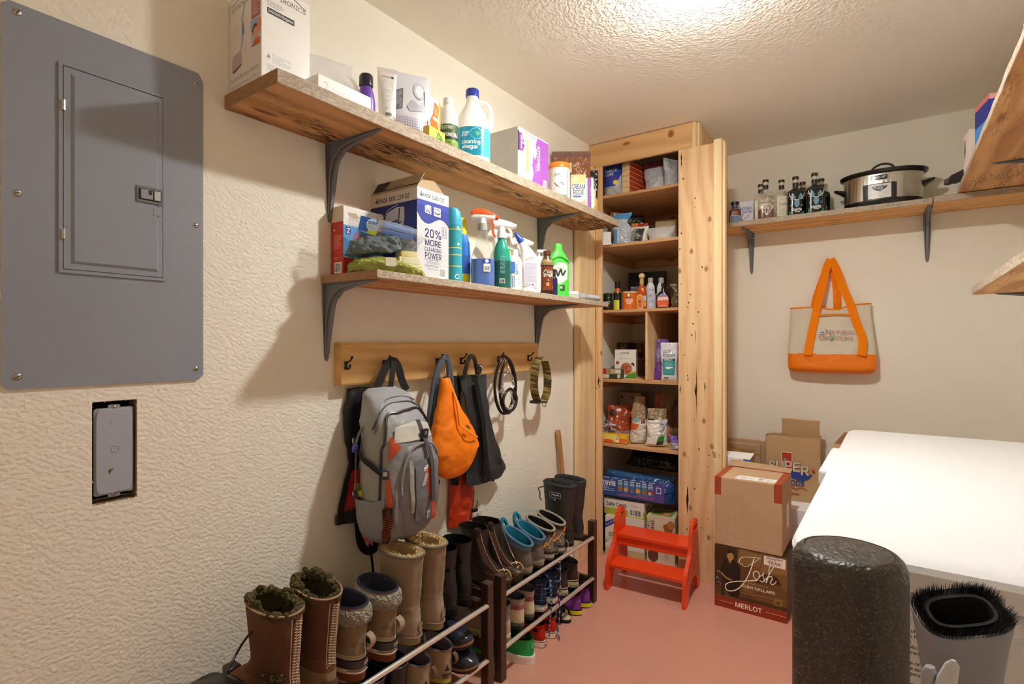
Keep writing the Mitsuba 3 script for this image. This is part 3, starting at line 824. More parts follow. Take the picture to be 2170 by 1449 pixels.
def trigger_head(k,T,z,col,trig,cap,s=1.0,fancy=None):
 """Sprayer: screw collar, body pointing along local -x, trigger lever."""
 sub(k,'collar',T,[(loft([ring(0,0,z,.0145*s,.0145*s),ring(0,0,z+.02*s,.0135*s,.0135*s)]),cap)])
 B=[(-.036,.020,.0085),(-.030,.022,.0095),(-.012,.027,.0105),(.008,.031,.011),(.024,.026,.0105),(.032,.016,.009),(.034,.008,.007)]
 def rr(x,h,w):
  t=np.arange(16)/16*2*np.pi
  return np.stack([np.full(16,x*s),w*s*np.sign(np.cos(t))*np.abs(np.cos(t))**.7,z+.018*s+.012*s+h*s/2*(1+np.sin(t))*.95],1)
 sub(k,'spray_head',T,[(loft([rr(*b)for b in B]),col),(loft([ring(0,0,z+.018*s,.012*s,.012*s,2,14),ring(0,0,z+.036*s,.011*s,.010*s,2,14)]),col),(tube([(-.036*s,0,z+.04*s),(-.046*s,0,z+.039*s)],.0075*s,10),fancy or col)])
 L=spline([(-.022*s,0,z+.032*s),(-.031*s,0,z+.016*s),(-.030*s,0,z-.002*s),(-.037*s,0,z-.018*s)],10)
 sub(k,'trigger',T,[(strap(L,.013*s,.005*s,(1,0,.2)),trig)])
 if fancy:
  B2=[(-.034,.0225,.0095),(-.012,.033,.012),(.012,.037,.0125),(.03,.03,.011),(.036,.02,.008)]
  def r2(x,h,w):
   q=rr(x,h,w);q[:,2]=np.maximum(q[:,2],z+.045*s);return q
  sub(k,'hood',T,[(loft([r2(*b)for b in B2]),fancy)])
def pouch(name,label,cat,loc,rz,w,h,d,colf,prints=None,bsdf='v_film',top=1.0,neck=None,wrinkle=.004,seed=0,lean=0.0,group=None,part='pouch',nz=26,nx=22,sidepinch=.35,clear=False):
 """A filled bag: gusseted below, pinched flat towards its top seam. colf(x, z) -> colour (x across -1..1, z 0..1)."""
 k=thing(name,label,cat,group)if label else name
 T=X4(loc,rz=rz)
 zs=np.linspace(0,1,nz)
 R,n=[],2*nx
 for t in zs:
  full=d/2*(np.clip(t/.06,0.35,1)**.5)*(1-np.clip((t-.35)/.65,0,1)**1.6*.94)
  ww=w/2*(1-sidepinch*.25*math.sin(min(t*1.6,1)*np.pi))*(1+(top-1)*t)
  if neck:
   ww*=1-neck[1]*math.exp(-((t-neck[0])/neck[2])**2)
   full*=1-.3*neck[1]*math.exp(-((t-neck[0])/neck[2])**2)
  r=ring(0,0,t*h,ww,full,2.3 if t<.5 else 2.0,n)
  r[:,1]+=lean*t*t*h
  R.append(r)
 V,F=loft(R)
 V=lump(V,wrinkle,22/max(w,.1)*.1,seed,(1,1,.5));V=lump(V,wrinkle*.5,60/max(w,.1)*.1,seed+9,(.6,1,.3))
 V[:,2]=np.where(V[:,2]<.004,0,V[:,2])
 cen=V[F].mean(1)
 C=np.array([lin(colf(c[0]/(w/2),c[2]/h,c[1]<lean*(c[2]/h)**2*h))for c in cen])
 g=G(T);g.add((V,F),C);put(k+'__'+part if not clear else k+'__'+part,g,bsdf,50)
 if prints:
  p=Print();prints(p,w,h)
  Vn=V[:-2].reshape(nz,n,3)
  def fn(u,v,l):
   x=u-w/2;t=np.clip(v/h,0,.999)*(nz-1);i=t.astype(int);fr=t-i
   out=[]
   for xx,ii,ff,vv,li in zip(x,i,fr,v,np.broadcast_to(np.ravel(l),x.shape)):
    rr=Vn[ii]*(1-ff)+Vn[min(ii+1,nz-1)]*ff
    s=rr[n//2:];s=s[np.argsort(s[:,0])]
    out.append((xx,np.interp(xx,s[:,0],s[:,1])-.0022-li,vv))
   return np.array(out)
  g=G(T);onto_dense(p,g,fn,.016,base=.0002,layer=.00015);put(k+'__print',g,'v_card',40)
 return k,T
UT=US[1]
def neb_f(p,w,h):
 p.rect(.002,.0,w-.002,h,'#dcd5d0')
 p.text(.014,h-.012,.009,'PHILIPS','#5a6a96',w=.045)
 p.text(.012,h-.046,.0125,'RESPIRONICS','#3c3a3d',w=.085,rot=6)
 p.stroke([(.012,h-.026),(.04,h-.02),(.075,h-.008),(.1,h-.004)],.0022,'#4a3f45')
 p.rect(.112,h-.095,w-.004,h-.004,'#a56468')
 p.lines(.117,h-.085,w-.01,h-.03,8,'#d9b3b3',4,.3)
 p.rect(.108,h-.168,w-.004,h-.097,'#8fb2d8');p.rect(.108,h-.168,w-.004,h-.128,'#b9c8de')
 p.disc(.131,h-.128,.014,'#5b3325',.018);p.disc(.133,h-.135,.0115,'#d69a7a',.016);p.disc(.149,h-.117,.009,'#d98f6c',.02);p.poly([(.112,h-.168),(.128,h-.15),(.154,h-.15),(w-.005,h-.168)],'#c7623c')
 p.poly([(.014,.062),(.024,.056),(.062,.068),(.066,.082),(.06,.112),(.02,.104),(.013,.085)],'#b9a2ae')
 p.poly([(.014,.062),(.024,.056),(.062,.068),(.063,.074),(.022,.064)],'#6f5560')
 p.stroke([(.018,.1),(.014,.16),(.03,.185),(.034,.12)],.0016,'#b8adb6');p.stroke([(.06,.1),(.08,.1),(.086,.115),(.07,.125)],.0016,'#c0b4bb')
 p.poly([(.058,.112),(.066,.112),(.078,.16),(.07,.19),(.084,.235),(.076,.238),(.062,.19),(.064,.155)],'#9fb0cc');p.poly([(.066,.15),(.076,.15),(.074,.18),(.067,.178)],'#5d83b4')
 p.text(.006,.032,.0125,'Aerosol delivery system','#7d6970',w=.142,rot=3)
 p.text(.006,.014,.0075,'reliable aerosol delivery that you can trust','#8e7d83',w=.138,rot=3)
def neb_r(p,w,h):
 p.text(.010,h-.036,.0125,'RESPIRONICS','#4b4c50',w=.118);p.stroke([(.02,h-.012),(.06,h-.008),(.1,h-.013),(.128,h-.024)],.002,'#4b4c50')
 p.lines(.016,h-.062,.07,h-.046,3,'#9aa0a8',2,.3)
 p.rect(.016,h-.083,.094,h-.068,'#24262c');p.text(.019,h-.079,.0085,'InnoSpire Elegance','#eeeeee',w=.072,bold=True)
 p.poly([(.014,.068),(.02,.08),(.026,.068)],'#8f969d');p.lines(.03,.06,.085,.085,6,'#b6bac0',5,.25)
 p.rect(.014,.03,.084,.054,'#e6e9ec');p.stroke([(.02,.05),(.026,.036),(.032,.05)],.001,'#9aa0a6',False);p.disc(.05,.042,.006,'#cfd5da');p.disc(.07,.042,.006,'#cfd5da')
 p.disc(.096,.038,.006,'#6f97b8');p.disc(.096,.038,.0042,'#f2f4f6');p.stroke([(.096,.044),(.096,.038)],.0012,'#6f97b8',False)
 p.lines(.014,.006,.09,.026,5,'#c8ccd0',6,.25)
carton('nebulizer_box','tall white medical device box at the near end of the upper shelf','box',(.084,.829,UT),(.159,.142,.268),0,'#f6f6f6',{'f':neb_f,'r':neb_r})
carton('white_carton','long flat plain white box lying on the upper shelf edge','box',(.185,.966,UT),(.10,.18,.048),0,'#f5f5f6',{'r':lambda p,w,h:(p.stroke([(.02,.03),(.026,.033),(.026,.014)],.0018,'#a9b0bc'),p.text(.045,.016,.012,'count','#d3d9e0',w=.06)),'f':lambda p,w,h:p.lines(.01,.01,w-.01,.036,4,'#d9d9dc')})
pouch('plastic_bag','crumpled clear plastic bag heaped behind the white carton','bag',(.088,1.02,UT),72,.30,.19,.10,lambda x,z,fr:'#ffffff',None,'milky_film',top=.62,wrinkle=.018,seed=4,neck=(.8,.25,.3),part='film')
k,T=vessel('lotion_bottle','purple bottle with a dark cap behind the squeeze tube','bottle',(.105,1.145,UT),60,[(0,.026,.02),(.004,.029,.022),(.10,.029,.022),(.13,.024,.02),(.15,.017,.016),(.158,.016,.016)],'#6d45b0','v_satin')
sub(k,'cap',T,[(lathe([(.021,.150),(.023,.153),(.022,.182),(.018,.188),(.001,.189)],None,20),'#26232a')])
def tube_item():
 k=thing('squeeze_tube','white cosmetic squeeze tube standing on its cap','tube')
 T=X4((.208,1.142,UT),rz=58)
 R=[ring(0,0,.024+t*.142,.0265*(1+.12*t),.0205*(1-t)**.8+.0012,2,26)for t in np.linspace(0,1,10)]
 g=G(T);g.add(loft(R),'#eeeeec');g.add(cbox((-.0305,-.0016,.165),(.0305,.0016,.178),.0005),'#e4e4e2');put(k+'__tube',g,'v_satin')
 sub(k,'cap',T,[(lathe([(.019,0),(.021,.002),(.021,.024),(.001,.025)],None,20),'#dcdcda')])
 p=Print();p.text(.006,.148,.005,'daily lotion','#6f7276',w=.028);p.lines(.006,.07,.042,.138,12,'#b9bcbe',3,.25);p.rect(.036,.146,.043,.153,'#55585b');p.text(.016,.042,.009,'>','#33363a');p.bars(.014,.022,.036,.034,4,False)
 g=G(T)
 p.onto(g,lambda u,v,l:np.stack([u-.024,-(np.sqrt(np.clip(1-((u-.024)/.03)**2,.02,1))*(.0205*np.clip(1-(v-.024)/.142,0,1)**.8+.0012))-.0008-np.ravel(l),v],1));put(k+'__print',g,'v_card')
tube_item()
def zip_col(x,z,fr):
 return '#dcdde3'
k,T=pouch('zip_pouch','silver grey zip pouch with a dotted lower panel','pouch',(.155,1.275,UT),62,.155,.232,.06,lambda x,z,fr:'#d5d6de' if z>.33 else '#c9c3d0',lambda p,w,h:([p.disc(.02+i*.0085,.012+j*.0085,.0029-.00022*j,'#2c3060' if i>4 else '#8a4f78',n=8)for i in range(15)for j in range(8)],p.poly([(.030,.09),(.055,.10),(.06,.172),(.036,.160)],'#6a6b72'),p.poly([(.034,.098),(.052,.105),(.055,.165),(.039,.155)],'#8d8f99'),p.disc(.117,.172,.022,'#b9bfd2',.03),p.disc(.117,.172,.014,'#dfe2ea',.022),p.poly([(.07,.11),(.09,.135),(.11,.12),(.13,.14),(.14,.105),(.08,.095)],'#b3b7c6')),'v_film',wrinkle=.004,seed=3)
def orange_f(p,w,h):
 p.rect(0,h*.82,w,h,'#cfe0ef');p.poly([(w*.34,.015),(w*.88,.015),(w*.95,.06),(w*.8,.1),(w*.95,.155),(w*.6,.165),(w*.5,.12),(w*.3,.09),(w*.42,.05)],'#e8722a')
 p.lines(w*.42,.025,w*.8,.075,8,'#f4c9a4',3,.3);p.lines(w*.6,.12,w*.9,.155,5,'#f6d3b5',4,.3);p.rect(w*.5,.1,w*.8,.112,'#dbe8f2');p.lines(w*.05,.14,w*.4,.17,4,'#9bc0dd',6,.3);p.rect(w*.08,.1,w*.35,.12,'#b8d7ea');p.disc(w*.12,.075,.008,'#9a3b3e');p.rect(w*.9,.0,w,h,'#f0b63c')
carton('baking_soda_box','orange and pale blue cleaning powder box on the upper shelf','box',(.165,1.36,UT),(.05,.098,.175),12,'#dfe7ee',{'r':orange_f})
carton('small_yellow_box','low yellow box with green leaves in front of the orange box','box',(.225,1.335,UT),(.026,.088,.045),6,'#eccb58',{'r':lambda p,w,h:(p.poly([(w*.4,.01),(w*.55,.038),(w*.75,.026),(w*.9,.01)],'#4f8a35'),p.poly([(w*.45,.012),(w*.56,.03),(w*.7,.02)],'#86b54a'))})
k,T=vessel('plant_food_bottle','white bottle with a dark green label and white cap on the upper shelf','bottle',(.150,1.487,UT),45,[(0,.034,.034),(.004,.037,.037),(.0045,.0375,.0375),(.122,.0375,.0375),(.1225,.037,.037),(.16,.0365,.0365),(.185,.026,.026),(.195,.018,.018),(.205,.0165,.0165)],['#f2f2f0','#f2f2f0','#f2f2f0','#f2f2f0'],'v_satin')
sub(k,'cap',T,[(lathe([(.019,.203),(.0195,.205),(.019,.224),(.016,.227),(.001,.2275)],None,24),'#f4f4f3')])
p=Print();p.rect(-.06,.0,.06,.092,'#40592a',16);p.rect(-.06,.0,.06,.06,'#26351b',16);p.text(-.034,.074,.0165,'Master','#e9ead9',w=.05);p.text(-.038,.047,.013,'RESPONSIBLE','#f2f2e4',w=.078,bold=True);p.rect(-.05,.0,.05,.035,'#7fa44a',14);p.stroke([(-.03,.012),(-.02,.028),(-.008,.012),(.004,.026),(.014,.01),(.024,.024)],.003,'#1c2414');p.lines(-.04,.004,.03,.012,2,'#f2f2e4')
wrap_print(k,T,.0378,-90,p)if False else None
g=G(T);p.onto(g,lambda u,v,l:cylmap(.0378,-90)(u,v+.028,l));put(k+'__label',g,'v_card',60)
def vinegar():
 prof=[(0,.058,.058),(.006,.066,.066),(.03,.068,.068),(.031,.0685,.0685),(.142,.0685,.0685),(.143,.068,.068),(.165,.066,.066),(.20,.055,.055),(.235,.036,.036),(.255,.026,.026),(.275,.0225,.0225),(.285,.022,.022)]
 k,T=vessel('vinegar_jug','large white jug of cleaning vinegar with a blue cap and blue label','jug',(.155,1.622,UT),42,prof,'#f1f1ef','v_satin',40,part='jug',power=2.3)
 sub(k,'cap',T,[(lathe([(.026,.279),(.0265,.281),(.026,.305),(.024,.308),(.001,.3085)],None,28),'#2b3fa8')])
 sub(k,'handle',T,[(tube(spline([(.028,0,.262),(.05,0,.258),(.068,0,.235),(.074,0,.20),(.070,0,.168),(.06,0,.15)],16),[.0095]*16,12),'#efefed')],'v_satin')
 p=Print();p.rect(-.10,0,.10,.108,'#1f93b3',24);p.rect(-.10,0,-.05,.108,'#2aa9c8',6);p.rect(.035,0,.10,.108,'#55c3dc',8)
 p.disc(.012,.083,.021,'#eaf5f7',n=28);p.disc(.013,.083,.0155,'#2a9dbc',n=24);p.disc(.014,.083,.009,'#58b59a');p.poly([(.008,.086),(.013,.078),(.03,.1),(.014,.084)],'#8cc64a');p.rect(.025,.08,.036,.089,'#1f93b3')
 p.text(-.042,.082,.0085,'simply','#eaf5f7',w=.03,bold=True);p.text(-.042,.072,.0085,'done','#eaf5f7',w=.024,bold=True)
 p.text(-.042,.044,.0145,'cleaning','#f2fafb',w=.066,bold=True);p.text(-.042,.025,.0145,'vinegar','#f2fafb',w=.058,bold=True);p.lines(-.042,.005,.0,.01,1,'#c9e9f0');p.disc(.03,.007,.003,'#d9eff4')
 g=G(T);p.onto(g,lambda u,v,l:cylmap(.0687,-90,p=2.3)(u,v+.033,l));put(k+'__label',g,'v_gloss',60)
vinegar()
def kit_r(p,w,h):
 p.rect(0,0,w,h,'#f3f2f4')
 p.poly([(.004,.13),(.004,.205),(.03,.205),(.047,.175),(.047,.15),(.034,.13)],'#7b3f9c');p.rect(.0,.125,.008,.21,'#3b2440')
 p.text(.02,.198,.011,'200 BAGS','#f3eef5',w=.06,rot=-90,bold=True);p.text(.033,.19,.02,'13','#f3eef5',w=.028,rot=-90,bold=True)
 p.poly([(.058,.05),(.082,.045),(.082,.19),(.058,.195)],'#f4d9a8');p.text(.064,.188,.014,'STRETCH','#d9973c',w=.13,rot=-90,bold=True)
 p.poly([(.10,.0),(w,.0),(w,h*.98),(.150,h*.98),(.135,.185),(.146,.15),(.13,.12),(.118,.14),(.108,.09),(.12,.06)],'#a75fc1')
 p.text(.148,.185,.021,'KITCHEN','#f7f0fa',w=.105,rot=-90,bold=True);p.text(.136,.1,.009,'13 gal','#f0e4f5',w=.035,rot=-90);p.rect(w-.042,.014,w-.014,.05,'#f6f6f6');p.bars(w-.04,.016,w-.016,.048,6,False)
 p.rect(.055,h-.02,.14,h-.004,'#b9b8bd')
def kit_f(p,w,h):
 p.rect(0,0,w,h,'#b4b0aa');p.stroke([(.02,.005),(.06,.06),(w-.01,.085)],.0012,'#8f8b86',False);p.stroke([(.06,.06),(.02,.09)],.001,'#8f8b86',False)
 for i in range(9):p.stroke([(.05+i*.012,.085+i*.011),(.056+i*.012,.0905+i*.011)],.001,'#e4e2de',False)
carton('trash_bag_box','white and purple kitchen trash bag box with a grey end on the upper shelf','box',(.148,1.958,UT),(.146,.240,.225),0,'#cfcdc9',{'r':kit_r,'f':kit_f})
carton('small_orange_carton','small orange and white carton just behind the purple trash bag box','box',(.075,2.135,UT),(.06,.05,.245),0,'#f1c79b',{'r':lambda p,w,h:(p.rect(0,.1,w,.18,'#e98b3b'),p.disc(w/2,.2,.014,'#c65b2b')),'f':lambda p,w,h:p.rect(0,.1,w,.2,'#eaa25c')})
k,T=vessel('wipes_canister','wipes canister with an orange lid and green white label on the upper shelf','canister',(.165,2.272,UT),44,[(0,.049,.049),(.004,.052,.052),(.165,.052,.052),(.17,.050,.050)],'#dfe3ee','v_gloss',36,part='canister')
sub(k,'lid',T,[(lathe([(.053,.166),(.054,.168),(.054,.186),(.05,.192),(.03,.193),(.001,.193)],None,36),'#ef8c33')])
p=Print();p.rect(-.06,.01,.07,.155,'#eceef4',20);p.poly([(-.045,.035),(.0,.02),(.02,.05),(.02,.13),(-.03,.14),(-.045,.12)],'#dfe8d8');p.poly([(-.045,.098),(.02,.106),(.02,.12),(-.045,.112)],'#58a24c');p.text(-.038,.125,.013,'guru','#3f4460',w=.04,skew=.2);p.stroke([(-.035,.09),(-.02,.075),(-.005,.09),(.01,.08)],.004,'#39415e');p.disc(-.02,.06,.014,'#cdb7a6');p.rect(-.045,.01,.03,.034,'#63b079',10)
[p.rect(.034+i*.011,.02,.037+i*.011,.15,'#8c86b8')for i in range(4)]
g=G(T);p.onto(g,cylmap(.0523,-90));put(k+'__label',g,'v_gloss',60)
pouch('brown_pouch','tall brown foil pouch with a cream panel at the far end of the upper shelf','pouch',(.105,2.50,UT),34,.20,.335,.08,lambda x,z,fr:'#8b5a3c' if z<.9 else '#7b5b56',lambda p,w,h:(p.poly([(.02,.2),(.1,.215),(.1,.27),(.02,.25)],'#d9d2a8'),p.lines(.03,.215,.09,.245,3,'#a9a06a',2,.3),[p.stroke([(.135+.012*math.cos(t),z+.012*math.sin(t))for t in np.linspace(0,5.2,10)],.0025,'#d9a58a')for z in(.17,.2,.23,.26)],p.rect(.115,.1,.16,.15,'#a85a30')),'crinkle',top=1.02,wrinkle=.004,seed=8)
def rice_f(p,w,h):
 p.rect(0,0,w,h,'#f6ead8');p.rect(0,h*.74,w,h,'#f2cf8f');p.disc(w*.3,h*.86,.016,'#fbe8b8');p.text(.004,.098,.023,'CREAM','#2d4a8c',w=w*.9,bold=True);p.text(.012,.07,.023,'RICE','#2d4a8c',w=w*.7,bold=True);p.rect(.012,.055,w*.75,.064,'#3a5fa4');p.poly([(.02,.0),(w,.0),(w,.05),(.06,.045)],'#eeb7a0');p.disc(w*.8,.05,.012,'#f6efe4')
carton('rice_cereal_box','cream coloured hot rice cereal box near the far end of the upper shelf','box',(.185,2.425,UT),(.075,.06,.17),33,'#f2e4cf',{'f':rice_f,'r':lambda p,w,h:(p.rect(0,0,w,h,'#f3e9f1'),p.rect(w*.35,0,w*.7,h,'#9d5fb5'),p.lines(w*.75,.01,w*.95,h-.01,14,'#8d8a90',4,.3))})
carton('striped_carton','narrow white and purple carton beside the cereal box','box',(.205,2.505,UT),(.045,.05,.172),33,'#f0ecf1',{'f':lambda p,w,h:(p.rect(w*.3,0,w*.75,h,'#8f55a8'),p.lines(.002,.01,w*.25,h-.01,10,'#77747c',5,.3),p.text(w*.66,.13,.012,'Aunt','#f4e6c9',w=.05,rot=-90)),'r':lambda p,w,h:p.lines(.004,.012,w-.004,h-.012,16,'#88868d',7,.35)})
pouch('black_pouch','black and yellow snack pouch at the very end of the upper shelf','pouch',(.165,2.60,UT),36,.085,.25,.05,lambda x,z,fr:'#1d1a18' if(z>.38 or x<-.45)else '#d9b24a',lambda p,w,h:(p.poly([(.045,.04),(.066,.05),(.07,.13),(.066,.145),(.046,.14),(.042,.1)],'#e9dfb0'),p.stroke([(.052,.16),(.075,.14),(.06,.18),(.078,.2)],.003,'#d9d9d4')),'crinkle',wrinkle=.003,seed=5)
LT=LS[1]
def red_r(p,w,h):
 p.rect(0,0,w,h,'#e9e5e2');p.poly([(0,.065),(w,.04),(w,.165),(0,.165)],'#5b9bd5');p.rect(0,0,w,.06,'#c83a3a');p.rect(.008,.135,.028,.160,'#2c4a8e');p.text(.013,.139,.016,'Z','#f0f0f0',bold=True)
 p.text(.04,.125,.019,'Glad','#d8363c',w=.06,bold=True);p.text(.036,.108,.019,'Cling','#d8363c',w=.07,bold=True);p.poly([(.05,.02),(.09,.04),(.1,.1),(.06,.1)],'#3f6fb0');p.poly([(.015,.205),(.05,.208),(.06,.196),(.05,.19),(.02,.195)],'#b5a58a');p.poly([(.1,.195),(.14,.2),(.15,.185),(.11,.182)],'#b5a58a')
carton('food_wrap_box','red and white food wrap box at the near end of the lower shelf','box',(.034,1.172,LT),(.062,.17,.225),0,'#b8402f',{'f':lambda p,w,h:(p.rect(0,0,w,h*.78,'#b5392b'),p.rect(0,h*.78,w,h,'#cbbca4'),p.lines(.014,.09,w-.01,.135,12,'#dba99c',3,.3),p.lines(.014,.055,w-.015,.065,2,'#dba99c',3,.3),p.bars(.016,.01,w-.008,.045,4),p.disc(.016,.15,.004,'#e3c3ba')),'r':red_r})
def lysol_wave(p,w,h,top,blue):
 pass
def lysol():
 X,Y,H=.228,.152,.297
 loc=(.114,1.327,LT)
 def f(p,w,h):
  p.rect(0,0,w,h,'#27357a');p.poly([(0,0),(w,0),(w,.12),(0,.15)],'#1f2a66');p.rect(0,h-.042,w,h,'#d9d0c0')
  p.text(.026,h-.031,.020,'4','#20222c',bold=True);p.text(.042,h-.031,.015,'PACK','#20222c',w=.046,bold=True)
  for i in range(4):p.rect(.096+i*.0085,h-.031,.1+i*.0085,h-.016,'#20222c')
  p.text(.134,h-.031,.015,'128 OZ','#20222c',w=.06,bold=True)
  p.poly([(.06,.15),(.062,.2),(.085,.228),(.13,.242),(.168,.24),(.17,.2),(.16,.165),(.13,.162)],'#c9ccd8');p.stroke([(.058,.205),(.09,.236),(.14,.25)],.002,'#dfe3f2')
  ly=[[(.075,.225),(.072,.2),(.062,.172),(.072,.166),(.086,.176)],[(.086,.19),(.086,.175),(.096,.178),(.1,.192),(.098,.165),(.09,.15),(.082,.155),(.1,.178)],[(.117,.196),(.108,.193),(.114,.183),(.108,.177),(.103,.18)],[(.128,.198),(.12,.19),(.124,.18),(.134,.184),(.132,.197),(.126,.196)],[(.146,.236),(.142,.2),(.143,.186),(.152,.19)]]
  for s in ly:p.stroke(s,.0052,'#1c2350',n=22)
  p.text(.118,.118,.013,'GEL','#10162e',bold=True)
  t=np.linspace(-.4,1.7,12);p.stroke(np.stack([.17+.06*np.cos(t)-.05,.09+.05*np.sin(t)],1),.003,'#7aa6d8');p.lines(.17,.05,w-.01,.1,7,'#8f9ac8',4,.3);p.rect(.19,.008,w-.006,.045,'#e7e7e7');p.bars(.192,.01,w-.008,.043,8,False)
 def r(p,w,h):
  p.rect(0,0,w,h,'#d3d5dc');p.rect(0,h-.038,w,h,'#ecebea')
  p.text(.012,h-.028,.016,'4','#23252e',bold=True);p.text(.026,h-.027,.012,'PACK','#23252e',w=.038,bold=True);p.text(.07,h-.027,.012,'128 OZ','#23252e',w=.058,bold=True)
  wv=[(0,h-.038),(w,h-.038),(w,h-.115),(w-.015,h-.1),(w-.04,h-.092),(w-.075,h-.105),(w-.1,h-.115),(.03,h-.112),(.012,h-.1),(0,h-.085)]
  p.poly(wv,'#39479f');p.poly([(0,h-.038),(w,h-.038),(w,h-.06),(0,h-.055)],'#4453b0')
  p.stroke(spline(np.array(wv[2:]),30),.0028,'#f4f4f8',False)
  p.poly([(.036,h-.078),(.036,h-.056),(.05,h-.05),(.066,h-.052),(.066,h-.08)],'#e6e8f2');p.stroke([(.04,h-.06),(.044,h-.075),(.05,h-.066),(.056,h-.076),(.06,h-.058)],.0025,'#283274');p.rect(.078,h-.082,.112,h-.052,'#e6e8f2');p.text(.08,h-.062,.006,'POWER','#28356f',w=.03,bold=True);p.stroke([(.083,h-.07),(.095,h-.074),(.108,h-.07)],.004,'#28356f')
  p.rect(w-.034,h-.15,w-.01,h-.112,'#c5c8d0');p.stroke([(w-.033,h-.149),(w-.011,h-.149),(w-.011,h-.113),(w-.033,h-.113)],.0012,'#33363e',False,closed=True);p.stroke([(w-.027,h-.142),(w-.027,h-.12)],.002,'#33363e',False);p.stroke([(w-.018,h-.142),(w-.018,h-.12)],.002,'#33363e',False)
  p.text(.036,h-.158,.028,'20%','#33376f',w=.078,bold=True);p.text(.036,h-.186,.021,'MORE','#2c2f5a',w=.078,bold=True);p.text(.034,h-.204,.0125,'CLEANING','#2f3350',w=.082,bold=True);p.text(.036,h-.229,.02,'POWER','#2c2f5a',w=.08,bold=True)
  p.lines(.036,h-.234,w-.03,h-.232,1,'#55586a',1,.8);p.text(.042,h-.246,.0075,'OUR STRONGEST','#3b3e50',w=.066);p.text(.034,h-.257,.0075,'CLEANING FORMULA','#3b3e50',w=.08);p.text(.046,h-.266,.005,'SCENTED CLEANER','#55586a',w=.056)
  p.rect(w-.05,.008,w-.012,.044,'#f0f0f0');p.bars(w-.048,.01,w-.014,.042,5,False)
 k,T=carton('cleaner_carton','open blue and white four-pack carton of toilet cleaner on the lower shelf','carton',loc,(X,Y,H),0,'#c9c2b4',{'f':f,'r':r},ch=.001)
 def flap(name,pts,col,ink):
  g=G(T);a=np.array(pts,float)
  n=np.cross(a[1]-a[0],a[3]-a[0]);n/=np.linalg.norm(n)
  v=np.vstack([a,a-n*.0022]);g.add(hull(v+rng.normal(size=v.shape)*1e-6),col)
  if ink:
   p=Print();ink(p);e1=(a[1]-a[0]);L1=np.linalg.norm(e1);e1/=L1;e2=np.cross(n,e1)
   p.onto(g,lambda u,v,l:a[0]+u[:,None]*e1+v[:,None]*e2+np.reshape(l,(-1,1))*n)
  put(k+'__'+name,g,'v_card',20)
 flap('flap',[(-X/2,-Y/2,H),(X/2,-Y/2,H),(X/2+.004,-Y/2+.03,H+.052),(-X/2+.01,-Y/2+.03,H+.05)],'#b9a98e',lambda p:(p.rect(.004,.012,X-.004,.058,'#2b2a30'),p.stroke([(.06,.02),(.075,.045),(.085,.022),(.1,.046),(.115,.024)],.004,'#8f8878'),p.text(.118,.036,.013,'POWER','#a49b88',w=.06,bold=True),p.rect(.1,.016,.155,.03,'#a89a86'),p.text(.104,.018,.009,'HD CLEAN','#7a3a34',w=.048)))
 flap('flap',[(X/2,-Y/2,H),(X/2,Y/2-.02,H),(X/2-.02,Y/2-.05,H+.045),(X/2-.006,-Y/2+.03,H+.03)],'#a98f6c',None)
 flap('flap',[(X/2-.03,Y/2,H),(-X/2,Y/2,H),(-X/2,Y/2+.01,H+.04),(X/2-.03,Y/2-.02,H+.045)],'#a38966',None)
lysol()
k=thing('sponge_pack','clear wrapped pack of blue sponges lying on the cloth heap','sponges')
T=X4((.175,1.165,LT+.147),rz=58)@X4(rx=8,ry=10)
g=G(T)
for i,c in enumerate(('#2f74c9','#3c86d8')):
 m=rbox((-.01,-.03+.001,-.018+i*.019),(.085,.03,-.001+i*.019),.005);v,f=m;g.add((lump(v,.0015,40,i),f),c)
put(k+'__sponge',g,'v_matte')
g=G(T);v,f=loft([ring(x,0,0,1,1,2,20)*0+np.stack([np.full(20,x),w*np.cos(np.arange(20)/20*2*np.pi),h*np.sin(np.arange(20)/20*2*np.pi)],1)for x,w,h in((-.115,.004,.018),(-.095,.016,.016),(-.06,.034,.026),(.0,.038,.028),(.07,.038,.028),(.1,.03,.022),(.115,.024,.008),(.13,.028,.004))])
g.add((lump(v,.005,34,2),f),'#ffffff');put(k+'__wrapper',g,'clear_film',40)
g=G(T);p=Print();p.rect(-.085,-.024,-.03,.02,'#2f66c4',6);p.disc(-.045,.0,.02,'#bcd8ee');p.text(-.06,.002,.012,'scrub','#1f3f8a',w=.03,bold=True);p.poly([(-.06,-.026),(-.03,-.03),(-.026,.0),(-.034,-.016),(-.056,-.018)],'#cfe048')
p.onto(g,lambda u,v,l:np.stack([u,-.030-.006*np.cos(v*40)-np.ravel(l),v],1));put(k+'__print',g,'v_card',60)
def cloth(name,label,cat,loc,rz,rings,col,bsdf='v_fabric',amp=.006,freq=28,seed=0):
 k=thing(name,label,cat)
 T=X4(loc,rz=rz);g=G(T)
 R=[];q=np.array(rings,float);u=np.linspace(0,len(q)-1,44)
 for x,w,h,z in np.stack([np.interp(u,np.arange(len(q)),q[:,i])for i in range(4)],1):
  t=np.arange(48)/48*2*np.pi
  R.append(np.stack([np.full(48,x),w*np.cos(t),z+h*np.maximum(np.sin(t),-.55)],1))
 v,f=loft(R);v=lump(v,amp*1.5,freq*1.3,seed);v=lump(v,amp*.8,freq*3.0,seed+3);v[:,2]=np.maximum(v[:,2],.0012)
 g.add((v,f),col);return put(k,g,bsdf,60),T
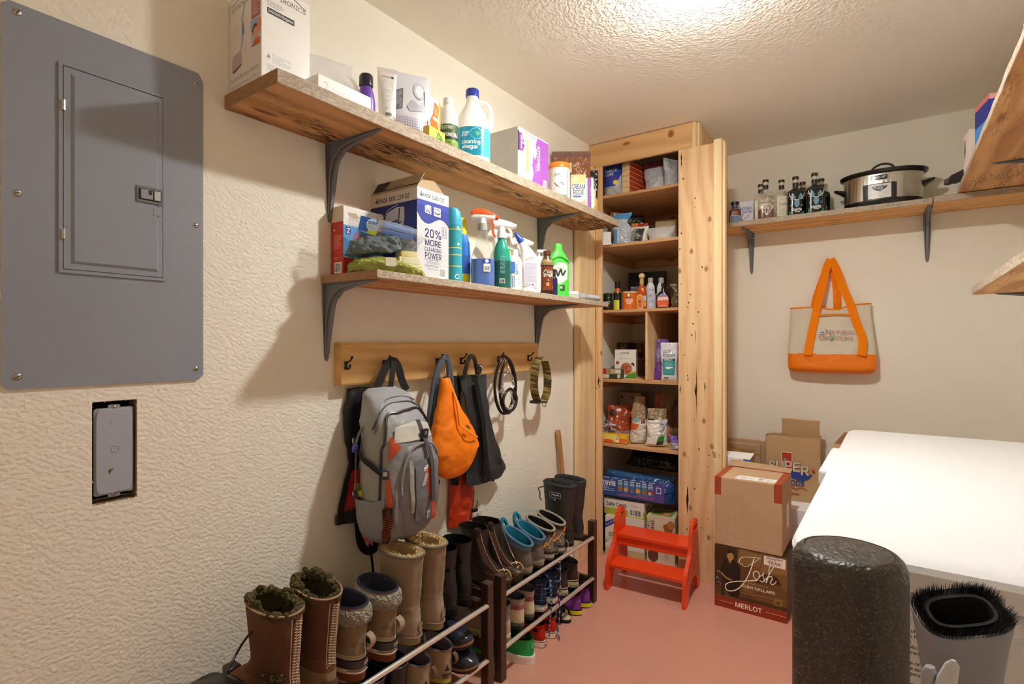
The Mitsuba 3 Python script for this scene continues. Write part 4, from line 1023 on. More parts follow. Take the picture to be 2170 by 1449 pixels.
cloth('yellow_green_towel','yellow green fluffy towel folded flat on the lower shelf edge','towel',(.165,1.165,LT),62,[(-.105,.02,.012,.012),(-.09,.065,.024,.018),(-.03,.085,.034,.022),(.03,.085,.030,.02),(.08,.07,.022,.014),(.12,.045,.014,.010),(.135,.01,.006,.006)],'#a9b05e','fleece',.007,30,4)
kk,T=cloth('grey_glove','rolled grey blue work glove on top of the towel','glove',(.165,1.135,LT+.05),60,[(-.085,.01,.01,.02),(-.075,.03,.026,.025),(-.03,.036,.034,.034),(.02,.038,.038,.042),(.06,.036,.034,.046),(.08,.012,.014,.046)],'#68747a','v_fabric',.007,34,7)
g=G();g.add(cbox((-.016,-.0015,-.013),(.016,.0015,.013),.0005),'#e9e3cf',X4((.252,1.118,LT+.032),rz=58));put('grey_glove__care_tag',g,'v_matte')
pouch('sponge_bag','clear plastic bag of pale yellow sponges before the blue carton','bag',(.205,1.232,LT+.012),66,.10,.12,.07,lambda x,z,fr:'#ffffff',None,'clear_film',top=.7,wrinkle=.007,seed=2,part='film')
g=G(X4((.205,1.232,LT+.016),rz=66));g.add(rbox((-.042,-.027,0),(.042,.027,.022),.004),'#e6dfae');g.add(rbox((-.038,-.025,.0225),(.036,.025,.046),.004),'#efe9cb');g.add(rbox((-.03,-.02,.0465),(.028,.02,.066),.004),'#e8d98a');put('sponge_bag__sponge',g,'v_matte')
k,T=vessel('aerosol_can','turquoise aerosol spray can beside the blue carton','spray can',(.215,1.447,LT),46,[(0,.026,.026),(.003,.0285,.0285),(.185,.0285,.0285),(.20,.026,.026),(.203,.0265,.0265)],['#37a7bd']*4,'v_satin')
sub(k,'cap',T,[(loft([ring(0,0,.203,.0272,.0272),ring(0,0,.225,.0272,.0272),ring(-.002,0,.255,.024,.024),ring(-.004,0,.265,.017,.018),ring(-.004,0,.268,.006,.006)]),'#3fb0d8')],'v_satin')
p=Print();[p.rect(-.028,z,.03,z+.0035,'#e1dd7a',8)for z in(.185,.12,.095,.055)];p.lines(-.028,.13,.012,.18,12,'#86cfdc',3,.3);p.lines(-.028,.06,.012,.09,8,'#86cfdc',4,.3);p.disc(.01,.02,.009,'#e3eef0');p.disc(.012,.02,.005,'#3aa8be');p.poly([(.006,.19),(.012,.2),(.018,.19)],'#e8f2f4');p.disc(.014,.135,.005,'#d3ecef')
g=G(T);p.onto(g,cylmap(.0287,-90));put(k+'__print',g,'v_satin',60)
k,T=vessel('rinse_aid_bottle','blue and yellow bottle behind the glass cleaner spray','bottle',(.135,1.575,LT),46,[(0,.034,.022),(.004,.037,.025),(.05,.038,.026),(.12,.038,.026),(.17,.034,.024),(.2,.024,.02),(.215,.02,.018)],['#2a62bf','#d9d042','#2a62bf','#2f74cf','#3f86da','#3f86da'],'v_satin',28,power=2.6)
sub(k,'cap',T,[(loft([ring(0,0,.19,.024,.02,2.4),ring(0,0,.24,.024,.02,2.4),ring(.004,0,.262,.017,.016,2.4),ring(.008,0,.268,.006,.008)]),'#e6cf38')],'v_satin')
def glass_spray():
 k=thing('glass_cleaner_spray','clear spray bottle half full of blue liquid with an orange trigger','spray bottle')
 T=X4((.213,1.612,LT),rz=46)
 prof=[(0,.042,.026),(.004,.045,.029),(.06,.046,.03),(.11,.044,.029),(.15,.030,.023),(.175,.022,.020),(.205,.020,.019),(.218,.014,.014)]
 R=[ring(0,0,z,a,b,2.6,30)for z,a,b in prof]
 g=G(T);g.add(loft(R));put(k+'__bottle',g,'clear_glass',50)
 R=[ring(0,0,z,a-.002,b-.002,2.6,30)for z,a,b in((.002,.041,.026),(.006,.045,.029),(.06,.046,.03),(.104,.0445,.0293))]
 g=G(T);g.add(loft(R),'#2468c9');put(k+'__liquid',g,'v_gloss',40)
 p=Print();p.rect(.008,.055,.034,.088,'#f0f1f4');p.bars(.01,.057,.032,.078,7,False);p.poly([(.008,.085),(.034,.085),(.036,.104),(.006,.104)],'#3d51a8');p.disc(.021,.095,.007,'#dfe4f4')
 g=G(T);p.onto(g,plane((-.008,-.0312,0),(1,0,0),(0,0,1)));put(k+'__label',g,'v_card')
 trigger_head(k,T@X4(rz=180),.215,'#f0efee','#e2512a','#a9a79f',1.32,'#e85a2a')
glass_spray()
k,T=vessel('green_spray','teal green spray bottle with a white trigger head','spray bottle',(.222,1.722,LT),48,[(0,.034,.03),(.004,.037,.033),(.05,.037,.033),(.11,.037,.033),(.15,.033,.03),(.178,.022,.021),(.19,.0155,.0155),(.205,.015,.015)],['#1f5f58','#1f5f58','#1f5f58','#2a9a83','#2a9a83','#2a9a83','#2a9a83'],'v_gloss')
trigger_head(k,T@X4(rz=180),.202,'#f3f3f2','#f0f0f0','#f5f5f4',1.3)
p=Print();p.bars(-.015,.02,.006,.038,6);p.lines(-.012,.06,.008,.13,14,'#8fd4c2',4,.3)
g=G(T);p.onto(g,cylmap(.0353,-90));put(k+'__print',g,'v_card',60)
k,T=vessel('white_trigger_bottle','white trigger spray bottle with a pale teal nozzle behind the green spray','spray bottle',(.105,1.845,LT),48,[(0,.033,.026),(.004,.036,.029),(.14,.036,.029),(.18,.02,.02),(.2,.015,.015)],'#f1f1ef','v_satin')
trigger_head(k,T@X4(rz=180),.2,'#f3f3f2','#eeeeee','#e9e9e8',1.25)
k,T=vessel('blue_label_bottle','white flip-top bottle with a blue striped label','bottle',(.228,1.805,LT),48,[(0,.026,.02),(.004,.029,.023),(.12,.029,.023),(.135,.022,.019),(.142,.015,.015)],'#f3f4f5','v_satin',power=2.6)
sub(k,'cap',T,[(cap_(.14,.168,.015),'#f5f5f5')])
p=Print();p.rect(-.026,.07,-.004,.115,'#3f78c0',4);[p.rect(-.026+i*.006,.012,-.023+i*.006,.06,'#7fb0dd')for i in range(4)];p.text(-.004,.108,.014,'Soft','#5f93cc',w=.045,rot=-90);p.lines(.008,.02,.026,.1,10,'#cdd4dc',3,.3)
g=G(T);p.onto(g,lambda u,v,l:np.stack([u,-.0232-.02*(np.sqrt(np.clip(1-(u/.034)**2,.01,1))-1)*0-np.ravel(l)-.0003,v],1));put(k+'__print',g,'v_card')
k,T=vessel('green_ring_can','white can with a green and yellow ring behind the blue label bottle','can',(.15,1.85,LT),48,[(0,.026,.026),(.003,.028,.028),(.16,.028,.028),(.175,.026,.026),(.185,.02,.02),(.19,.018,.018)],['#f0f0ee','#f0f0ee','#e8b93a','#3d8f4f','#dfe3da'],'v_satin')
def toilet():
 k=thing('toilet_cleaner','white angled neck toilet cleaner bottle with a blue cap','bottle')
 T=X4((.213,1.935,LT),rz=50)
 R=[]
 for z,x,a,b in((0,0,.038,.023),(.004,0,.041,.026),(.08,0,.041,.026),(.125,.0,.041,.026),(.155,-.004,.036,.025),(.178,-.012,.026,.021),(.20,-.024,.017,.016),(.222,-.036,.0125,.012)):
  R.append(ring(x,0,z,a,b,2.7,30))
 for i in range(4,8):
  c=R[i].mean(0);a=(i-3)*9
  R[i]=app(X4(ry=-a),R[i]-c)+c
 g=G(T);g.add(loft(R),'#eceaea');put(k+'__bottle',g,'v_satin',45)
 c=R[-1].mean(0);N=X4(c,ry=-38)
 sub(k,'cap',T@N,[(loft([ring(0,0,-.004,.0145,.0145),ring(0,0,.014,.0135,.0135),ring(0,0,.03,.0095,.0095),ring(0,0,.04,.0085,.0085),ring(0,0,.044,.005,.005)]),'#2b52c8')])
 p=Print();p.poly([(-.03,.028),(.028,.02),(.03,.12),(.02,.135),(-.012,.14),(-.032,.115)],'#ccccd8');p.lines(-.027,.045,.024,.128,16,'#9a9ab6',5,.32);p.rect(-.028,.03,.0,.04,'#b5b5c6');p.disc(.008,.035,.003,'#3a3a55')
 for i in range(3):p.stroke([(-.026,.146-i*.005),(-.004,.152-i*.004),(.022,.155-i*.004)],.0016,'#c4c3c6')
 g=G(T);p.onto(g,plane((0,-.0262,0),(1,0,0),(0,0,1)));put(k+'__label',g,'v_card')
toilet()
k,T=vessel('white_sprayer','white trigger sprayer mostly hidden behind the angled toilet cleaner','spray bottle',(.10,2.03,LT),60,[(0,.035,.028),(.004,.038,.031),(.13,.038,.031),(.175,.02,.02),(.19,.015,.015)],'#efefed','v_satin')
trigger_head(k,T@X4(rz=180),.19,'#f3f3f2','#eeeeee','#eeeeee',1.4)
k,T=vessel('white_flip_bottle','small white bottle glimpsed behind the toilet cleaner label','bottle',(.15,1.93,LT),48,[(0,.022,.022),(.003,.024,.024),(.16,.024,.024),(.175,.014,.014)],'#efeff0','v_satin');sub(k,'cap',T,[(cap_(.174,.2,.014),'#f2f2f2')])
k,T=vessel('pump_bottle','white pump bottle sticking out behind the brown polish bottle','bottle',(.13,2.145,LT),48,[(0,.028,.022),(.004,.03,.024),(.15,.03,.024),(.17,.02,.018),(.178,.014,.014)],'#eeeeec','v_satin')
sub(k,'pump',T,[(cap_(.176,.195,.014),'#f2f2f2'),(tube([(0,0,.19),(0,0,.215)],.005,10),'#f2f2f2'),(rbox((-.012,-.011,.212),(.034,.011,.226),.005),'#f4f4f4')])
k,T=vessel('wood_polish','brown furniture polish bottle with a dark cap','bottle',(.235,2.045,LT),50,[(0,.027,.024),(.004,.030,.026),(.012,.030,.026),(.02,.028,.024),(.125,.028,.024),(.13,.030,.026),(.142,.029,.025),(.155,.0235,.022),(.168,.015,.015),(.178,.0145,.0145)],['#2a1710','#2a1710','#3a1d12','#7b3b22','#2a1a12','#8d7850','#a08a62','#5a4630'],'v_gloss')
sub(k,'cap',T,[(cap_(.176,.196,.0175),'#5b2a20')],'v_satin')
p=Print();p.poly([(-.024,.1),(-.012,.112),(.014,.112),(.026,.1),(.024,.078),(.0,.06),(-.022,.078)],'#e9e2d2');p.poly([(-.021,.099),(-.011,.108),(.013,.108),(.023,.099),(.021,.08),(.0,.065),(-.019,.08)],'#24413a');p.text(-.008,.094,.012,'Old','#f0ece0',bold=True);p.text(-.018,.08,.012,'Engli','#f0ece0',w=.037,bold=True);p.disc(-.004,.045,.008,'#d9a558');p.poly([(-.022,.02),(.024,.024),(.024,.04),(-.02,.03)],'#c98a4a')
g=G(T);p.onto(g,cylmap(.0284,-90,ry=.86));put(k+'__label',g,'v_gloss',60)
k,T=vessel('navy_bottle','small navy blue pump bottle in front of the green dish soap','bottle',(.252,2.073,LT),50,[(0,.0165,.0165),(.003,.0185,.0185),(.07,.0185,.0185),(.08,.014,.014),(.084,.0095,.0095),(.088,.009,.009)],'#23244f','v_gloss')
sub(k,'cap',T,[(cap_(.086,.116,.0105),'#20222b')])
def dish():
 k=thing('dish_soap','bright green dish soap bottle on the lower shelf','bottle')
 T=X4((.20,2.20,LT),rz=54)
 R=[ring(0,0,z,a,b,3.2,32)for z,a,b in((0,.050,.023),(.004,.053,.026),(.10,.053,.026),(.165,.053,.026),(.185,.048,.025),(.205,.033,.021),(.222,.021,.018))]
 g=G(T);g.add(loft(R),'#4fd44a');put(k+'__bottle',g,'v_satin',40)
 sub(k,'cap',T,[(loft([ring(0,0,.22,.0195,.0185,3),ring(0,0,.25,.0175,.0165,3),ring(0,0,.254,.015,.014,3)]),'#5ee052')],'v_satin')
 p=Print();p.poly([(-.045,.13),(-.01,.165),(.03,.16),(.038,.145),(.036,.085),(.0,.06),(-.045,.075)],'#e3f2dd');p.stroke([(-.036,.105),(-.02,.125),(-.012,.1),(.004,.13),(.012,.105),(.026,.125)],.009,'#22392a');p.text(-.03,.132,.01,'grease','#3d5a3e',w=.05,skew=.3);p.poly([(.0,.03),(.024,.03),(.024,.058),(.0,.058)],'#2f5a2b');p.disc(.006,.046,.006,'#cfe6c4')
 g=G(T);p.onto(g,plane((0,-.0262,0),(1,0,0),(0,0,1)));put(k+'__label',g,'v_card')
 g=G(T);g.add(tube(spline([(-.052,-.0262,.165),(-.02,-.028,.185),(.004,-.028,.19),(.03,-.0275,.178),(.05,-.0265,.17)],14),.003,6),'#3bb238');put(k+'__grip_ridge',g,'v_satin')
dish()
k=thing('scrub_brush','small white scrub brush lying by the far end of the lower shelf','brush')
T=X4((.226,2.295,LT),rz=40);g=G(T);g.add(rbox((-.026,-.017,.018),(.026,.017,.036),.006),'#f1f0ee');put(k+'__handle',g,'v_satin')
g=G(T);r_=np.random.default_rng(3)
for i in range(11):
 for j in range(7):
  c=np.array([-.022+i*.0044,-.013+j*.0043,0]);g.add(tube([c+[0,0,.019],c+[r_.normal()*.001,r_.normal()*.001,.001]],.0014,4),'#efeeea')
put(k+'__bristles',g,'v_matte',kind='stuff')
cloth('grey_rag','pale grey rag hanging over the far end of the lower shelf','rag',(.215,2.42,LT),66,[(-.085,.012,.01,.010),(-.07,.032,.018,.014),(-.02,.04,.02,.016),(.03,.04,.017,.013),(.08,.036,.017,.012),(.105,.02,.01,.008)],'#b9b9c0','fleece',.004,32,9)
def backpack():
 k=thing('backpack','grey hiking backpack with orange patches hanging on the hook rail','backpack')
 prof=np.array([(.602,.10,.155,.05),(.612,.08,.185,.08),(.64,.06,.22,.102),(.69,.055,.243,.114),(.76,.05,.252,.118),(.86,.05,.250,.117),(.93,.05,.240,.114),(.985,.05,.218,.109),(1.03,.05,.186,.102),(1.065,.052,.15,.093),(1.09,.055,.112,.08),(1.102,.06,.088,.058)])
 zz=prof[:,0]
 YC=1.238
 def par(z):
  return[np.interp(z,zz,prof[:,i])for i in(1,2,3)]
 def surf(a,z,l=0.0,yc=YC,shift=0.0,wscale=1.0):
  b,f,w=par(z)
  t=np.radians(a);c,s=np.cos(t),np.sin(t)
  xc,xr=(b+f)/2,(f-b)/2
  lean=(z-.85)*.0
  return np.stack([xc+shift+(xr+np.ravel(l))*np.sign(c)*np.abs(c)**.72,yc+lean+(w*wscale+np.ravel(l))*np.sign(s)*np.abs(s)**.72,np.broadcast_to(z,np.shape(a))],-1)
 A=np.arange(64)/64*360
 zs=np.concatenate([np.linspace(.602,.64,6),np.linspace(.66,1.06,26),np.linspace(1.07,1.102,6)])
 R=[surf(A,np.full(64,z))for z in zs]
 v,f=loft(R)
 v=lump(v,.0075,17,3);v=lump(v,.003,48,5)
 c=v[f].mean(1)
 col=np.array([lin('#8b8c90')]*len(f))
 for i,(x,y,z)in enumerate(c):
  a=math.degrees(math.atan2(y-YC,x-.165))
  if x<.075:col[i]=lin('#2b2b2f')
  elif z>1.0:col[i]=lin('#97989c')
  elif-120<a<-62:col[i]=lin('#91908b')
  elif a>60:col[i]=lin('#7d7e83')
 g=G();g.add((v,f),col);put(k+'__body',g,'nylon',60)
 pz=np.array([(.618,.05),(.63,.066),(.68,.083),(.76,.09),(.85,.086),(.9,.076),(.925,.06),(.935,.04)])
 R=[]
 for z,w in zip(np.linspace(.618,.935,18),np.interp(np.linspace(.618,.935,18),pz[:,0],pz[:,1])):
  b,fr,_=par(z);r=ring(fr-.035,YC+.012,z,.058*(w/.09)**.6,w,2.6,40);R.append(r)
 v,f=loft(R);v=lump(v,.006,24,8);v=lump(v,.003,60,4)
 g=G();g.add((v,f),'#7f7f85');pk=put(k+'__front_pocket',g,'nylon',60)
 def patch(name,pts,colr,lift=.003,bs='nylon'):
  g=G();p=Print();q=np.array(pts,float);p.poly(np.stack([q[:,0]/100,q[:,1]],1),colr)
  onto_dense(p,g,lambda u,vv,l:surf(u*100,vv,l+lift),.03,base=.004);return put(k+'__'+name,g,bs,60)
 patch('pale_panel',[(-38,.94),(-30,.985),(5,.998),(34,.985),(36,.945),(0,.94)],'#b9b6ab')
 patch('orange_panel',[(-52,.885),(-46,.955),(-40,.96),(-26,.925),(-38,.905)],'#b5452a')
 patch('orange_panel',[(-58,.71),(-58,.845),(-50,.85),(-44,.72),(-47,.70)],'#c04f31')
 patch('reflective_panel',[(-40,.69),(-40,.8),(-36,.80),(-34,.69)],'#8e8f95')
 def arch(name,pts,r,colr,lift=.004):
  q=spline(pts,44);P=surf(q[:,0],q[:,1],lift)
  g=G();g.add(tube(P,r,6),colr);return put(k+'__'+name,g,'v_satin',50)
 arch('zip',[(-72,.72),(-70,.82),(-62,.93),(-48,.99),(-20,1.028),(12,1.035),(40,1.015),(56,.97)],.0048,'#232326')
 arch('zip',[(-82,.98),(-60,1.02),(-30,1.05),(0,1.058),(36,1.045),(60,1.01)],.0026,'#4c4d52')
 arch('zip',[(-78,.97),(-52,1.035),(-20,1.068),(16,1.072),(44,1.058)],.0022,'#5a5b60')
 def psurf(y,z,l):
  b,fr,_=par(z);w=np.interp(z,pz[:,0],pz[:,1])
  c=np.clip(1-(np.abs(y)/w)**2.6,0,1)**(1/2.6)
  return np.stack([fr-.035+.058*(w/.09)**.6*c+.006+np.ravel(l),YC+.012+y,np.broadcast_to(z,np.shape(y))],-1)
 def ppatch(name,pts,colr,bs='nylon',lift=0.0):
  g=G();p=Print();p.poly(pts,colr);onto_dense(p,g,lambda u,vv,l:psurf(u,vv,l+lift),.012);return put(pk+'__'+name,g,bs,60)
 ppatch('dark_panel',[(-.045,.69),(-.05,.78),(-.048,.87),(.0,.885),(.05,.87),(.055,.78),(.05,.7),(0,.66)],'#6b6b72')
 ppatch('orange_stripe',spline([(-.004,.855),(.002,.86),(.006,.80),(.02,.755),(.045,.70),(.05,.672),(.04,.675),(.02,.72),(.0,.77),(-.008,.82)],50,True),'#cc5534',lift=.001)
 ppatch('grey_seam',[(-.062,.72),(-.068,.80),(-.064,.885),(-.054,.885),(-.056,.80),(-.052,.72)],'#a3a39d',lift=.001)
 g=G();p=Print();p.disc(.004,.712,.0075,'#d9d9dc');p.disc(.004,.712,.0052,'#66666c');p.disc(.004,.712,.0028,'#d9d9dc');p.rect(.0,.69,.003,.702,'#d0d0d4');p.rect(.005,.688,.007,.701,'#d0d0d4');onto_dense(p,g,lambda u,vv,l:psurf(u,vv,l+.002),.008);put(pk+'__logo',g,'v_matte')
 g=G();p=Print();p.poly([(-.03,.8),(-.012,.84),(.0,.835),(-.015,.80)],'#a7a7ae');p.poly([(-.02,.855),(.0,.865),(.002,.858),(-.015,.848)],'#d5d5da');p.lines(-.02,.845,.0,.858,2,'#e9e9ec',2,.4);onto_dense(p,g,lambda u,vv,l:psurf(u,vv,l+.0015),.01);put(pk+'__print',g,'v_satin')
 q=spline([(-.085,.78),(-.075,.87),(-.045,.918),(.0,.93),(.05,.918),(.08,.87)],26)
 g=G();g.add(tube(psurf(q[:,0],q[:,1],.003),.004,6),'#8b8b8d');put(pk+'__flap_edge',g,'v_fabric',50)
 q=np.stack([np.full(16,.022),np.linspace(.985,.74,16)],1)
 top=surf(np.full(6,8),np.linspace(1.0,.95,6),.008);low=psurf(np.full(12,.012),np.linspace(.93,.745,12),.010)
 P=np.vstack([top,low]);g=G();g.add(strap(P,.016,.0025,(1,0,.15)),'#4c4a52');put(k+'__strap',g,'v_fabric')
 c=surf(np.array([8.0]),np.array([.955]),.012)[0]
 g=G(X4(c,ry=14));g.add(rbox((-.004,-.016,-.02),(.008,.016,.018),.004),'#1c1c1f');g.add(rbox((.003,-.009,-.028),(.011,.009,.004),.003),'#2d2d31');g.add(rbox((.007,-.006,-.006),(.0105,.006,.012),.0015),'#7d7d84');put(k+'__buckle',g,'v_gloss')
 def side(name,a0,a1,z0,z1,off,colr,bs,curve=0.0,kind=None):
  A=np.linspace(a0,a1,22);Zz=np.linspace(0,1,16);R=[]
  for t in Zz:
   zt=z0+t*(z1-z0)+curve*np.sin((A-a0)/(a1-a0)*np.pi)*t
   R.append(surf(A,np.clip(zt,.602,1.1),off*(1+.5*t)))
  v,f=loft(R,closed=False,caps=(False,False));v=lump(v,.003,26,11)
  g=G();g.add((v,f),colr);return put(k+'__'+name,g,bs,60)
 side('side_pocket',-148,-60,.604,.775,.010,'#85868d','nylon',-.02)
 side('mesh_insert',-62,-44,.615,.745,.012,'#3a2c28','v_fabric',.0)
 g=G();r=np.random.default_rng(3)
 for i in range(16):
  z=.622+i*.0075;w=9*math.sin((i+1)/17*np.pi)
  g.add(tube(surf(np.linspace(-53-w,-53+w,5),np.full(5,z)+np.linspace(-.004,.004,5),.0185),.0011,4),'#a5482c')
 put(k+'__mesh_cord',g,'v_fabric',kind='stuff')
 g=G();P=surf(np.linspace(-118,-58,14),np.linspace(.93,.845,14)-.012*np.sin(np.linspace(0,np.pi,14)),.012);n=P-np.array([.165,YC,0]);n[:,2]=0
 g.add(strap(P,.017,.0025,n),'#2f3034');put(k+'__strap',g,'v_fabric')
 g=G();P=surf(np.linspace(-112,-118,12),np.linspace(.925,.765,12),.014);n=P-np.array([.165,YC,0]);n[:,2]=0
 g.add(strap(P,.018,.0025,n),'#5d5d63');put(k+'__strap',g,'v_fabric')
 for a,z,s in((-118,.935,1),(-57,.848,.9),(-114,.768,.8)):
  c=surf(np.array([a]),np.array([z]),.016)[0]
  g=G(X4(c,rz=a));g.add(rbox((-.003,-.012*s,-.015*s),(.006,.012*s,.015*s),.003),'#2a2b2f');g.add(rbox((.004,-.007*s,-.004*s),(.0075,.007*s,.010*s),.0015),'#b5b6b4');put(k+'__buckle',g,'v_gloss')
 P=spline([(.075,1.200,1.078),(.078,1.228,1.13),(.079,1.262,1.181),(.081,1.282,1.192),(.083,1.298,1.178),(.082,1.318,1.13),(.08,1.345,1.085)],26)
 g=G();g.add(strap(P,.026,.004,(.9,-.35,.1)),'#2e2c2b');put(k+'__grab_loop',g,'v_fabric')
 g=G();P=spline([(.075,1.268,1.075),(.087,1.27,1.13),(.088,1.278,1.19)],10);g.add(strap(P,.02,.003,(1,-.2,0)),'#191919');put(k+'__grab_loop',g,'v_satin')
 g=G();P=spline([(.12,1.14,1.0),(.105,1.118,.965),(.1,1.108,.93)],10);g.add(tube(P,.004,8),'#6c7074');g.add(tube([(.1,1.108,.93),(.098,1.104,.915)],.0085,10),'#4657c6');g.add(tube([(.098,1.104,.915),(.097,1.102,.905)],[.0085,.006],10),'#3b49b0');put(k+'__drink_valve',g,'v_satin')
 for y0,dy in((1.155,.0),(1.215,.02)):
  P=spline([(.055,y0,.66),(.045,y0+.012,.61),(.04,y0+.03,.565),(.045,y0+.055+dy,.545),(.06,y0+.08+dy,.57),(.065,y0+.085+dy,.62)],22)
  g=G();g.add(strap(P,.026,.006,(1,-.3,0)),'#1c1b1b');put(k+'__shoulder_strap',g,'v_fabric')
 P=spline([(.05,1.205,.575),(.048,1.214,.53),(.05,1.219,.48),(.052,1.222,.43)],12);g=G();g.add(strap(P,.008,.0015,(1,-.4,0)),'#1d1d1d');put(k+'__strap',g,'v_fabric')
 g=G();g.add(tube(spline([(.048,1.165,.672),(.052,1.168,.64),(.06,1.178,.6),(.075,1.19,.585)],12),.0045,8),'#d8432a');put(k+'__piping',g,'v_satin')
 g=G();c=surf(np.array([-128.0]),np.array([.775]),.006)[0];g.add(rbox(c+[-.008,-.01,-.012],c+[.008,.01,.022],.005),'#8d9436');g.add(rbox(c+[.02,-.016,-.014],c+[.04,.0,.006],.004),'#9aa03a');put(k+'__pocket_item',g,'v_satin')
backpack()
def sheet(name,label,cat,rows,colf,bsdf='nylon',n=30,amp=.008,freq=14,seed=0,th=.012,parts=None,ripple=0):
 """A hanging limp panel: rows (z, y left, y right, x) from the top down; colf(s, t)."""
 k=thing(name,label,cat)
 rows=np.array(rows,float)
 q=np.linspace(0,1,34);tt=np.linspace(0,1,len(rows))
 rr=np.stack([np.interp(q,tt,rows[:,i])for i in range(4)],1)
 R=[]
 for i,(z,yl,yr,x)in enumerate(rr):
  s=np.linspace(0,1,n)
  y=yl+(yr-yl)*s
  bow=.022*np.sin(s*np.pi)+.006*np.sin(s*np.pi*(3+ripple)+i*.1)
  fr=np.stack([x+bow*.8,y,np.full(n,z)],1);bk=np.stack([x+bow*.35-th*np.sin(s*np.pi)-.002,y,np.full(n,z)],1)
  R.append(np.vstack([fr,bk[::-1]]))
 v,f=loft(R);v=lump(v,amp,freq,seed);v=lump(v,amp*.35,freq*3.3,seed+1);v[:,0]=np.maximum(v[:,0],.0035)
 c=v[f].mean(1);zt,zb=rows[0,0],rows[-1,0]
 C=np.array([lin(colf((y-np.interp(zt-z,zt-rows[:,0],rows[:,1]))/max(1e-6,np.interp(zt-z,zt-rows[:,0],rows[:,2])-np.interp(zt-z,zt-rows[:,0],rows[:,1])),(zt-z)/(zt-zb)))for x,y,z in c])
 g=G();g.add((v,f),C);put(k+'__fabric',g,bsdf,60)
 return k
k=sheet('gaiter','black and red gaiter hanging behind the left side of the backpack','gaiter',[(1.10,1.145,1.24,.010),(1.03,1.128,1.24,.010),(.93,1.13,1.24,.012),(.85,1.150,1.25,.014),(.80,1.128,1.25,.012),(.70,1.105,1.25,.010),(.655,1.108,1.25,.010)],lambda s,t:'#b02420' if(.62<t<.9 and s>.16)else '#232426',amp=.008,seed=2)
g=G();g.add(rbox((.012,1.094,.66),(.024,1.118,.692),.003),'#151516');put(k+'__buckle',g,'v_satin')
k=thing('rubber_hose','grey blue rubber hose folded over the hook beside the orange bag','hose')
for d in(0,.018):
 P=spline([(.075+d*.3,1.462+d,.88),(.076+d*.3,1.463+d,.98),(.079,1.482+d,1.09),(.083,1.515+d*.6,1.178),(.086,1.543,1.203-d*.5),(.083,1.568-d*.5,1.17),(.078,1.588-d,1.1),(.072,1.6-d,1.0)],44)
 g=G();g.add(tube(P,.0085,10),'#4b5a66');put(k+'__loop',g,'v_gloss',60)
def orange_bag():
 k=thing('stuff_sack','bright orange nylon stuff sack hanging on the hook rail','bag')
 rows=[(1.120,1.508,.012,.016),(1.105,1.511,.020,.02),(1.08,1.514,.027,.022),(1.03,1.522,.05,.03),(.98,1.530,.074,.038),(.93,1.541,.100,.045),(.88,1.555,.126,.05),(.845,1.564,.135,.052),(.81,1.556,.120,.05),(.775,1.547,.092,.044),(.752,1.546,.066,.034),(.742,1.548,.040,.02)]
 rows=np.array(rows);q=np.linspace(1.120,.742,34)
 R=[]
 for z in q:
  yc,w,d=[np.interp(-z,-rows[:,0],rows[:,i])for i in(1,2,3)]
  R.append(ring(.118,yc,z,d,w,2.1,40))
 v,f=loft(R[::-1]);v=lump(v,.012,13,21,(1,.5,.3));v=lump(v,.005,34,5,(1,.5,.3));v[:,0]=np.maximum(v[:,0],.06)
 g=G();g.add((v,f),'#f07e0e');put(k+'__sack',g,'nylon',70)
 P=spline([(.14,1.522,1.08),(.162,1.525,1.02),(.17,1.527,.96),(.172,1.528,.945)],16)
 g=G();g.add(tube(P,.005,8),'#f39a3a');P=spline([(.172,1.528,.945),(.185,1.56,.92),(.18,1.60,.90),(.165,1.64,.885)],14);g.add(tube(P,.003,6),'#f5a145');put(k+'__seam',g,'v_fabric')
 g=G();P=spline([(.09,1.545,1.19),(.098,1.53,1.15),(.116,1.512,1.12)],10);g.add(tube(P,.0025,6),'#241c16');g.add(ball((.116,1.51,1.118),.011,1,(1,1.3,.8)),'#241a14');put(k+'__drawcord',g,'v_satin')
 g=G();g.add(cbox((-.001,-.014,-.0045),(.001,.014,.0045),.0003),'#7d5a34',X4((.183,1.563,.935),rx=-32,ry=5));put(k+'__label_tab',g,'v_matte')
 P=spline([(.07,1.452,.90),(.09,1.44,.82),(.1,1.45,.76),(.1,1.47,.735)],12);g=G();g.add(tube(P,.003,6),'#1f1a18');g.add(rbox((.09,1.455,.722),(.112,1.488,.742),.006),'#1f1f21');put(k+'__cord_lock',g,'v_satin')
orange_bag()
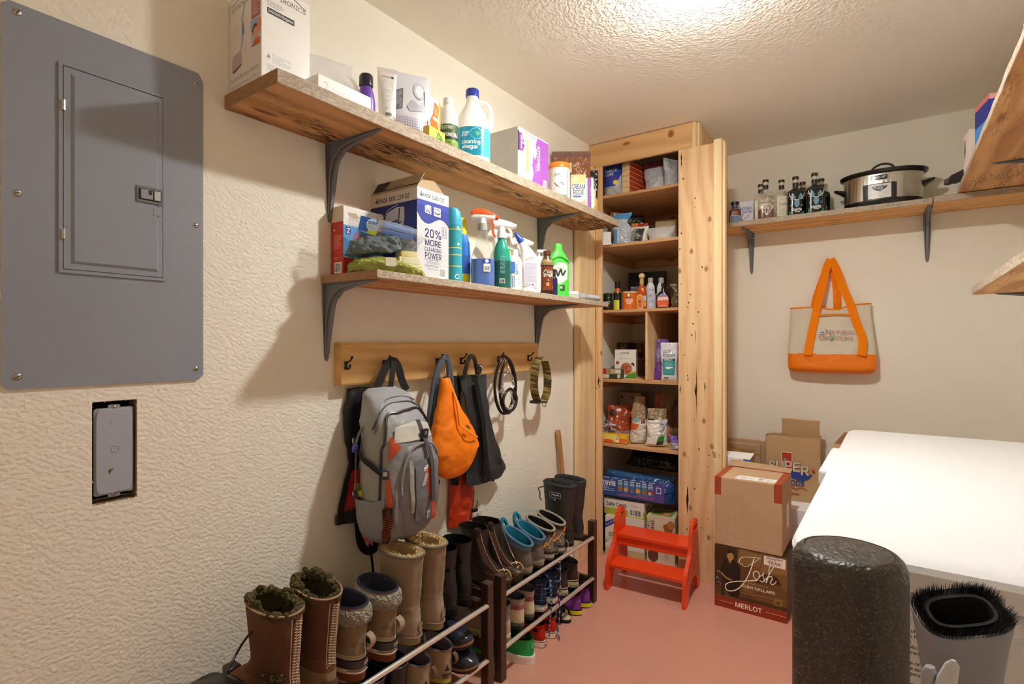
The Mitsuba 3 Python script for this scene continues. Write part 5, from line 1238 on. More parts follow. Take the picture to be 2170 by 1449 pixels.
def gaiters():
 k=sheet('gaiter','long black gaiter with flared hem hanging right of the orange bag','gaiter',[(1.118,1.655,1.835,.055),(1.09,1.66,1.835,.060),(1.03,1.675,1.82,.07),(.93,1.695,1.835,.075),(.84,1.70,1.875,.07),(.75,1.705,1.935,.062),(.685,1.70,1.982,.055),(.655,1.71,1.95,.055)],lambda s,t:'#303236' if s>.36 else '#27292c',amp=.007,seed=11,ripple=1)
 g=G();P=np.stack([np.interp(np.linspace(1.1,.665,24),[.665,.84,.93,1.1],[.089,.098,.101,.085])+.006,np.interp(np.linspace(1.1,.665,24),[.665,.84,1.1],[1.80,1.765,1.72]),np.linspace(1.1,.665,24)],1)
 g.add(strap(P,.022,.002,(1,-.2,0)),'#1d1e21');put(k+'__seam',g,'v_fabric')
 g=G();g.add(cbox((-.001,-.019,-.0045),(.001,.019,.0045),.0005),'#141416',X4((.092,1.80,.700),rz=-8));g.add(box((.0011,-.015,-.0018),(.0015,.010,.0016)),'#d9d9d9',X4((.092,1.80,.700),rz=-8));put(k+'__label_tab',g,'v_matte')
 g=G();g.add(tube(spline([(.084,1.905,.755),(.087,1.915,.765),(.087,1.926,.758),(.084,1.918,.745),(.084,1.905,.752)],14),.0022,5),'#d4d4d4');put(k+'__logo',g,'v_matte')
 g=G();g.add(tube(spline([(.09,1.81,.672),(.097,1.825,.668),(.095,1.842,.675),(.092,1.855,.668)],12),.003,6),'#141416');g.add(rbox((.088,1.826,.66),(.1,1.84,.676),.004),'#101012');put(k+'__hem_cord',g,'v_satin')
 g=G();P=spline([(.07,1.668,1.11),(.083,1.672,1.16),(.088,1.69,1.198),(.085,1.712,1.195),(.08,1.735,1.16),(.078,1.75,1.115)],22);g.add(strap(P,.018,.004,(1,-.2,0)),'#221b17');put(k+'__hanging_loop',g,'v_gloss')
 g=G();g.add(rbox((.082,1.722,1.125),(.1,1.752,1.165),.006),'#191617');g.add(tube(spline([(.1,1.735,1.16),(.106,1.745,1.15),(.1,1.752,1.138)],8),.0025,6),'#b9b9b9');put(k+'__buckle',g,'v_gloss')
 sheet('gaiter','second black gaiter partly hidden behind the orange bag','gaiter',[(1.118,1.59,1.695,.03),(1.05,1.60,1.70,.032),(.93,1.61,1.71,.034),(.80,1.625,1.72,.034),(.72,1.632,1.71,.03),(.672,1.645,1.675,.03)],lambda s,t:'#1f2023',amp=.007,seed=15)
 k=sheet('gaiter','red gaiter hanging lowest behind the black gaiters','gaiter',[(.83,1.655,1.80,.008),(.72,1.648,1.808,.010),(.60,1.644,1.812,.012),(.545,1.642,1.808,.012),(.535,1.644,1.80,.012),(.49,1.646,1.798,.010)],lambda s,t:'#b23212' if t<.83 else '#c03a18',amp=.006,seed=17)
 g=G();g.add(rbox((.022,1.776,.528),(.036,1.806,.542),.004),'#17110f');g.add(tube(spline([(.03,1.79,.545),(.034,1.80,.56),(.03,1.805,.575)],8),.002,5),'#3a1a12');put(k+'__cord_lock',g,'v_satin')
gaiters()
def cleats():
 k=thing('ice_cleat','black rubber ice cleat with silver chains hanging on the hook rail','ice cleats')
 t=np.arange(48)/48*2*np.pi
 def oval(yc,zc,w,h,x,r,squeeze=.35):
  y=yc+w*np.sin(t)*(1-squeeze*np.clip(np.cos(t),0,1)**2);z=zc+h*np.cos(t)
  return tube(np.stack([np.full(48,x),y,z],1),r,8,True)
 for i,a in enumerate(((1.945,1.065,.074,.128,.075,.0065),(1.952,1.06,.062,.122,.088,.006),(1.955,.998,.052,.05,.097,.006))):
  g=G();g.add(oval(*a),'#171310');put(k+'__rubber_loop',g,'v_gloss',60)
 g=G();r=np.random.default_rng(6)
 def link(c,d,s=.0075):
  u=np.arange(10)/10*2*np.pi;d=d/np.linalg.norm(d);n=np.cross(d,[1,0,0]);n/=np.linalg.norm(n)+1e-9
  a=r.random()*np.pi;n=n*math.cos(a)+np.array([1,0,0])*math.sin(a)
  return tube(c+np.cos(u)[:,None]*d*s+np.sin(u)[:,None]*n*s*.6,.0022,5,True)
 paths=[[(1.905,1.10),(1.925,1.115),(1.945,1.13),(1.965,1.115),(1.985,1.09),(1.99,1.06),(1.97,1.04),(1.945,1.045),(1.92,1.03),(1.90,1.05),(1.905,1.10)],[(1.92,1.03),(1.91,1.0),(1.92,.97),(1.945,.955),(1.975,.965),(1.995,.985)],[(1.97,1.04),(1.98,1.0),(1.995,.985)],[(1.945,1.13),(1.945,1.155)],[(1.90,1.05),(1.885,1.04)],[(1.93,.955),(1.95,.95)]]
 for P in paths:
  P=np.array([(.092,a,b)for a,b in P]);L=np.r_[0,np.cumsum(np.linalg.norm(np.diff(P,axis=0),axis=1))]
  for s in np.arange(0,L[-1],.0085):
   c=np.array([np.interp(s,L,P[:,i])for i in range(3)]);c2=np.array([np.interp(s+.004,L,P[:,i])for i in range(3)]);d=c2-c
   if np.linalg.norm(d)<1e-6:continue
   g.add(link(c+r.normal(size=3)*.0015,d),'#cfcfd2')
 put(k+'__chain',g,'v_metal',60,kind='stuff')
cleats()
def collar():
 k=thing('dog_collar','brown camouflage dog collar hanging at the far end of the hook rail','collar')
 t=np.linspace(0,2*np.pi,60,endpoint=True)
 yc,zc=2.232,1.073
 y=yc+.062*np.sin(t)*(1-.12*np.cos(t));z=zc+.112*np.cos(t)
 P=np.stack([.085+0*t,y,z],1);N=np.stack([0*t,np.sin(t)*1.5,np.cos(t)],1)
 v,f=strap(P[6:-1],.044,.004,N[6:-1])
 c=v[f].mean(1);r=meshkit.fbm(c*60,3,4);r2=meshkit.fbm(c*90+5,2,8)
 C=np.where((r>.52)[:,None],lin('#7d6a3c'),lin('#55451f'));C=np.where((r2>.62)[:,None],lin('#9a8c62'),C)
 inner=((c[:,1]-yc)**2/.062**2+(c[:,2]-zc)**2/.112**2)<.985
 C=np.where((inner&(c[:,2]<1.06)&(c[:,2]>1.0))[:,None],lin('#2f3d33'),C)
 g=G();g.add((v,f),C);put(k+'__strap',g,'v_fabric',40)
 g=G();g.add(tube(np.stack([.085+.01*np.cos(t[:-1]),2.262+0*t[:-1],.948+.011*np.sin(t[:-1])],1),.002,6,True),'#8c8c8c');g.add(rbox((.066,2.243,.958),(.106,2.262,.967),.002),'#2b2620');put(k+'__ring',g,'v_metal')
 g=G();g.add(rbox((.062,2.165,.962),(.108,2.20,.976),.003),'#1c1a17');put(k+'__buckle',g,'v_satin')
collar()
def tote():
 g=G();g.add(tube([(1.2,RY1-.001,1.722),(1.2,RY1-.03,1.717),(1.2,RY1-.036,1.728)],.003,6),'#7c7a74');put('wall_nail',g,'v_metal',50,'nail in the back wall that carries the tote bag','nail')
 k=thing('tote_bag','cream canvas tote bag with orange straps and orange base on the back wall','tote bag')
 rows=np.array([(1.082,1.203,.185,.030),(1.088,1.203,.205,.045),(1.11,1.204,.214,.052),(1.19,1.203,.216,.050),(1.30,1.200,.207,.040),(1.40,1.196,.200,.030),(1.452,1.195,.198,.022),(1.462,1.195,.197,.020)])
 def sec(z):
  return[np.interp(z,rows[:,0],rows[:,i])for i in(1,2,3)]
 def fr(x,z,l=0.0):
  xc,w,d=sec(z);u=np.clip((x-xc)/w,-1,1);return RY1-.008-d-d*np.clip(1-np.abs(u)**3.2,0,1)**(1/3.2)-.003-np.ravel(l)
 n=56
 def build(z0,z1,nz,open_top=False):
  R=[]
  for z in np.linspace(z0,z1,nz):
   xc,w,d=sec(z);R.append(ring(xc,RY1-.008-d,z,w,d,3.2,n))
  return R
 def wave(v):
  v=lump(v,.008,9,31,(.4,1,.4));v[:,1]=np.minimum(v[:,1],RY1-.003)
  top=np.clip((v[:,2]-1.38)/.08,0,1);v[:,2]-=top*(.028*np.exp(-((v[:,0]-1.225)/.05)**2));v[:,2]+=top*(v[:,0]-1.2)*.03
  return v
 v,f=loft(build(1.19,1.462,18),caps=(True,False));g=G();g.add((wave(v),f));put(k+'__body',g,'canvas',60)
 v,f=loft(build(1.082,1.196,9));v=lump(v,.006,16,5,(.4,1,.3));v[:,1]=np.minimum(v[:,1],RY1-.003);g=G();g.add((v,f),'#ee7d10');put(k+'__base',g,'nylon',60)
 xs=np.linspace(0,2*np.pi,57)[:-1]
 P=ring(1.195,RY1-.008-.020,1.462,.198,.022,3.2,n);P=wave(P);g=G();g.add(tube(P,.0045,6,True),'#e98a1e');put(k+'__trim',g,'v_fabric',60)
 def ribbon(name,pts,w=.040):
  q=spline(pts,40);
  g=G();g.add(strap(q,w,.003,(0,-1,.12)),'#ef8412');put(k+'__'+name,g,'v_fabric',60)
 y=lambda x,z:float(fr(np.array([x]),z)[0])-.010
 ribbon('handle',[(1.097,y(1.097,1.19),1.185),(1.113,y(1.113,1.3),1.30),(1.130,y(1.13,1.4),1.40),(1.142,RY1-.075,1.47),(1.165,RY1-.06,1.58),(1.190,RY1-.045,1.70),(1.202,RY1-.04,1.728)])
 ribbon('handle',[(1.352,y(1.352,1.19),1.185),(1.358,y(1.355,1.26),1.265),(1.33,y(1.33,1.36),1.36),(1.298,RY1-.075,1.47),(1.258,RY1-.06,1.58),(1.218,RY1-.045,1.70),(1.203,RY1-.04,1.728)])
 ribbon('handle',[(1.115,RY1-.012,1.44),(1.13,RY1-.014,1.52),(1.165,RY1-.018,1.63),(1.194,RY1-.024,1.716)],.036)
 ribbon('handle',[(1.232,RY1-.012,1.44),(1.232,RY1-.016,1.52),(1.222,RY1-.018,1.62),(1.205,RY1-.024,1.716)],.036)
 g=G();q=spline([(1.135,1.408),(1.2,1.412),(1.26,1.411),(1.318,1.404)],20);g.add(strap(np.stack([q[:,0],np.array([y(a,b)for a,b in q])+.002,q[:,1]],1),.011,.003,(0,-1,.1)),'#d98a3a');put(k+'__pocket_trim',g,'v_fabric',60)
 p=Print();pink='#b58089'
 p.poly([(0,.038),(.006,.05),(.02,.054),(.03,.048),(.03,.036),(.002,.036)],'#c5cbd8');p.poly([(.004,.040),(.012,.049),(.017,.043),(.022,.05),(.028,.04)],'#5d6d93')
 x=.034
 for ch,h,w in(('N',.026,.023),('A',.019,.018),('T',.019,.016),('U',.019,.016),('R',.019,.016),('A',.019,.017),('L',.019,.013)):
  p.text(x,.036,h,ch,pink,w=w);x+=w+.003
 x=.002
 for ch,h,w in(('G',.028,.026),('R',.02,.019),('',.02,.026),('C',.021,.021),('E',.02,.016),('R',.02,.018),('S',.02,.017)):
  if ch:p.text(x,.004,h if ch=='G' else h,ch,'#c08c8c' if ch!='G' else '#b67a80',w=w)
  x+=w+.003
 p.disc(.064,.016,.0115,'#7fa36e');p.stroke([(.056,.008),(.064,.017),(.074,.03)],.003,'#a9c39a',False);p.poly([(.056,.008),(.06,.0),(.066,.006)],'#5f8a50')
 g=G();onto_dense(p,g,lambda u,v,l:np.stack([u+1.150,fr(u+1.150,v+1.268)-.0095-np.ravel(l),v+1.268],1),.02);put(k+'__print',g,'v_matte',60)
tote()
TH=np.arange(36)/36*2*np.pi
def fring(z,xb,xf,hw,k,slope=0.0):
 c=(1-np.cos(TH))/2
 s=np.sin(TH)
 x=xb+(xf-xb)*c
 y=hw*np.sign(s)*np.abs(s)**.82*(1+k*(.34*(c-.45)-.16*np.exp(-((c-.42)/.16)**2)))
 return np.stack([x,y,z+slope*(x-xb)],1)
def shoe(label,cat,Y,z,sole,upper,lining,heel=.325,rz=0,out=False,group=None,s=1.0,bs='suede',slope=0.0,soleb='v_matte',linb='v_fabric',rim=.007,dark='#17130f',extra=None,tilt=0.0,name=None,seed=0,lump_=.0018):
 """sole: (L, hw, [(z, colour)...]); upper: [(z, xb, xf, hw, k, colour)...]; lining: (colour, depth)."""
 k=thing(name or cat.split()[-1].replace(' ','_'),label,cat,group)
 T=X4((heel,Y,z),rz=(0 if out else 180)+rz,ry=tilt,s=s)
 L,hw,bands=sole
 R,cols,z0=[],[],0.0
 for i,(zz,c)in enumerate(bands):
  e0=-.003 if i==0 else 0.0
  R+=[fring(z0,-.002-e0,L+.002+e0,hw+.003+e0,1),fring(zz-.0008,-.002,L+.002,hw+.003,1)];cols+=[c,c];z0=zz
 for r in R:
  t=np.clip((r[:,0]/L-.72)/.28,0,1);r[:,2]+=.014*t**2
 g=G(T);addl(g,loft(R,cols));put(k+'__sole',g,soleb,30)
 U=[]
 n=26
 U0=np.array([u[:5]for u in upper],float)
 tz=np.linspace(0,1,len(U0));q=np.linspace(0,1,n)
 Ui=CubicSpline(tz,U0)(q)if len(U0)>3 else np.stack([np.interp(q,tz,U0[:,j])for j in range(5)],1)
 zt,zb=U0[-1,0],U0[0,0]
 R=[]
 for u in Ui:
  f=(u[0]-zb)/(zt-zb)
  r=fring(u[0],u[1],u[2],u[3],u[4],slope*f**1.5)
  t=np.clip((r[:,0]/L-.72)/.28,0,1)*(1-f);r[:,2]+=.014*t**2
  R.append(r)
 cols=[upper[min(int(np.searchsorted(U0[:,0],(Ui[i,0]+Ui[i+1,0])/2))-1,len(upper)-1)][5]for i in range(n-1)]
 v,f,c=loft(R,cols,(True,False));v=lump(v,lump_,30,seed+1)if lump_ else v
 g=G(T);g.add((v,f),c);uk=put(k+'__upper',g,bs,50)
 top=R[-1];ce=top.mean(0)
 def ins(r,d,dz):
  o=r.copy();o[:,:2]=ce[:2]+(r[:,:2]-ce[:2])*(1-d/(np.linalg.norm(r[:,:2]-ce[:2],axis=1,keepdims=True)+1e-9));o[:,2]+=dz;return o
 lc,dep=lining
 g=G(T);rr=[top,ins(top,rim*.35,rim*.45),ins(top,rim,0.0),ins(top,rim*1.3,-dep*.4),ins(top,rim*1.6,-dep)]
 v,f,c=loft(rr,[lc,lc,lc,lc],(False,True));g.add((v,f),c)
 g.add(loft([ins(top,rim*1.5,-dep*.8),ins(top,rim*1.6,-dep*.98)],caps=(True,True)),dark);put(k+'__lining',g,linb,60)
 def surf(u,vv,l=0.0,side=0):
  """heel (side 0): u runs to the world right seen from behind, vv up."""
  xb=np.interp(vv,Ui[:,0],Ui[:,1]);xf=np.interp(vv,Ui[:,0],Ui[:,2]);w=np.interp(vv,Ui[:,0],Ui[:,3])
  sn=np.clip(np.abs(u)/w,0,.98)**(1/.82);c=(1-np.sqrt(1-sn**2))/2
  return np.stack([xb+(xf-xb)*c-.0035-np.ravel(l),-u*1.0,vv+0*u],1)
 if extra:
  extra(k,T,surf,uk,Ui,R)
 return k
def heelprint(k,T,surf,p,name='print',bs='v_matte',size=.012,lift=0.0):
 g=G(T);onto_dense(p,g,lambda u,v,l:surf(u,v,l+lift),size,base=.0006,layer=.0002);put(k+'__'+name,g,bs,60)
def fuzz(k,T,ring_,col,n=260,ln=.012,name='fleece_edge',seed=0,spread=.006):
 r=np.random.default_rng(seed);g=G(T);ce=ring_.mean(0)
 for _ in range(n):
  i=r.integers(0,len(ring_));t=r.random();p=ring_[i]*(1-t)+ring_[(i+1)%len(ring_)]*t
  d=ce-p;d[2]=0;d/=np.linalg.norm(d)+1e-9
  p=p+d*r.random()*spread*2;q=p+d*(r.random()-.3)*ln*.8+np.array([r.normal()*.003,r.normal()*.003,ln*(.35+.65*r.random())]);w=.0016
  a=r.random()*6.3;e=np.array([math.cos(a),math.sin(a),0])*w;e2=np.array([-math.sin(a),math.cos(a),0])*w
  g.add((np.array([p+e,p-e*.5+e2,p-e*.5-e2,q]),np.array([[0,1,3],[1,2,3],[2,0,3]])),np.asarray(lin(col))*(.7+.6*r.random()))
 put(k+'__'+name,g,'v_fabric',30,kind='stuff')
Z1,Z2=TIER[0]-.003,TIER[1]-.003
G1,G2=None,None
def brown_extra(worn):
 def ex(k,T,surf,uk,Ui,R):
  p=Print();pale='#cdb99a'
  for side in(-.013,.013):p.stroke([(side,.088),(side,.262)],.0016,pale,False)
  for i in range(23):
   z=.092+i*.0073;p.stroke([(-.010,z),(.0,z+.0045),(-.009,z+.007)],.0012,'#e3d8c4',False);p.stroke([(.010,z),(.0,z+.0045),(.009,z+.007)],.0012,'#e3d8c4',False)
  heelprint(k,T,surf,p,'embroidery')
  p=Print();p.rect(-.026,.030,.018,.054,'#5d4538');p.rect(-.0235,.0325,.0155,.0515,'#6f5546');p.text(-.017,.036,.012,'UGG','#3f2e26',w=.026,bold=True);heelprint(k,T,surf,p,'heel_label',lift=.001)
  q=R[-1];g=G(T);g.add(tube(q,.0028,6,True),'#a88a72');put(k+'__binding',g,'v_fabric',60)
  g=G(T);r=np.random.default_rng(int(worn)+3);ce=q.mean(0)
  for _ in range(150):
   i=r.integers(0,36);pt=q[i]*1.0;d=ce-pt;d[2]=0;d/=np.linalg.norm(d);back=(pt[0]>ce[0])
   c=pt+d*(.004+.012*r.random())+[0,0,(.012 if back else .0)*r.random()-.012*r.random()];v,f=ball(c,.0055+.005*r.random(),2);g.add((lump(v,.0022,160,r.integers(99)),f),np.asarray(lin('#5a5239'))*(.65+.6*r.random()))
  put(k+'__fleece_edge',g,'fleece',70,kind='stuff');fuzz(k,T,q,'#4f4833',260,.008,'fleece_fibre',int(worn*9)+1,.008)
  if worn:
   r=np.random.default_rng(2);g=G(T)
   for(y,z,n)in((-.034,.118,60),(-.038,.085,50),(-.036,.103,30)):
    for _ in range(n):
     c=surf(np.array([y+r.normal()*.005]),np.array([z+r.normal()*.008]))[0];g.add(ball(c,.0018+.0022*r.random(),1),'#4c4834' if r.random()<.7 else '#7d7862')
   put(k+'__fleece_tear',g,'fleece',60,kind='stuff')
 return ex
ugg=[(.018,.0,.262,.047,1,'#8a7157'),(.045,-.002,.262,.0495,1,'#8a7157'),(.075,.0,.235,.048,.9,'#6a4935'),(.105,.004,.18,.045,.6,'#5f3f2e'),(.14,.004,.148,.044,.2,'#5f3f2e'),(.18,-.001,.15,.047,0,'#5f3f2e'),(.225,-.006,.155,.050,0,'#5f3f2e'),(.272,-.012,.158,.0525,0,'#5f3f2e')]
usole=(.262,.047,[(.009,'#6f6253'),(.019,'#8a7b67')])
shoe('nearest brown shearling boot with torn fleece patches on the shoe rack','boot',.772,Z1,usole,ugg,('#4f4a35',.10),heel=.300,rz=5,extra=brown_extra(1),linb='fleece',name='shearling_boot',tilt=3,rim=.012,slope=.12,seed=1)
shoe('brown shearling boot standing between its torn mate and the quilted boots','boot',.878,Z1,usole,[(*u[:3],u[3]*.97,*u[4:])for u in ugg],('#4f4a35',.10),heel=.292,rz=-4,extra=brown_extra(0),linb='fleece',name='shearling_boot',rim=.012,slope=.1,seed=4)
def sorel_extra(k,T,surf,uk,Ui,R):
 p=Print();p.rect(-.034,.037,.034,.060,'#3a3c3e',8);p.rect(-.004,.041,.030,.056,'#1c1d20');p.text(-.0015,.0435,.0095,'SOREL','#d9d4c8',w=.028,bold=True)
 p.rect(-.034,.026,.034,.030,'#ddd6c6',8);p.rect(-.034,.0305,.034,.0325,'#2d2c2a',8);heelprint(k,T,surf,p,'heel_label','v_satin')
 p=Print();p.stroke([(.002,.072),(.002,.118)],.0016,'#4f4333',False);p.stroke([(-.036,.07),(.036,.07)],.0012,'#6d5f4b',False);p.lines(-.03,.1,-.012,.112,3,'#7c6c56',3,.3);heelprint(k,T,surf,p,'stitching')
 g=G(T);P=spline([(-.006,-.012,.128),(-.022,-.013,.122),(-.026,-.013,.108),(-.016,-.012,.094),(-.005,-.011,.09)],14);g.add(strap(P,.018,.003,(-1,0,.3)),'#a5967f');put(k+'__pull_tab',g,'v_fabric')
 base=R[-1];ce=base.mean(0);rr=[]
 for d,dz in((.004,-.002),(-.008,-.012),(-.0115,-.03),(-.007,-.046),(.001,-.05)):
  o=base.copy();o[:,:2]=ce[:2]+(base[:,:2]-ce[:2])*(1-d/(np.linalg.norm(base[:,:2]-ce[:2],axis=1,keepdims=True)));o[:,2]+=dz;rr.append(o)
 v,f=loft(rr[::-1],caps=(False,False));c=v[f].mean(1);nn=meshkit.fbm(c*330,2,5);C=np.array([lin('#a39d90')]*len(f))*(.72+.5*nn)[:,None]
 g=G(T);g.add((v,f),C);ck=put(k+'__cuff',g,'fleece',60)
 g=G(T)
 for j in range(0,36,2):
  for s in(2,-2):
   P=np.array([rr[i][(j+s*(i-1)//1//2)%36]*1.0 for i in(1,2,3)]);P[:,:2]=ce[:2]+(P[:,:2]-ce[:2])*1.006;g.add(tube(P,.0008,4),'#6f6a60')
 put(ck+'__quilt_stitch',g,'v_fabric',kind='stuff')
 p=Print();p.rect(-.012,0,.012,.018,'#cfcfd2');g=G(T);t=R[-1][3];p.onto(g,plane((R[-1][18][0]-.012,.014,R[-1][18][2]-.024),(0,-1,0),(0,0,1)),base=.0);put(k+'__size_label',g,'v_matte')
sor=[(.034,.0,.268,.049,1,'#3a3b3c'),(.062,-.001,.262,.049,1,'#c0b294'),(.074,.0,.24,.047,.9,'#8c7a64'),(.1,.003,.19,.044,.5,'#85735d'),(.135,.003,.155,.046,.2,'#85735d'),(.165,.0,.145,.045,0,'#85735d'),(.205,-.004,.15,.048,0,'#8c867a')]
ssole=(.27,.046,[(.022,'#6f3a1b'),(.030,'#c9bda4'),(.035,'#d9cfb8')])
for i,(y,r)in enumerate(((.980,2),(1.090,-3))):
 shoe(('quilted cuff winter boot next to the brown shearling boot','quilted cuff winter boot next to the sand coloured boots')[i],'boot',y,Z1,ssole,sor,('#2f3242',.09),heel=.292,rz=r,extra=sorel_extra,name='winter_boot',group='pair of quilted winter boots',rim=.012,slope=.05,seed=10+i)
def sand_extra(k,T,surf,uk,Ui,R):
 p=Print();p.rect(-.004,.040,.034,.066,'#6f5f4e');p.rect(-.002,.042,.032,.064,'#9c8a75');p.text(.004,.047,.013,'UGG','#5b4d3f',w=.024,bold=True);p.stroke([(-.002,.125),(.004,.27)],.0016,'#6f5c45',False);p.stroke([(-.04,.098),(-.01,.112),(.03,.118)],.0016,'#7d6a52');heelprint(k,T,surf,p,'heel_label')
 g=G(T);g.add(tube(R[-1],.0045,8,True),'#6f6a5b');put(k+'__binding',g,'v_fabric',60)
 fuzz(k,T,R[-1],'#d6bd90',380,.010,seed=5,spread=.012)
 g=G(T);g.add(tube(np.vstack([fring(.024,-.004,.268,.0515,1)]),.003,6,True),'#8d7b65');put(k+'__welt',g,'suede',60)
snd=[(.022,.0,.265,.049,1,'#9b8b78'),(.05,-.002,.262,.05,1,'#9d8d7b'),(.085,.001,.225,.047,.8,'#948371'),(.115,.006,.165,.044,.4,'#897763'),(.15,.004,.15,.047,.1,'#897763'),(.2,.0,.152,.047,0,'#897763'),(.245,-.004,.156,.0495,0,'#8e7d6a'),(.274,-.008,.158,.051,0,'#8e7d6a')]
for i,(y,r)in enumerate(((1.199,2),(1.303,-2))):
 shoe(('sand coloured shearling boot beside the quilted boots','sand coloured shearling boot beside the black ankle boots')[i],'boot',y,Z1,(.265,.049,[(.02,'#8f8162'),(.024,'#a3957c')]),snd,('#cdb386',.05),heel=.288,rz=r,extra=sand_extra,name='shearling_boot',group='pair of sand coloured boots',linb='fleece',rim=.014,slope=.03,seed=20+i,dark='#b99f70')
def black_extra(k,T,surf,uk,Ui,R):
 p=Print();p.stroke([(-.036,.052),(0,.055),(.036,.052)],.0014,'#3c3c3f',False);p.stroke([(.02,.06),(.022,.23)],.001,'#2c2c2f',False);heelprint(k,T,surf,p,'stitching')
blk=[(.03,.004,.25,.041,1,'#17171a'),(.06,.001,.24,.041,1,'#17171a'),(.09,.002,.19,.04,.6,'#17171a'),(.13,.012,.14,.038,.2,'#17171a'),(.18,.014,.135,.042,0,'#17171a'),(.245,.008,.14,.048,0,'#1c1c1f')]
for i,(y,r,h)in enumerate(((1.396,2,.272),(1.477,-2,.268))):
 shoe(('black leather ankle boot beside the sand boots','black leather ankle boot nearest the rack end post')[i],'boot',y,Z1,(.25,.041,[(.026,'#101012'),(.031,'#1b1b1e')]),blk,('#0d0d0f',.08),heel=h,rz=r,s=.92,extra=black_extra,name='ankle_boot',group='pair of black ankle boots',bs='leather',rim=.004,seed=30+i)
def shiny(k,T,surf,uk,Ui,R):
 g=G(T);g.add(tube(R[-1],.0022,6,True),'#3d4356');put(k+'__binding',g,'v_gloss',60)
shb=[(.02,.002,.24,.04,1,'#141519'),(.05,.0,.23,.041,1,'#141519'),(.075,.002,.17,.04,.5,'#141519'),(.105,.004,.135,.042,.1,'#141519'),(.15,.0,.14,.046,0,'#16171c')]
for i,y in enumerate((1.055,1.145)):
 shoe(('glossy black short boot under the quilted winter boots','glossy black short boot beside the beige hiking shoes')[i],'boot',y,Z2,(.24,.04,[(.014,'#0c0c0e'),(.021,'#1a1b20')]),shb,('#0a0a0c',.07),heel=.28,extra=shiny,name='rain_boot',group='pair of glossy black boots',bs='v_gloss',rim=.004,lump_=.003,seed=40+i)
def hike_extra(soleb):
 def ex(k,T,surf,uk,Ui,R):
  p=Print();p.poly([(-.02,.055),(-.004,.055),(-.012,.074)],'#3b2d25');p.lines(-.024,.032,.002,.048,3,'#3b2d25',3,.5);heelprint(k,T,surf,p,'heel_label')
  g=G(T);P=spline([(-.004,-.016,.105),(-.016,-.016,.098),(-.018,-.016,.08),(-.006,-.015,.068)],10);g.add(strap(P,.014,.0025,(-1,0,.2)),'#6d5546');put(k+'__pull_tab',g,'v_fabric')
 return ex
hik=[(.024,.0,.272,.045,1,'#97866c'),(.05,-.002,.265,.046,1,'#9a896f'),(.08,.0,.2,.042,.6,'#9a896f'),(.1,.001,.15,.041,.2,'#9a896f'),(.118,-.003,.125,.041,0,'#a39479')]
for i,(y,c)in enumerate(((1.232,'#a8987a'),(1.332,'#b0a046'))):
 shoe(('beige hiking shoe on the lower rail beside the glossy black boots','beige hiking shoe with a yellow flecked heel sole on the lower rail')[i],'shoe',y,Z2,(.274,.045,[(.012,'#4c463c'),(.025,c)]),hik,('#6f6570',.05),heel=.296,rz=3-5*i,extra=hike_extra(c),name='hiking_shoe',rim=.009,slope=.10,seed=50+i)
jane=[(.018,.0,.235,.04,1,'#262b38'),(.035,.001,.235,.041,1,'#262b38'),(.055,.004,.21,.038,.8,'#262b38'),(.07,.006,.13,.034,.3,'#262b38')]
for i,(y,z,h)in enumerate(((1.432,Z2,.095),(1.428,Z2+.076,.075))):
 shoe(('navy patent shoe with its toe out, lower of two stacked by the end post','navy patent shoe with its toe out, stacked on its mate by the end post')[i],'shoe',y,z,(.235,.04,[(.010,'#3b2a22'),(.018,'#8a6a52')]),jane,('#14151b',.03),heel=h,out=True,name='dress_shoe',bs='v_gloss',rim=.004,seed=60+i)
shoe('pale peach slipper on the floor under the nearer rack','slipper',1.40,0,(.25,.042,[(.014,'#d9b9a0')]),[(.014,.0,.25,.042,1,'#c9a88f'),(.03,.0,.245,.042,1,'#c9a88f'),(.05,.01,.2,.04,.6,'#c9a88f'),(.06,.02,.13,.036,.2,'#c9a88f')],('#b8937a',.03),heel=.355,name='slipper',seed=66)
def lace_boot(i,y):
 def ex(k,T,surf,uk,Ui,R):
  g=G(T)
  for s in(-1,1):
   P=spline([(.11,s*.03,.245),(.125,s*.034,.2),(.15,s*.036,.15),(.185,s*.03,.1),(.215,s*.022,.075)],20);g.add(strap(P,.02,.003,(.5,s*.7,.3)),'#4a2318');
  put(k+'__open_flap',g,'leather')
  g=G(T)
  for s in(-1,1):
   P=spline([(.125,s*.026,.24),(.142,s*.03,.19),(.168,s*.03,.14),(.2,s*.024,.095),(.225,s*.016,.07)],24);g.add(tube(P,.0022,6),'#b9b2a6')
  put(k+'__eyelet_edge',g,'v_metal')
  g=G(T);P=spline([(.215,-.02,.08),(.24,.0,.085),(.25,.018,.07),(.262,.006,.045),(.25,-.014,.05),(.24,.01,.066),(.255,.022,.04)],34);g.add(tube(P,.003,6),'#c4a67e');put(k+'__lace',g,'v_fabric')
 shoe(('dark brown lace-up boot with open flaps by the shared rack posts','dark brown lace-up boot with open flaps beside the blue lined hiking boots')[i],'boot',y,Z1,(.262,.044,[(.018,'#2a211a'),(.026,'#4a3a2c')]),[(.026,.0,.262,.044,1,'#4d3a2a'),(.05,.0,.258,.044,1,'#3c2a20'),(.08,.002,.2,.042,.6,'#33241d'),(.12,.004,.15,.043,.2,'#2a1f1a'),(.17,.0,.14,.047,0,'#26201c'),(.235,-.004,.14,.05,0,'#26201c')],('#1a1411',.1),heel=.075,out=True,s=.9,extra=ex,name='lace_up_boot',bs='leather',rim=.004,seed=70+i)
lace_boot(0,1.652);lace_boot(1,1.735)
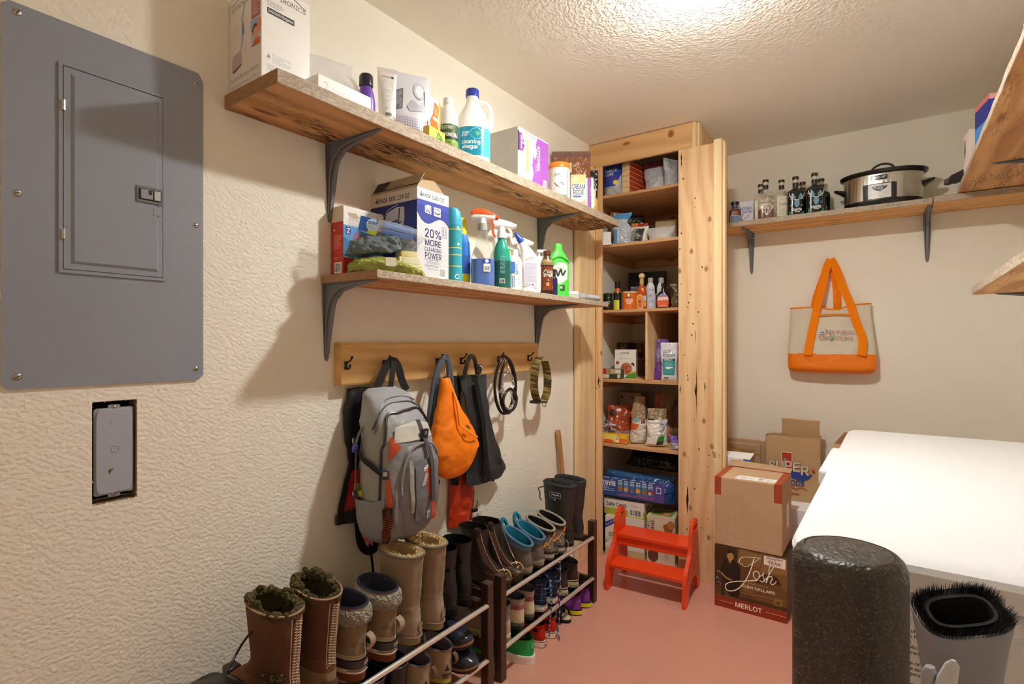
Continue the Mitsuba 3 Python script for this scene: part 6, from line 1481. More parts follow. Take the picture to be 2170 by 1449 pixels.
def hiker_extra(k,T,surf,uk,Ui,R):
 p=Print();p.poly([(-.038,.03),(-.02,.04),(.02,.04),(.038,.03),(.038,.024),(-.038,.024)],'#9c9484');p.stroke([(-.03,.05),(0,.055),(.03,.05)],.0014,'#4c443c');p.stroke([(.01,.055),(.012,.09)],.0014,'#4c443c',False);heelprint(k,T,surf,p,'overlay')
 g=G(T);q=R[-1];g.add(tube(q,.0065,10,True),'#4f6f8e');put(k+'__padded_collar',g,'v_fabric',60)
 P=spline([(q[16][0]+.004,.02,q[16][2]-.02),(q[18][0]+.014,.016,q[18][2]+.02),(q[18][0]+.018,0,q[18][2]+.034),(q[18][0]+.014,-.016,q[18][2]+.02),(q[16][0]+.004,-.02,q[16][2]-.02)],18);g=G(T);g.add(tube(P,.0085,8),'#1f7489');put(k+'__tongue',g,'v_fabric',60)
 p=Print();p.rect(-.009,0,.009,.022,'#c9b596');g=G(T);p.onto(g,plane((q[18][0]-.004,0,q[18][2]-.018),(0,-1,0),(.2,0,1)),base=0);put(k+'__size_label',g,'v_matte')
hkr=[(.03,.0,.28,.047,1,'#6b6156'),(.055,-.001,.275,.048,1,'#71675d'),(.085,.002,.215,.045,.7,'#6a6057'),(.105,.004,.165,.043,.3,'#5f7fa0'),(.128,.0,.14,.043,0,'#5f7fa0')]
for i,(y,r)in enumerate(((1.822,1),(1.912,-1))):
 shoe(('grey brown hiking boot with blue lining, nearer of the pair','grey brown hiking boot with blue lining, farther of the pair')[i],'boot',y,Z1,(.282,.047,[(.012,'#45413a'),(.031,'#8f8777')]),hkr,('#17708a',.06),heel=.298,rz=r,s=.9,extra=hiker_extra,name='hiking_boot',rim=.006,slope=.42,seed=80+i)
def orange_extra(k,T,surf,uk,Ui,R):
 q=R[-1];g=G(T);g.add(tube(q,.006,10,True),'#948d80');put(k+'__padded_collar',g,'v_fabric',60)
 p=Print();p.poly([(-.012,.108),(.012,.108),(.008,.132),(-.008,.132)],'#e08e2e');heelprint(k,T,surf,p,'heel_stripe',lift=.004)
 p=Print();p.stroke([(-.036,.06),(-.03,.085),(-.02,.06)],.003,'#e7a552',False,closed=True);p.stroke([(-.036,.06),(-.014,.105),(.0,.088),(.014,.105),(.03,.07)],.0026,'#e8b46a',False);heelprint(k,T,surf,p,'piping',lift=.0015)
 g=G(T);P=spline([(-.002,-.012,.062),(-.012,-.014,.052),(-.012,-.014,.03),(-.004,-.012,.02)],8);g.add(strap(P,.014,.003,(-1,0,0)),'#2b2622');g.add(tube(P+[-.003,.002,0],.0015,5),'#a9a59c');put(k+'__heel_tab',g,'v_satin')
org=[(.028,.0,.28,.046,1,'#33302d'),(.04,-.001,.278,.047,1,'#6f6b66'),(.075,.002,.225,.044,.7,'#6f6b66'),(.1,.006,.17,.042,.3,'#6a6661'),(.118,.004,.15,.042,.1,'#3a3735'),(.138,.0,.145,.042,0,'#8f8a80')]
for i,(y,r)in enumerate(((2.002,1),(2.092,-1))):
 shoe(('grey hiking boot with orange piping, nearer of the pair','grey hiking boot with orange piping beside the tall black boots')[i],'boot',y,Z1,(.28,.046,[(.012,'#4b463d'),(.029,'#a19a88')]),org,('#141416',.06),heel=.295,rz=r,s=.92,extra=orange_extra,name='hiking_boot',rim=.006,slope=.30,seed=90+i)
def tall_extra(k,T,surf,uk,Ui,R):
 fuzz(k,T,R[-1],'#4b4a4a',300,.008,seed=7,spread=.014)
 q=R[-1];g=G(T);g.add(tube(q,.003,6,True),'#2e2d2c');put(k+'__binding',g,'v_satin',60)
 p=Print();p.stroke([(-.04,.062),(0,.066),(.04,.062)],.002,'#4a4845');p.stroke([(-.038,.1),(0,.104),(.038,.1)],.0015,'#3c3b3a');heelprint(k,T,surf,p,'seam')
 w=Ui[-4]
 g=G(T);P=Polygon([(-.026,-.009),(.026,-.009),(.026,.009),(-.026,.009)]).buffer(.005);g.add(extr(P,.002,0,((1,0,0),(0,0,1),(0,1,0),(.07,.0505,.248))),'#8f9094');g.add(extr(P.buffer(-.003),.0026,0,((1,0,0),(0,0,1),(0,1,0),(.07,.0505,.248))),'#26262a');g.add(tube(spline([(.05,.0533,.246),(.06,.0533,.252),(.07,.0533,.245),(.08,.0533,.252),(.09,.0533,.247)],16),.0016,5),'#b9babd');g.add(ball((.072,.0495,.226),.004,1),'#9a9a9c');put(k+'__badge',g,'v_satin')
 g=G(T);P=spline([(.14,.045,.28),(.165,.05,.265),(.155,.052,.245),(.16,.048,.225),(.15,.046,.21)],16);g.add(tube(P,.0025,6),'#1b1a19');put(k+'__lace',g,'v_fabric')
tal=[(.03,.0,.27,.048,1,'#242322'),(.06,-.002,.265,.049,1,'#242322'),(.09,.002,.21,.046,.7,'#262523'),(.12,.006,.16,.045,.2,'#2a2927'),(.17,.0,.15,.046,0,'#2c2a28'),(.23,-.006,.155,.049,0,'#2c2a28'),(.292,-.014,.16,.051,0,'#2c2a28')]
for i,(y,r)in enumerate(((2.187,1),(2.284,-1))):
 shoe(('tall black snow boot with grey fleece top and a badge on the shaft','tall black snow boot nearest the pantry cabinet')[i],'boot',y,Z1,(.27,.048,[(.016,'#1c1b19'),(.031,'#3b3833')]),tal,('#3f3e3e',.035),heel=.288,rz=r,s=.95,extra=tall_extra if i==0 else lambda k,T,surf,uk,Ui,R:fuzz(k,T,R[-1],'#4b4a4a',300,.008,seed=8,spread=.014),name='snow_boot',bs='leather',linb='fleece',rim=.016,slope=.04,seed=100+i,dark='#2f2e2e')
low=lambda c,c2,w=.041,h=.1:[(.024,.0,.262,w,1,c),(.045,-.001,.258,w,1,c),(.07,.002,.19,w-.003,.6,c2),(h*.92,.004,.14,w-.004,.2,c2),(h,.0,.125,w-.004,0,c2)]
def foxing(cols,txt=None):
 def ex(k,T,surf,uk,Ui,R):
  p=Print()
  for z0,z1,c in cols:p.rect(-.036,z0,.036,z1,c,8)
  if txt:p.rect(-.011,.007,.011,.018,txt);p.rect(-.008,.0095,.008,.0155,'#e9e4de');p.rect(-.006,.011,.006,.014,txt)
  sf=lambda u,v,l=0.0:surf(u,np.maximum(v,.0245),l)*[1,1,0]+np.stack([0*u-.003,0*u,v],1)
  heelprint(k,T,sf,p,'foxing','v_satin')
 return ex
shoe('grey and beige slip-on sneaker partly behind the shared rack posts','sneaker',1.668,Z2,(.262,.042,[(.016,'#d8cba4'),(.024,'#dccfae')]),[(.024,.0,.262,.042,1,'#b3a088'),(.05,-.001,.258,.042,1,'#b3a088'),(.075,.002,.19,.04,.6,'#77736e'),(.1,.003,.14,.039,.2,'#77736e'),(.135,.0,.125,.04,0,'#86837d')],('#4d4a46',.06),heel=.300,rz=4,name='sneaker',rim=.008,slope=.1,seed=110,extra=foxing([(.010,.013,'#3c3327')]))
for i,(y,r)in enumerate(((1.766,1),(1.848,-1))):
 shoe(('cream and faded pink sneaker on the lower rail of the farther rack','cream and faded pink sneaker beside the plaid high-tops')[i],'sneaker',y,Z2,(.25,.037,[(.014,'#3e3d3a'),(.026,'#5b5a55')]),[(.026,.0,.25,.037,1,'#cdbf9c'),(.05,-.001,.246,.038,1,'#cfc2a2'),(.075,.001,.18,.036,.6,'#8f5560'),(.095,.002,.14,.035,.2,'#9a8f84'),(.12,-.002,.12,.035,0,'#8a5560')],('#3c3533',.05),heel=.298-.006*i,rz=r,name='sneaker',rim=.007,slope=.1,seed=112+i)
def plaid_extra(k,T,surf,uk,Ui,R):
 p=Print()
 for z in(.05,.075,.1,.118):p.stroke([(-.032,z),(0,z+.001),(.032,z)],.0016,'#6a7fa8',False)
 for u in(-.02,0,.02):p.stroke([(u,.036),(u,.125)],.0014,'#50659a',False)
 heelprint(k,T,surf,p,'plaid')
 foxing([(.012,.0245,'#e4ded4'),(.025,.027,'#2b2b33'),(.0275,.031,'#e4ded4')],'#a03036')(k,T,surf,uk,Ui,R)
 g=G(T);P=spline([(.05,-.03,.125),(.03,-.045,.13),(-.01,-.02,.118),(-.02,.01,.105),(-.012,.03,.11)],20);g.add(tube(P,.003,6),'#53678f');put(k+'__lace',g,'v_fabric')
for i,(y,r)in enumerate(((1.934,1),(2.022,-1))):
 shoe(('navy plaid high-top sneaker with loose laces, nearer of the pair','navy plaid high-top sneaker beside the brown trail shoes')[i],'sneaker',y,Z2,(.255,.039,[(.02,'#dcd6cc'),(.026,'#e5dfd5')]),[(.026,.0,.255,.039,1,'#222b48'),(.05,-.001,.25,.039,1,'#222b48'),(.08,.002,.18,.037,.6,'#222b48'),(.11,.003,.135,.037,.2,'#1f2743'),(.14,.0,.12,.038,0,'#1f2743')],('#16192a',.05),heel=.296,rz=r,extra=plaid_extra,name='high_top',rim=.005,seed=116+i)
def keen_extra(k,T,surf,uk,Ui,R):
 p=Print();p.disc(.008,.055,.010,'#8e7468',.012);p.disc(.008,.055,.007,'#a58b7d',.008);p.stroke([(-.034,.034),(0,.037),(.034,.034)],.003,'#c9bd9a');heelprint(k,T,surf,p,'overlay')
 fuzz(k,T,fring(.012,-.004,.262,.047,1),'#a39c7c',240,-.014,'rough_sole_edge',3,.001)
for i,(y,r)in enumerate(((2.118,2),(2.214,-2))):
 shoe(('brown trail shoe with a pale ragged sole, nearer of the pair','brown trail shoe with a pale ragged sole by the far rack post')[i],'shoe',y,Z2,(.262,.043,[(.014,'#8e8a6c'),(.026,'#b9b190')]),low('#43342b','#3a2d27',.043,.108),('#23201f',.05),heel=.296,rz=r,extra=keen_extra,name='trail_shoe',rim=.008,slope=.1,seed=120+i)
def green_extra(k,T,surf,uk,Ui,R):
 p=Print();p.stroke([(-.03,.05),(0,.053),(.03,.05)],.0014,'#1d7a3c',False);p.poly([(-.012,.06),(.012,.06),(.012,.085),(-.012,.085)],'#3fae62');heelprint(k,T,surf,p,'heel_panel')
for i,y in enumerate((1.652,1.762)):
 shoe(('bright green sneaker with a white sole behind the shared rack posts','bright green sneaker with a thick white sole on the floor')[i],'sneaker',y,0,(.27,.046,[(.028,'#e6e3e1'),(.034,'#f0eeec')]),[(.034,.004,.265,.045,1,'#2f9a50'),(.05,.005,.258,.044,1,'#34a356'),(.068,.008,.19,.041,.6,'#34a356'),(.094,.006,.13,.039,.1,'#2f9a50')],('#1c4a2a',.03),heel=(.280,.350)[i],rz=2,extra=green_extra,name='green_sneaker',rim=.006,seed=130+i)
for i,y in enumerate((1.885,1.972)):
 shoe(('red canvas sneaker with a white sole on the floor beside the green sneaker','red canvas sneaker with a white sole beside the dangling laces')[i],'sneaker',y,0,(.255,.039,[(.022,'#e2dcd4'),(.028,'#ebe6de')]),low('#b32a1c','#a82418',.039,.092),('#3a1512',.03),heel=.322,rz=-3+5*i,name='red_sneaker',rim=.004,seed=134+i,extra=foxing([(.006,.024,'#e4ded4'),(.0245,.027,'#2b2326'),(.0275,.031,'#e4ded4')],'#7c2a2a'))
for i,y in enumerate((2.205,2.293)):
 shoe(('purple and black running shoe with a yellow heel band, nearer of the pair','purple and black running shoe with a yellow heel band by the far rack post')[i],'sneaker',y,0,(.255,.040,[(.010,'#191a1c'),(.022,'#1f2024')]),low('#7a3c96','#5d2f78',.040,.094),('#1d1a22',.03),heel=.318,rz=2,name='running_shoe',rim=.006,seed=138+i,extra=foxing([(.006,.024,'#d2d31f')]))
k=thing('sandal','black sandal with a pale footbed on the floor between red and purple shoes','sandal')
T=X4((.315,2.115,0),rz=178);g=G(T);addl(g,loft([fring(0,0,.25,.04,1),fring(.016,0,.25,.042,1),fring(.022,.004,.246,.039,1)],['#1c1b1c','#cdb9a0']));put(k+'__footbed',g,'v_matte')
for x,h in((.03,.06),(.15,.055)):
 P=spline([(x,-.041,.014),(x+.01,-.03,h*.8),(x+.015,0,h),(x+.01,.03,h*.8),(x,.041,.014)],16);g=G(T);g.add(strap(P,.022,.003,np.stack([0*P[:,0]-.2,P[:,1]*8,P[:,2]*10+.2],1)),'#1b1b1e');put(k+'__strap',g,'v_fabric')
for n,pts in enumerate(([(.325,1.93,.262),(.335,1.915,.20),(.333,1.92,.14),(.330,1.912,.08),(.325,1.918,.03)],[(.325,2.01,.285),(.333,1.99,.325),(.339,1.985,.25),(.337,1.98,.15),(.333,1.985,.07),(.335,1.972,.03),(.35,1.96,.006)])):
 P=spline(pts,40);c=np.where((np.arange(39)%3==0)[:,None],lin('#aab4cc'),lin('#3a4868'));v,f=tube(P,.0028,6)
 cc=np.vstack([np.repeat(c,6,0).reshape(39,6,3)[i]for i in range(39)for _ in(0,1)]);cc=np.vstack([cc,np.tile(c[0],(len(f)-len(cc),1))])
 g=G();g.add((v,f),cc);put('high_top'+('' if n==0 else '_001')+'__hanging_lace',g,'v_fabric',60)
k=thing('black_bag','black rounded bag with a thin carrying cord at the near end of the shoe rack','bag')
g=G();v,f=loft([ring(.27,.585,z,a,b,2.6,36)for z,a,b in((0,.10,.08),(.01,.115,.095),(.2,.12,.10),(.42,.11,.09),(.475,.085,.065),(.503,.04,.03))]);g.add((lump(v,.006,14,3),f),'#141312');put(k+'__body',g,'v_satin',60)
g=G();g.add(tube(spline([(.25,.62,.49),(.215,.66,.50),(.20,.69,.52),(.2,.735,.55),(.19,.80,.56)],20),.003,6),'#161514');put(k+'__cord',g,'v_satin',60)
S1,S2,S3,S4,S5=2.1305,1.8365,1.4505,1.0405,.6605
def cups_f(p,w,h):
 p.poly([(0,.06),(.075,.06),(.105,.13),(.115,h),(0,h)],'#3046ad');p.text(.006,.150,.019,'PLASTIC','#eef0f6',w=.075,bold=True,skew=.15);p.text(.01,.125,.019,'CUPS','#eef0f6',w=.048,bold=True,skew=.15);p.rect(.02,.108,.07,.112,'#c9504a');p.disc(.075,.082,.016,'#e6cf3a');p.disc(.075,.082,.010,'#f0dd66');p.stroke([(.05,.15),(.09,.155)],.003,'#7d90d8',False)
k,T=pouch('cup_sleeve','blue labelled sleeve of clear plastic cups on the top pantry shelf','plastic cups',(.12,3.01,S1),14,.125,.205,.08,lambda x,z,fr:'#b4b7bd',cups_f,'crinkle',top=.98,sidepinch=.1,wrinkle=.003,seed=2)
def stripes(p,w,h):
 p.rect(0,0,w,h,'#a83a22');[p.stroke([(0,.02+i*.028),(w,.006+i*.028)],.0028,'#e8b08a',False)for i in range(8)]
carton('coffee_filter_box','rust red box with thin orange stripes on the top pantry shelf','box',(.225,3.055,S1),(.055,.16,.185),-14,'#93321e',{'r':stripes,'f':lambda p,w,h:(p.rect(0,0,w,h,'#d8b98a'),[p.rect(.004,.012+i*.034,w-.004,.036+i*.034,'#e6cf9f')for i in range(5)])})
pouch('storage_bag','clear zip storage bag of utensils leaning on the top pantry shelf','bag',(.39,3.09,S1),12,.22,.185,.12,lambda x,z,fr:'#6d2f42' if z>.82 else '#b9bcc4',None,'crinkle',wrinkle=.008,seed=7,top=.98)
pouch('storage_bag','long clear bag of plastic cutlery propped at the right of the top pantry shelf','bag',(.485,3.02,S1),60,.16,.16,.07,lambda x,z,fr:'#a6a9b0',None,'crinkle',wrinkle=.008,seed=9)
g=G(X4((.075,2.985,S2),rz=24));g.add(rbox((-.035,-.014,0),(.035,.014,.022),.006),'#ece8e0');put('white_clip_pack',g,'v_satin',40,'white card and clip pack at the left end of the second pantry shelf','clips');g=G(X4((.075,2.985,S2),rz=24));g.add(cbox((-.03,-.004,.0215),(.03,.004,.088),.001),'#e7e5df');put('white_clip_pack__card',g,'v_card')
pouch('snack_pouch','tall brown snack pouch leaning behind the blue topped pouch','pouch',(.088,3.12,S2),40,.09,.235,.05,lambda x,z,fr:'#9c5a26',None,'crinkle',seed=3)
pouch('snack_pouch','black pouch behind the blue topped pouch on the second pantry shelf','pouch',(.165,3.2,S2),20,.12,.215,.05,lambda x,z,fr:'#1d1c1e',lambda p,w,h:p.text(.03,.17,.012,'dark','#7fae5a'),'crinkle',seed=5)
pouch('snack_pouch','pale pouch with a sky blue folded top on the second pantry shelf','pouch',(.165,3.02,S2),16,.115,.195,.06,lambda x,z,fr:'#4f94cc' if z>.8 or(x<-.5 and z<.5)else '#b3bcc6',None,'crinkle',seed=11,neck=(.72,.45,.12),wrinkle=.006)
pouch('candy_bag','red orange and yellow candy bag behind the dark label pouch','bag',(.215,3.16,S2),24,.10,.155,.06,lambda x,z,fr:'#d98f32' if x<-.2 and z>.6 else '#b3382c',None,'crinkle',seed=13)
pouch('snack_pouch','white pouch with a dark square label on the second pantry shelf','pouch',(.268,3.035,S2),8,.105,.105,.05,lambda x,z,fr:'#d3d0c6',lambda p,w,h:(p.disc(.03,.055,.03,'#8d8a86',.04),p.poly([(.026,.02),(.074,.012),(.084,.09),(.036,.094)],'#2b2a30'),p.rect(.05,.084,.07,.09,'#5a8f3c'),p.lines(.036,.03,.066,.07,5,'#c9c9cc',3,.3)),'v_film',seed=15)
pouch('storage_bag','clear bag of small packets at the right of the second pantry shelf','bag',(.40,3.03,S2),6,.15,.085,.10,lambda x,z,fr:'#fff',None,'milky_film',seed=17,wrinkle=.008,part='film')
g=G();r_=np.random.default_rng(8)
for i in range(14):
 c=np.array([.355+.09*r_.random(),3.0+.06*r_.random(),S2+.006]);v,f=cbox((-.016,-.011,-.003),(.016,.011,.003),.001);g.add((app(X4((0,0,0),rz=r_.random()*180,rx=r_.normal()*14),v)+c+[0,0,.0015+.02*r_.random()],f),('#e0c23c','#d8d4c6','#efe8d2')[i%3])
put('storage_bag_002__packet',g,'v_satin',kind='stuff')
carton('tea_box','pale yellow box at the back of the second pantry shelf','box',(.32,3.36,S2),(.13,.10,.19),10,'#c9b27a',{'f':lambda p,w,h:p.rect(.01,.02,w-.01,h*.8,'#d9d0b8')})
k,T=vessel('sauce_jar','squat dark green jar of sauce beside the hot sauce bottle','jar',(.087,2.985,S3),20,[(0,.026,.026),(.003,.029,.029),(.068,.029,.029),(.075,.026,.026),(.078,.026,.026)],['#151711','#151711','#2b2d15'],'v_gloss',part='jar')
sub(k,'lid',T,[(cap_(.077,.102,.0285,taper=1.0),'#22251a')])
p=Print();p.rect(-.028,.008,.028,.06,'#11120f',10);p.text(-.022,.046,.007,'pomodoro','#d9d4bd',w=.04,bold=True);p.text(-.022,.036,.007,'da sugo','#d9d4bd',w=.034,bold=True);p.lines(-.022,.012,.02,.03,3,'#a9a48c',3,.4);wrap_print(k,T,.0293,-90,p,'v_satin',name='label')
k,T=vessel('hot_sauce_bottle','small hot sauce bottle with a black cap and yellow label','bottle',(.140,3.005,S3),20,[(0,.022,.022),(.003,.0245,.0245),(.085,.0245,.0245),(.105,.024,.024),(.122,.016,.016),(.132,.015,.015)],['#191a14','#191a14','#1d1712','#b6501c','#c4581e'],'v_gloss')
sub(k,'cap',T,[(cap_(.130,.172,.0165,taper=1.0),'#121315')])
p=Print();p.rect(-.022,.0,.014,.06,'#c9cf2e',8);p.poly([(-.01,.01),(-.002,.008),(.002,.03),(-.004,.05),(-.01,.035)],'#c2641e');p.rect(-.026,.062,.026,.082,'#1b1d16',8);wrap_print(k,T,.0248,-92,p,'v_satin',name='label')
k,T=vessel('seasoning_can','orange round canister with white lettering on the third pantry shelf','canister',(.212,3.025,S3),18,[(0,.044,.044),(.003,.046,.046),(.100,.046,.046),(.102,.047,.047),(.106,.047,.047),(.107,.044,.044)],['#d9691e','#d9691e','#d9cdb8','#d9cdb8'],'v_satin',36,part='canister')
p=Print();p.disc(-.004,.086,.0125,'#20201c',.014);p.disc(-.004,.086,.009,'#e3cf52',.0115);p.disc(-.004,.086,.005,'#e8e0b0',.008);p.text(-.026,.066,.007,'ORGANICS','#3a2a55',w=.044,bold=True);p.text(-.025,.054,.009,'MEXICAN','#f3e9e0',w=.043,bold=True);p.text(-.026,.043,.009,'STYLE RED','#f3e9e0',w=.045,bold=True);p.text(-.016,.032,.009,'BEANS','#f3e9e0',w=.026,bold=True);p.poly([(-.026,.014),(-.008,.026),(.016,.022),(.02,.013)],'#6a2418');p.lines(-.026,.004,.02,.009,1,'#f0e2d6');wrap_print(k,T,.0464,-90,p,'v_satin',name='label')
def cholula():
 k,T=vessel('pepper_sauce','amber hot sauce bottle with a round wooden stopper','bottle',(.277,3.045,S3),16,[(0,.026,.022,3.5),(.004,.029,.025,3.5),(.095,.029,.025,3.5),(.118,.026,.023,2.6),(.135,.016,.016),(.15,.012,.012),(.182,.0115,.0115)],['#b04a12','#b04a12','#b8480f','#c24e10','#a8521c','#c9a45a'],'v_gloss',28)
 sub(k,'stopper',T,[(ball((0,0,.199),.0185,3,(1,1,.95)),'#d8c39a')],'v_satin')
 p=Print();p.poly([(-.026,.012),(-.018,.004),(.008,.004),(.012,.02),(.012,.075),(-.004,.09),(-.02,.085),(-.027,.07)],'#e7d68a');p.poly([(-.024,.014),(-.017,.008),(.006,.008),(.009,.022),(.009,.073),(-.005,.086),(-.018,.081),(-.024,.068)],'#d97f2c');p.poly([(-.018,.012),(-.002,.012),(.002,.03),(-.006,.05),(-.016,.045),(-.02,.028)],'#c26a4c');p.disc(-.008,.048,.007,'#8a3a2a');p.rect(.014,.05,.027,.08,'#bfd3d2');p.lines(.015,.053,.026,.077,5,'#6a8a94',3,.3);p.rect(.014,.016,.027,.046,'#d98a1e')
 g=G(T);p.onto(g,plane((0,-.0253,0),(1,0,0),(0,0,1)));put(k+'__label',g,'v_satin')
cholula()
for i,(x,y,lab)in enumerate(((.296,3.135,'white aerosol oil can right behind the amber hot sauce'),(.352,3.165,'white aerosol oil can with a lime picture behind the syrup bottle'))):
 k,T=vessel('oil_spray',lab,'spray can',(x,y,S3),18,[(0,.024,.024),(.004,.026,.026),(.13,.026,.026),(.15,.023,.023),(.163,.015,.015),(.166,.015,.015)],'#e3e2ea','v_satin',group='pair of white oil cans')
 sub(k,'cap',T,[(cap_(.165,.196,.0155,taper=1.0),'#b7b4a6')],'v_satin')
 p=Print();p.text(-.014,.118,.011,'chosen' if i==0 else 'Chosen','#34343c',w=.034,skew=.2);[p.stroke([(0,.085),(.012*math.cos(a),.085+.016*math.sin(a))],.002,'#4a5a8a' if i==0 else '#4d8a2e',False)for a in np.linspace(0,6.28,8)[:-1]];p.disc(.004,.05,.011,'#4f8f38' if i else '#6d86b8');p.rect(-.012,.004,.016,.03,'#6fa54e' if i else '#cfd3e2',4);wrap_print(k,T,.0263,-86,p,'v_satin')
def syrup():
 k=thing('syrup_bottle','dark maple syrup bottle with an orange red label on the third pantry shelf','bottle');T=X4((.413,3.03,S3),rz=14)
 R=[ring(0,0,z,a,b,p,30)for z,a,b,p in((0,.038,.02,3),(.004,.041,.023,3),(.05,.042,.024,2.8),(.075,.038,.022,2.4),(.095,.024,.018,2),(.104,.012,.012,2),(.13,.0105,.0105,2))]
 g=G(T);g.add(loft(R),'#1e1013');put(k+'__bottle',g,'v_gloss',40);sub(k,'cap',T,[(cap_(.128,.148,.0125,taper=1.0),'#18181a')])
 g=G(T);g.add(tube(spline([(.011,0,.122),(.024,0,.122),(.03,0,.11),(.026,0,.095)],12),.004,8),'#1e1013');put(k+'__handle',g,'v_gloss',60)
 p=Print();p.poly([(-.030,.008),(.03,.008),(.034,.045),(.028,.07),(.012,.084),(-.012,.084),(-.028,.07),(-.034,.045)],'#c94f2e');p.poly([(-.028,.068),(-.012,.084),(.012,.084),(.028,.068)],'#8a7fb4');p.poly([(-.031,.05),(.031,.05),(.028,.066),(-.028,.066)],'#d9c3c0');p.text(-.026,.044,.017,'MAPLE','#e9c9bf',w=.052,bold=True);p.rect(-.026,.022,.026,.038,'#e0602e');p.lines(-.02,.012,.02,.02,2,'#f0cdb8')
 g=G(T);p.onto(g,plane((0,-.0242,0),(1,0,0),(0,0,1)));put(k+'__label',g,'v_satin')
syrup()
carton('chip_bag_box','black pack leaning at the back of the third pantry shelf','pack',(.165,3.42,S3),(.24,.05,.27),6,'#131214',{'f':lambda p,w,h:p.text(.05,.19,.014,'QUAY','#4a4a4e',w=.09,bold=True)},bsdf='v_satin')
pouch('snack_pouch','grey violet pouch behind the orange canister','pouch',(.215,3.19,S3),12,.13,.155,.05,lambda x,z,fr:'#6d5f6c',None,'crinkle',seed=21)
k,T=vessel('green_lid_tub','tub with a bright green lid behind the orange canister','tub',(.285,3.27,S3),0,[(0,.04,.04),(.1,.043,.043),(.101,.045,.045),(.112,.045,.045)],['#cfd3c6','#58b04a','#58b04a'],'v_satin',part='tub')
pouch('kraft_bag','rolled brown paper bag at the right end of the third pantry shelf','bag',(.505,3.03,S3),20,.09,.14,.06,lambda x,z,fr:'#5f4a38',None,'crinkle',seed=23,top=1.1,wrinkle=.012,neck=(.62,.45,.15))
k,T=vessel('dark_jar','dark lidded jar at the back right of the third pantry shelf','jar',(.49,3.22,S3),0,[(0,.036,.036),(.13,.036,.036),(.14,.03,.03)],'#3a1c14','v_gloss',part='jar');sub(k,'lid',T,[(cap_(.14,.165,.033,taper=1.0),'#20150f')])
carton('snack_bar_box','thin red and dark green box lying at the left of the fourth pantry shelf','box',(.105,2.985,S4),(.145,.06,.058),8,'#3c4a38',{'f':lambda p,w,h:(p.rect(0,h/2,w*.38,h,'#b0302c'),p.rect(w*.38,h/2,w,h,'#a4957c'),p.disc(w*.5,h*.75,.011,'#8c6a42'),p.disc(w*.62,h*.72,.011,'#b8a06a'),p.rect(w*.75,h*.6,w*.96,h*.9,'#d9d3c6'),p.rect(0,0,w,h/2,'#2d3a2d'),p.rect(w*.1,.003,w*.5,h*.45,'#cfc8ae'),p.rect(w*.84,.003,w*.97,h*.45,'#bdb59c'),p.text(.012,h*.62,.011,'IZ','#efe3d8',bold=True))})
def pasta_f(p,w,h):
 p.rect(0,0,w,h,'#efece4');p.text(w*.24,h-.028,.016,'jovial','#3c3f46',w=w*.45);p.lines(w*.28,h-.036,w*.7,h-.033,1,'#9a978e');p.text(w*.2,h-.058,.0085,'gluten free','#8d9a7a',w=w*.55);p.disc(w*.13,h*.53,.0105,'#a5443c')
 p.disc(w*.55,.055,.037,'#c9b29c',.04);p.disc(w*.55,.056,.031,'#b0562e',.034)
 r=np.random.default_rng(3)
 for _ in range(26):a,q=r.random()*6.28,r.random()**.5*.026;x,y=w*.55+q*math.cos(a),.056+q*math.sin(a);b=r.random()*3.1;p.stroke([(x-.006*math.cos(b),y-.006*math.sin(b)),(x+.006*math.cos(b),y+.006*math.sin(b))],.004,('#cf7a45','#8f3c20','#dc9a66')[r.integers(3)],False)
 p.poly([(w*.45,0),(w,0),(w,.035),(w*.8,.03),(w*.62,.018)],'#4f9c2c');p.poly([(w*.8,.03),(w*.9,.045),(w,.038),(w,.028)],'#c3bd2e');p.poly([(w*.76,.085),(w*.92,.07),(w*.94,.085),(w*.84,.095)],'#2f3440')
carton('pasta_box','white box of gluten free pasta with a bowl picture on the fourth pantry shelf','box',(.148,3.115,S4),(.128,.055,.172),13,'#eceae4',{'f':pasta_f,'r':lambda p,w,h:(p.rect(0,0,w,h,'#c9c9cc'),p.lines(.005,.01,w-.005,h-.012,20,'#77777c',3,.35))})
k,T=vessel('food_can','red and brown label can stacked on top in the fourth compartment','can',(.098,3.43,S4+.1115),0,[(0,.038,.038),(.003,.0365,.0365),(.006,.038,.038),(.1,.038,.038),(.104,.0365,.0365),(.11,.038,.038),(.111,.036,.036)],['#9a958c','#9a958c','#5c2416','#9a958c','#9a958c'],'v_satin',part='can')
p=Print();p.disc(0,.06,.022,'#7a3a1c',.026);p.poly([(-.03,.075),(.03,.075),(.02,.09),(-.02,.09)],'#8f2f20');p.disc(-.01,.056,.008,'#a86a3a');p.disc(.012,.05,.009,'#c09060');p.rect(-.035,.008,.035,.026,'#3a2a1c',10);wrap_print(k,T,.0384,-70,p,'v_satin',name='label')
k,T=vessel('food_can','tan label can at the bottom of the stack in the fourth compartment','can',(.098,3.43,S4),0,[(0,.038,.038),(.003,.0365,.0365),(.006,.038,.038),(.1,.038,.038),(.104,.0365,.0365),(.11,.038,.038),(.111,.036,.036)],['#9a958c','#9a958c','#7a6a4c','#9a958c','#9a958c'],'v_satin',part='can')
carton('patterned_box','black and tan patterned box behind the pasta box','box',(.045,3.33,S4),(.075,.08,.215),0,'#3c3326',{'f':lambda p,w,h:[p.stroke([(w/2,h*.8),(w/2+.034*math.cos(a),h*.8+.03*math.sin(a))],.006,'#a8966e',False)for a in np.linspace(0,6.28,8)[:-1]]})
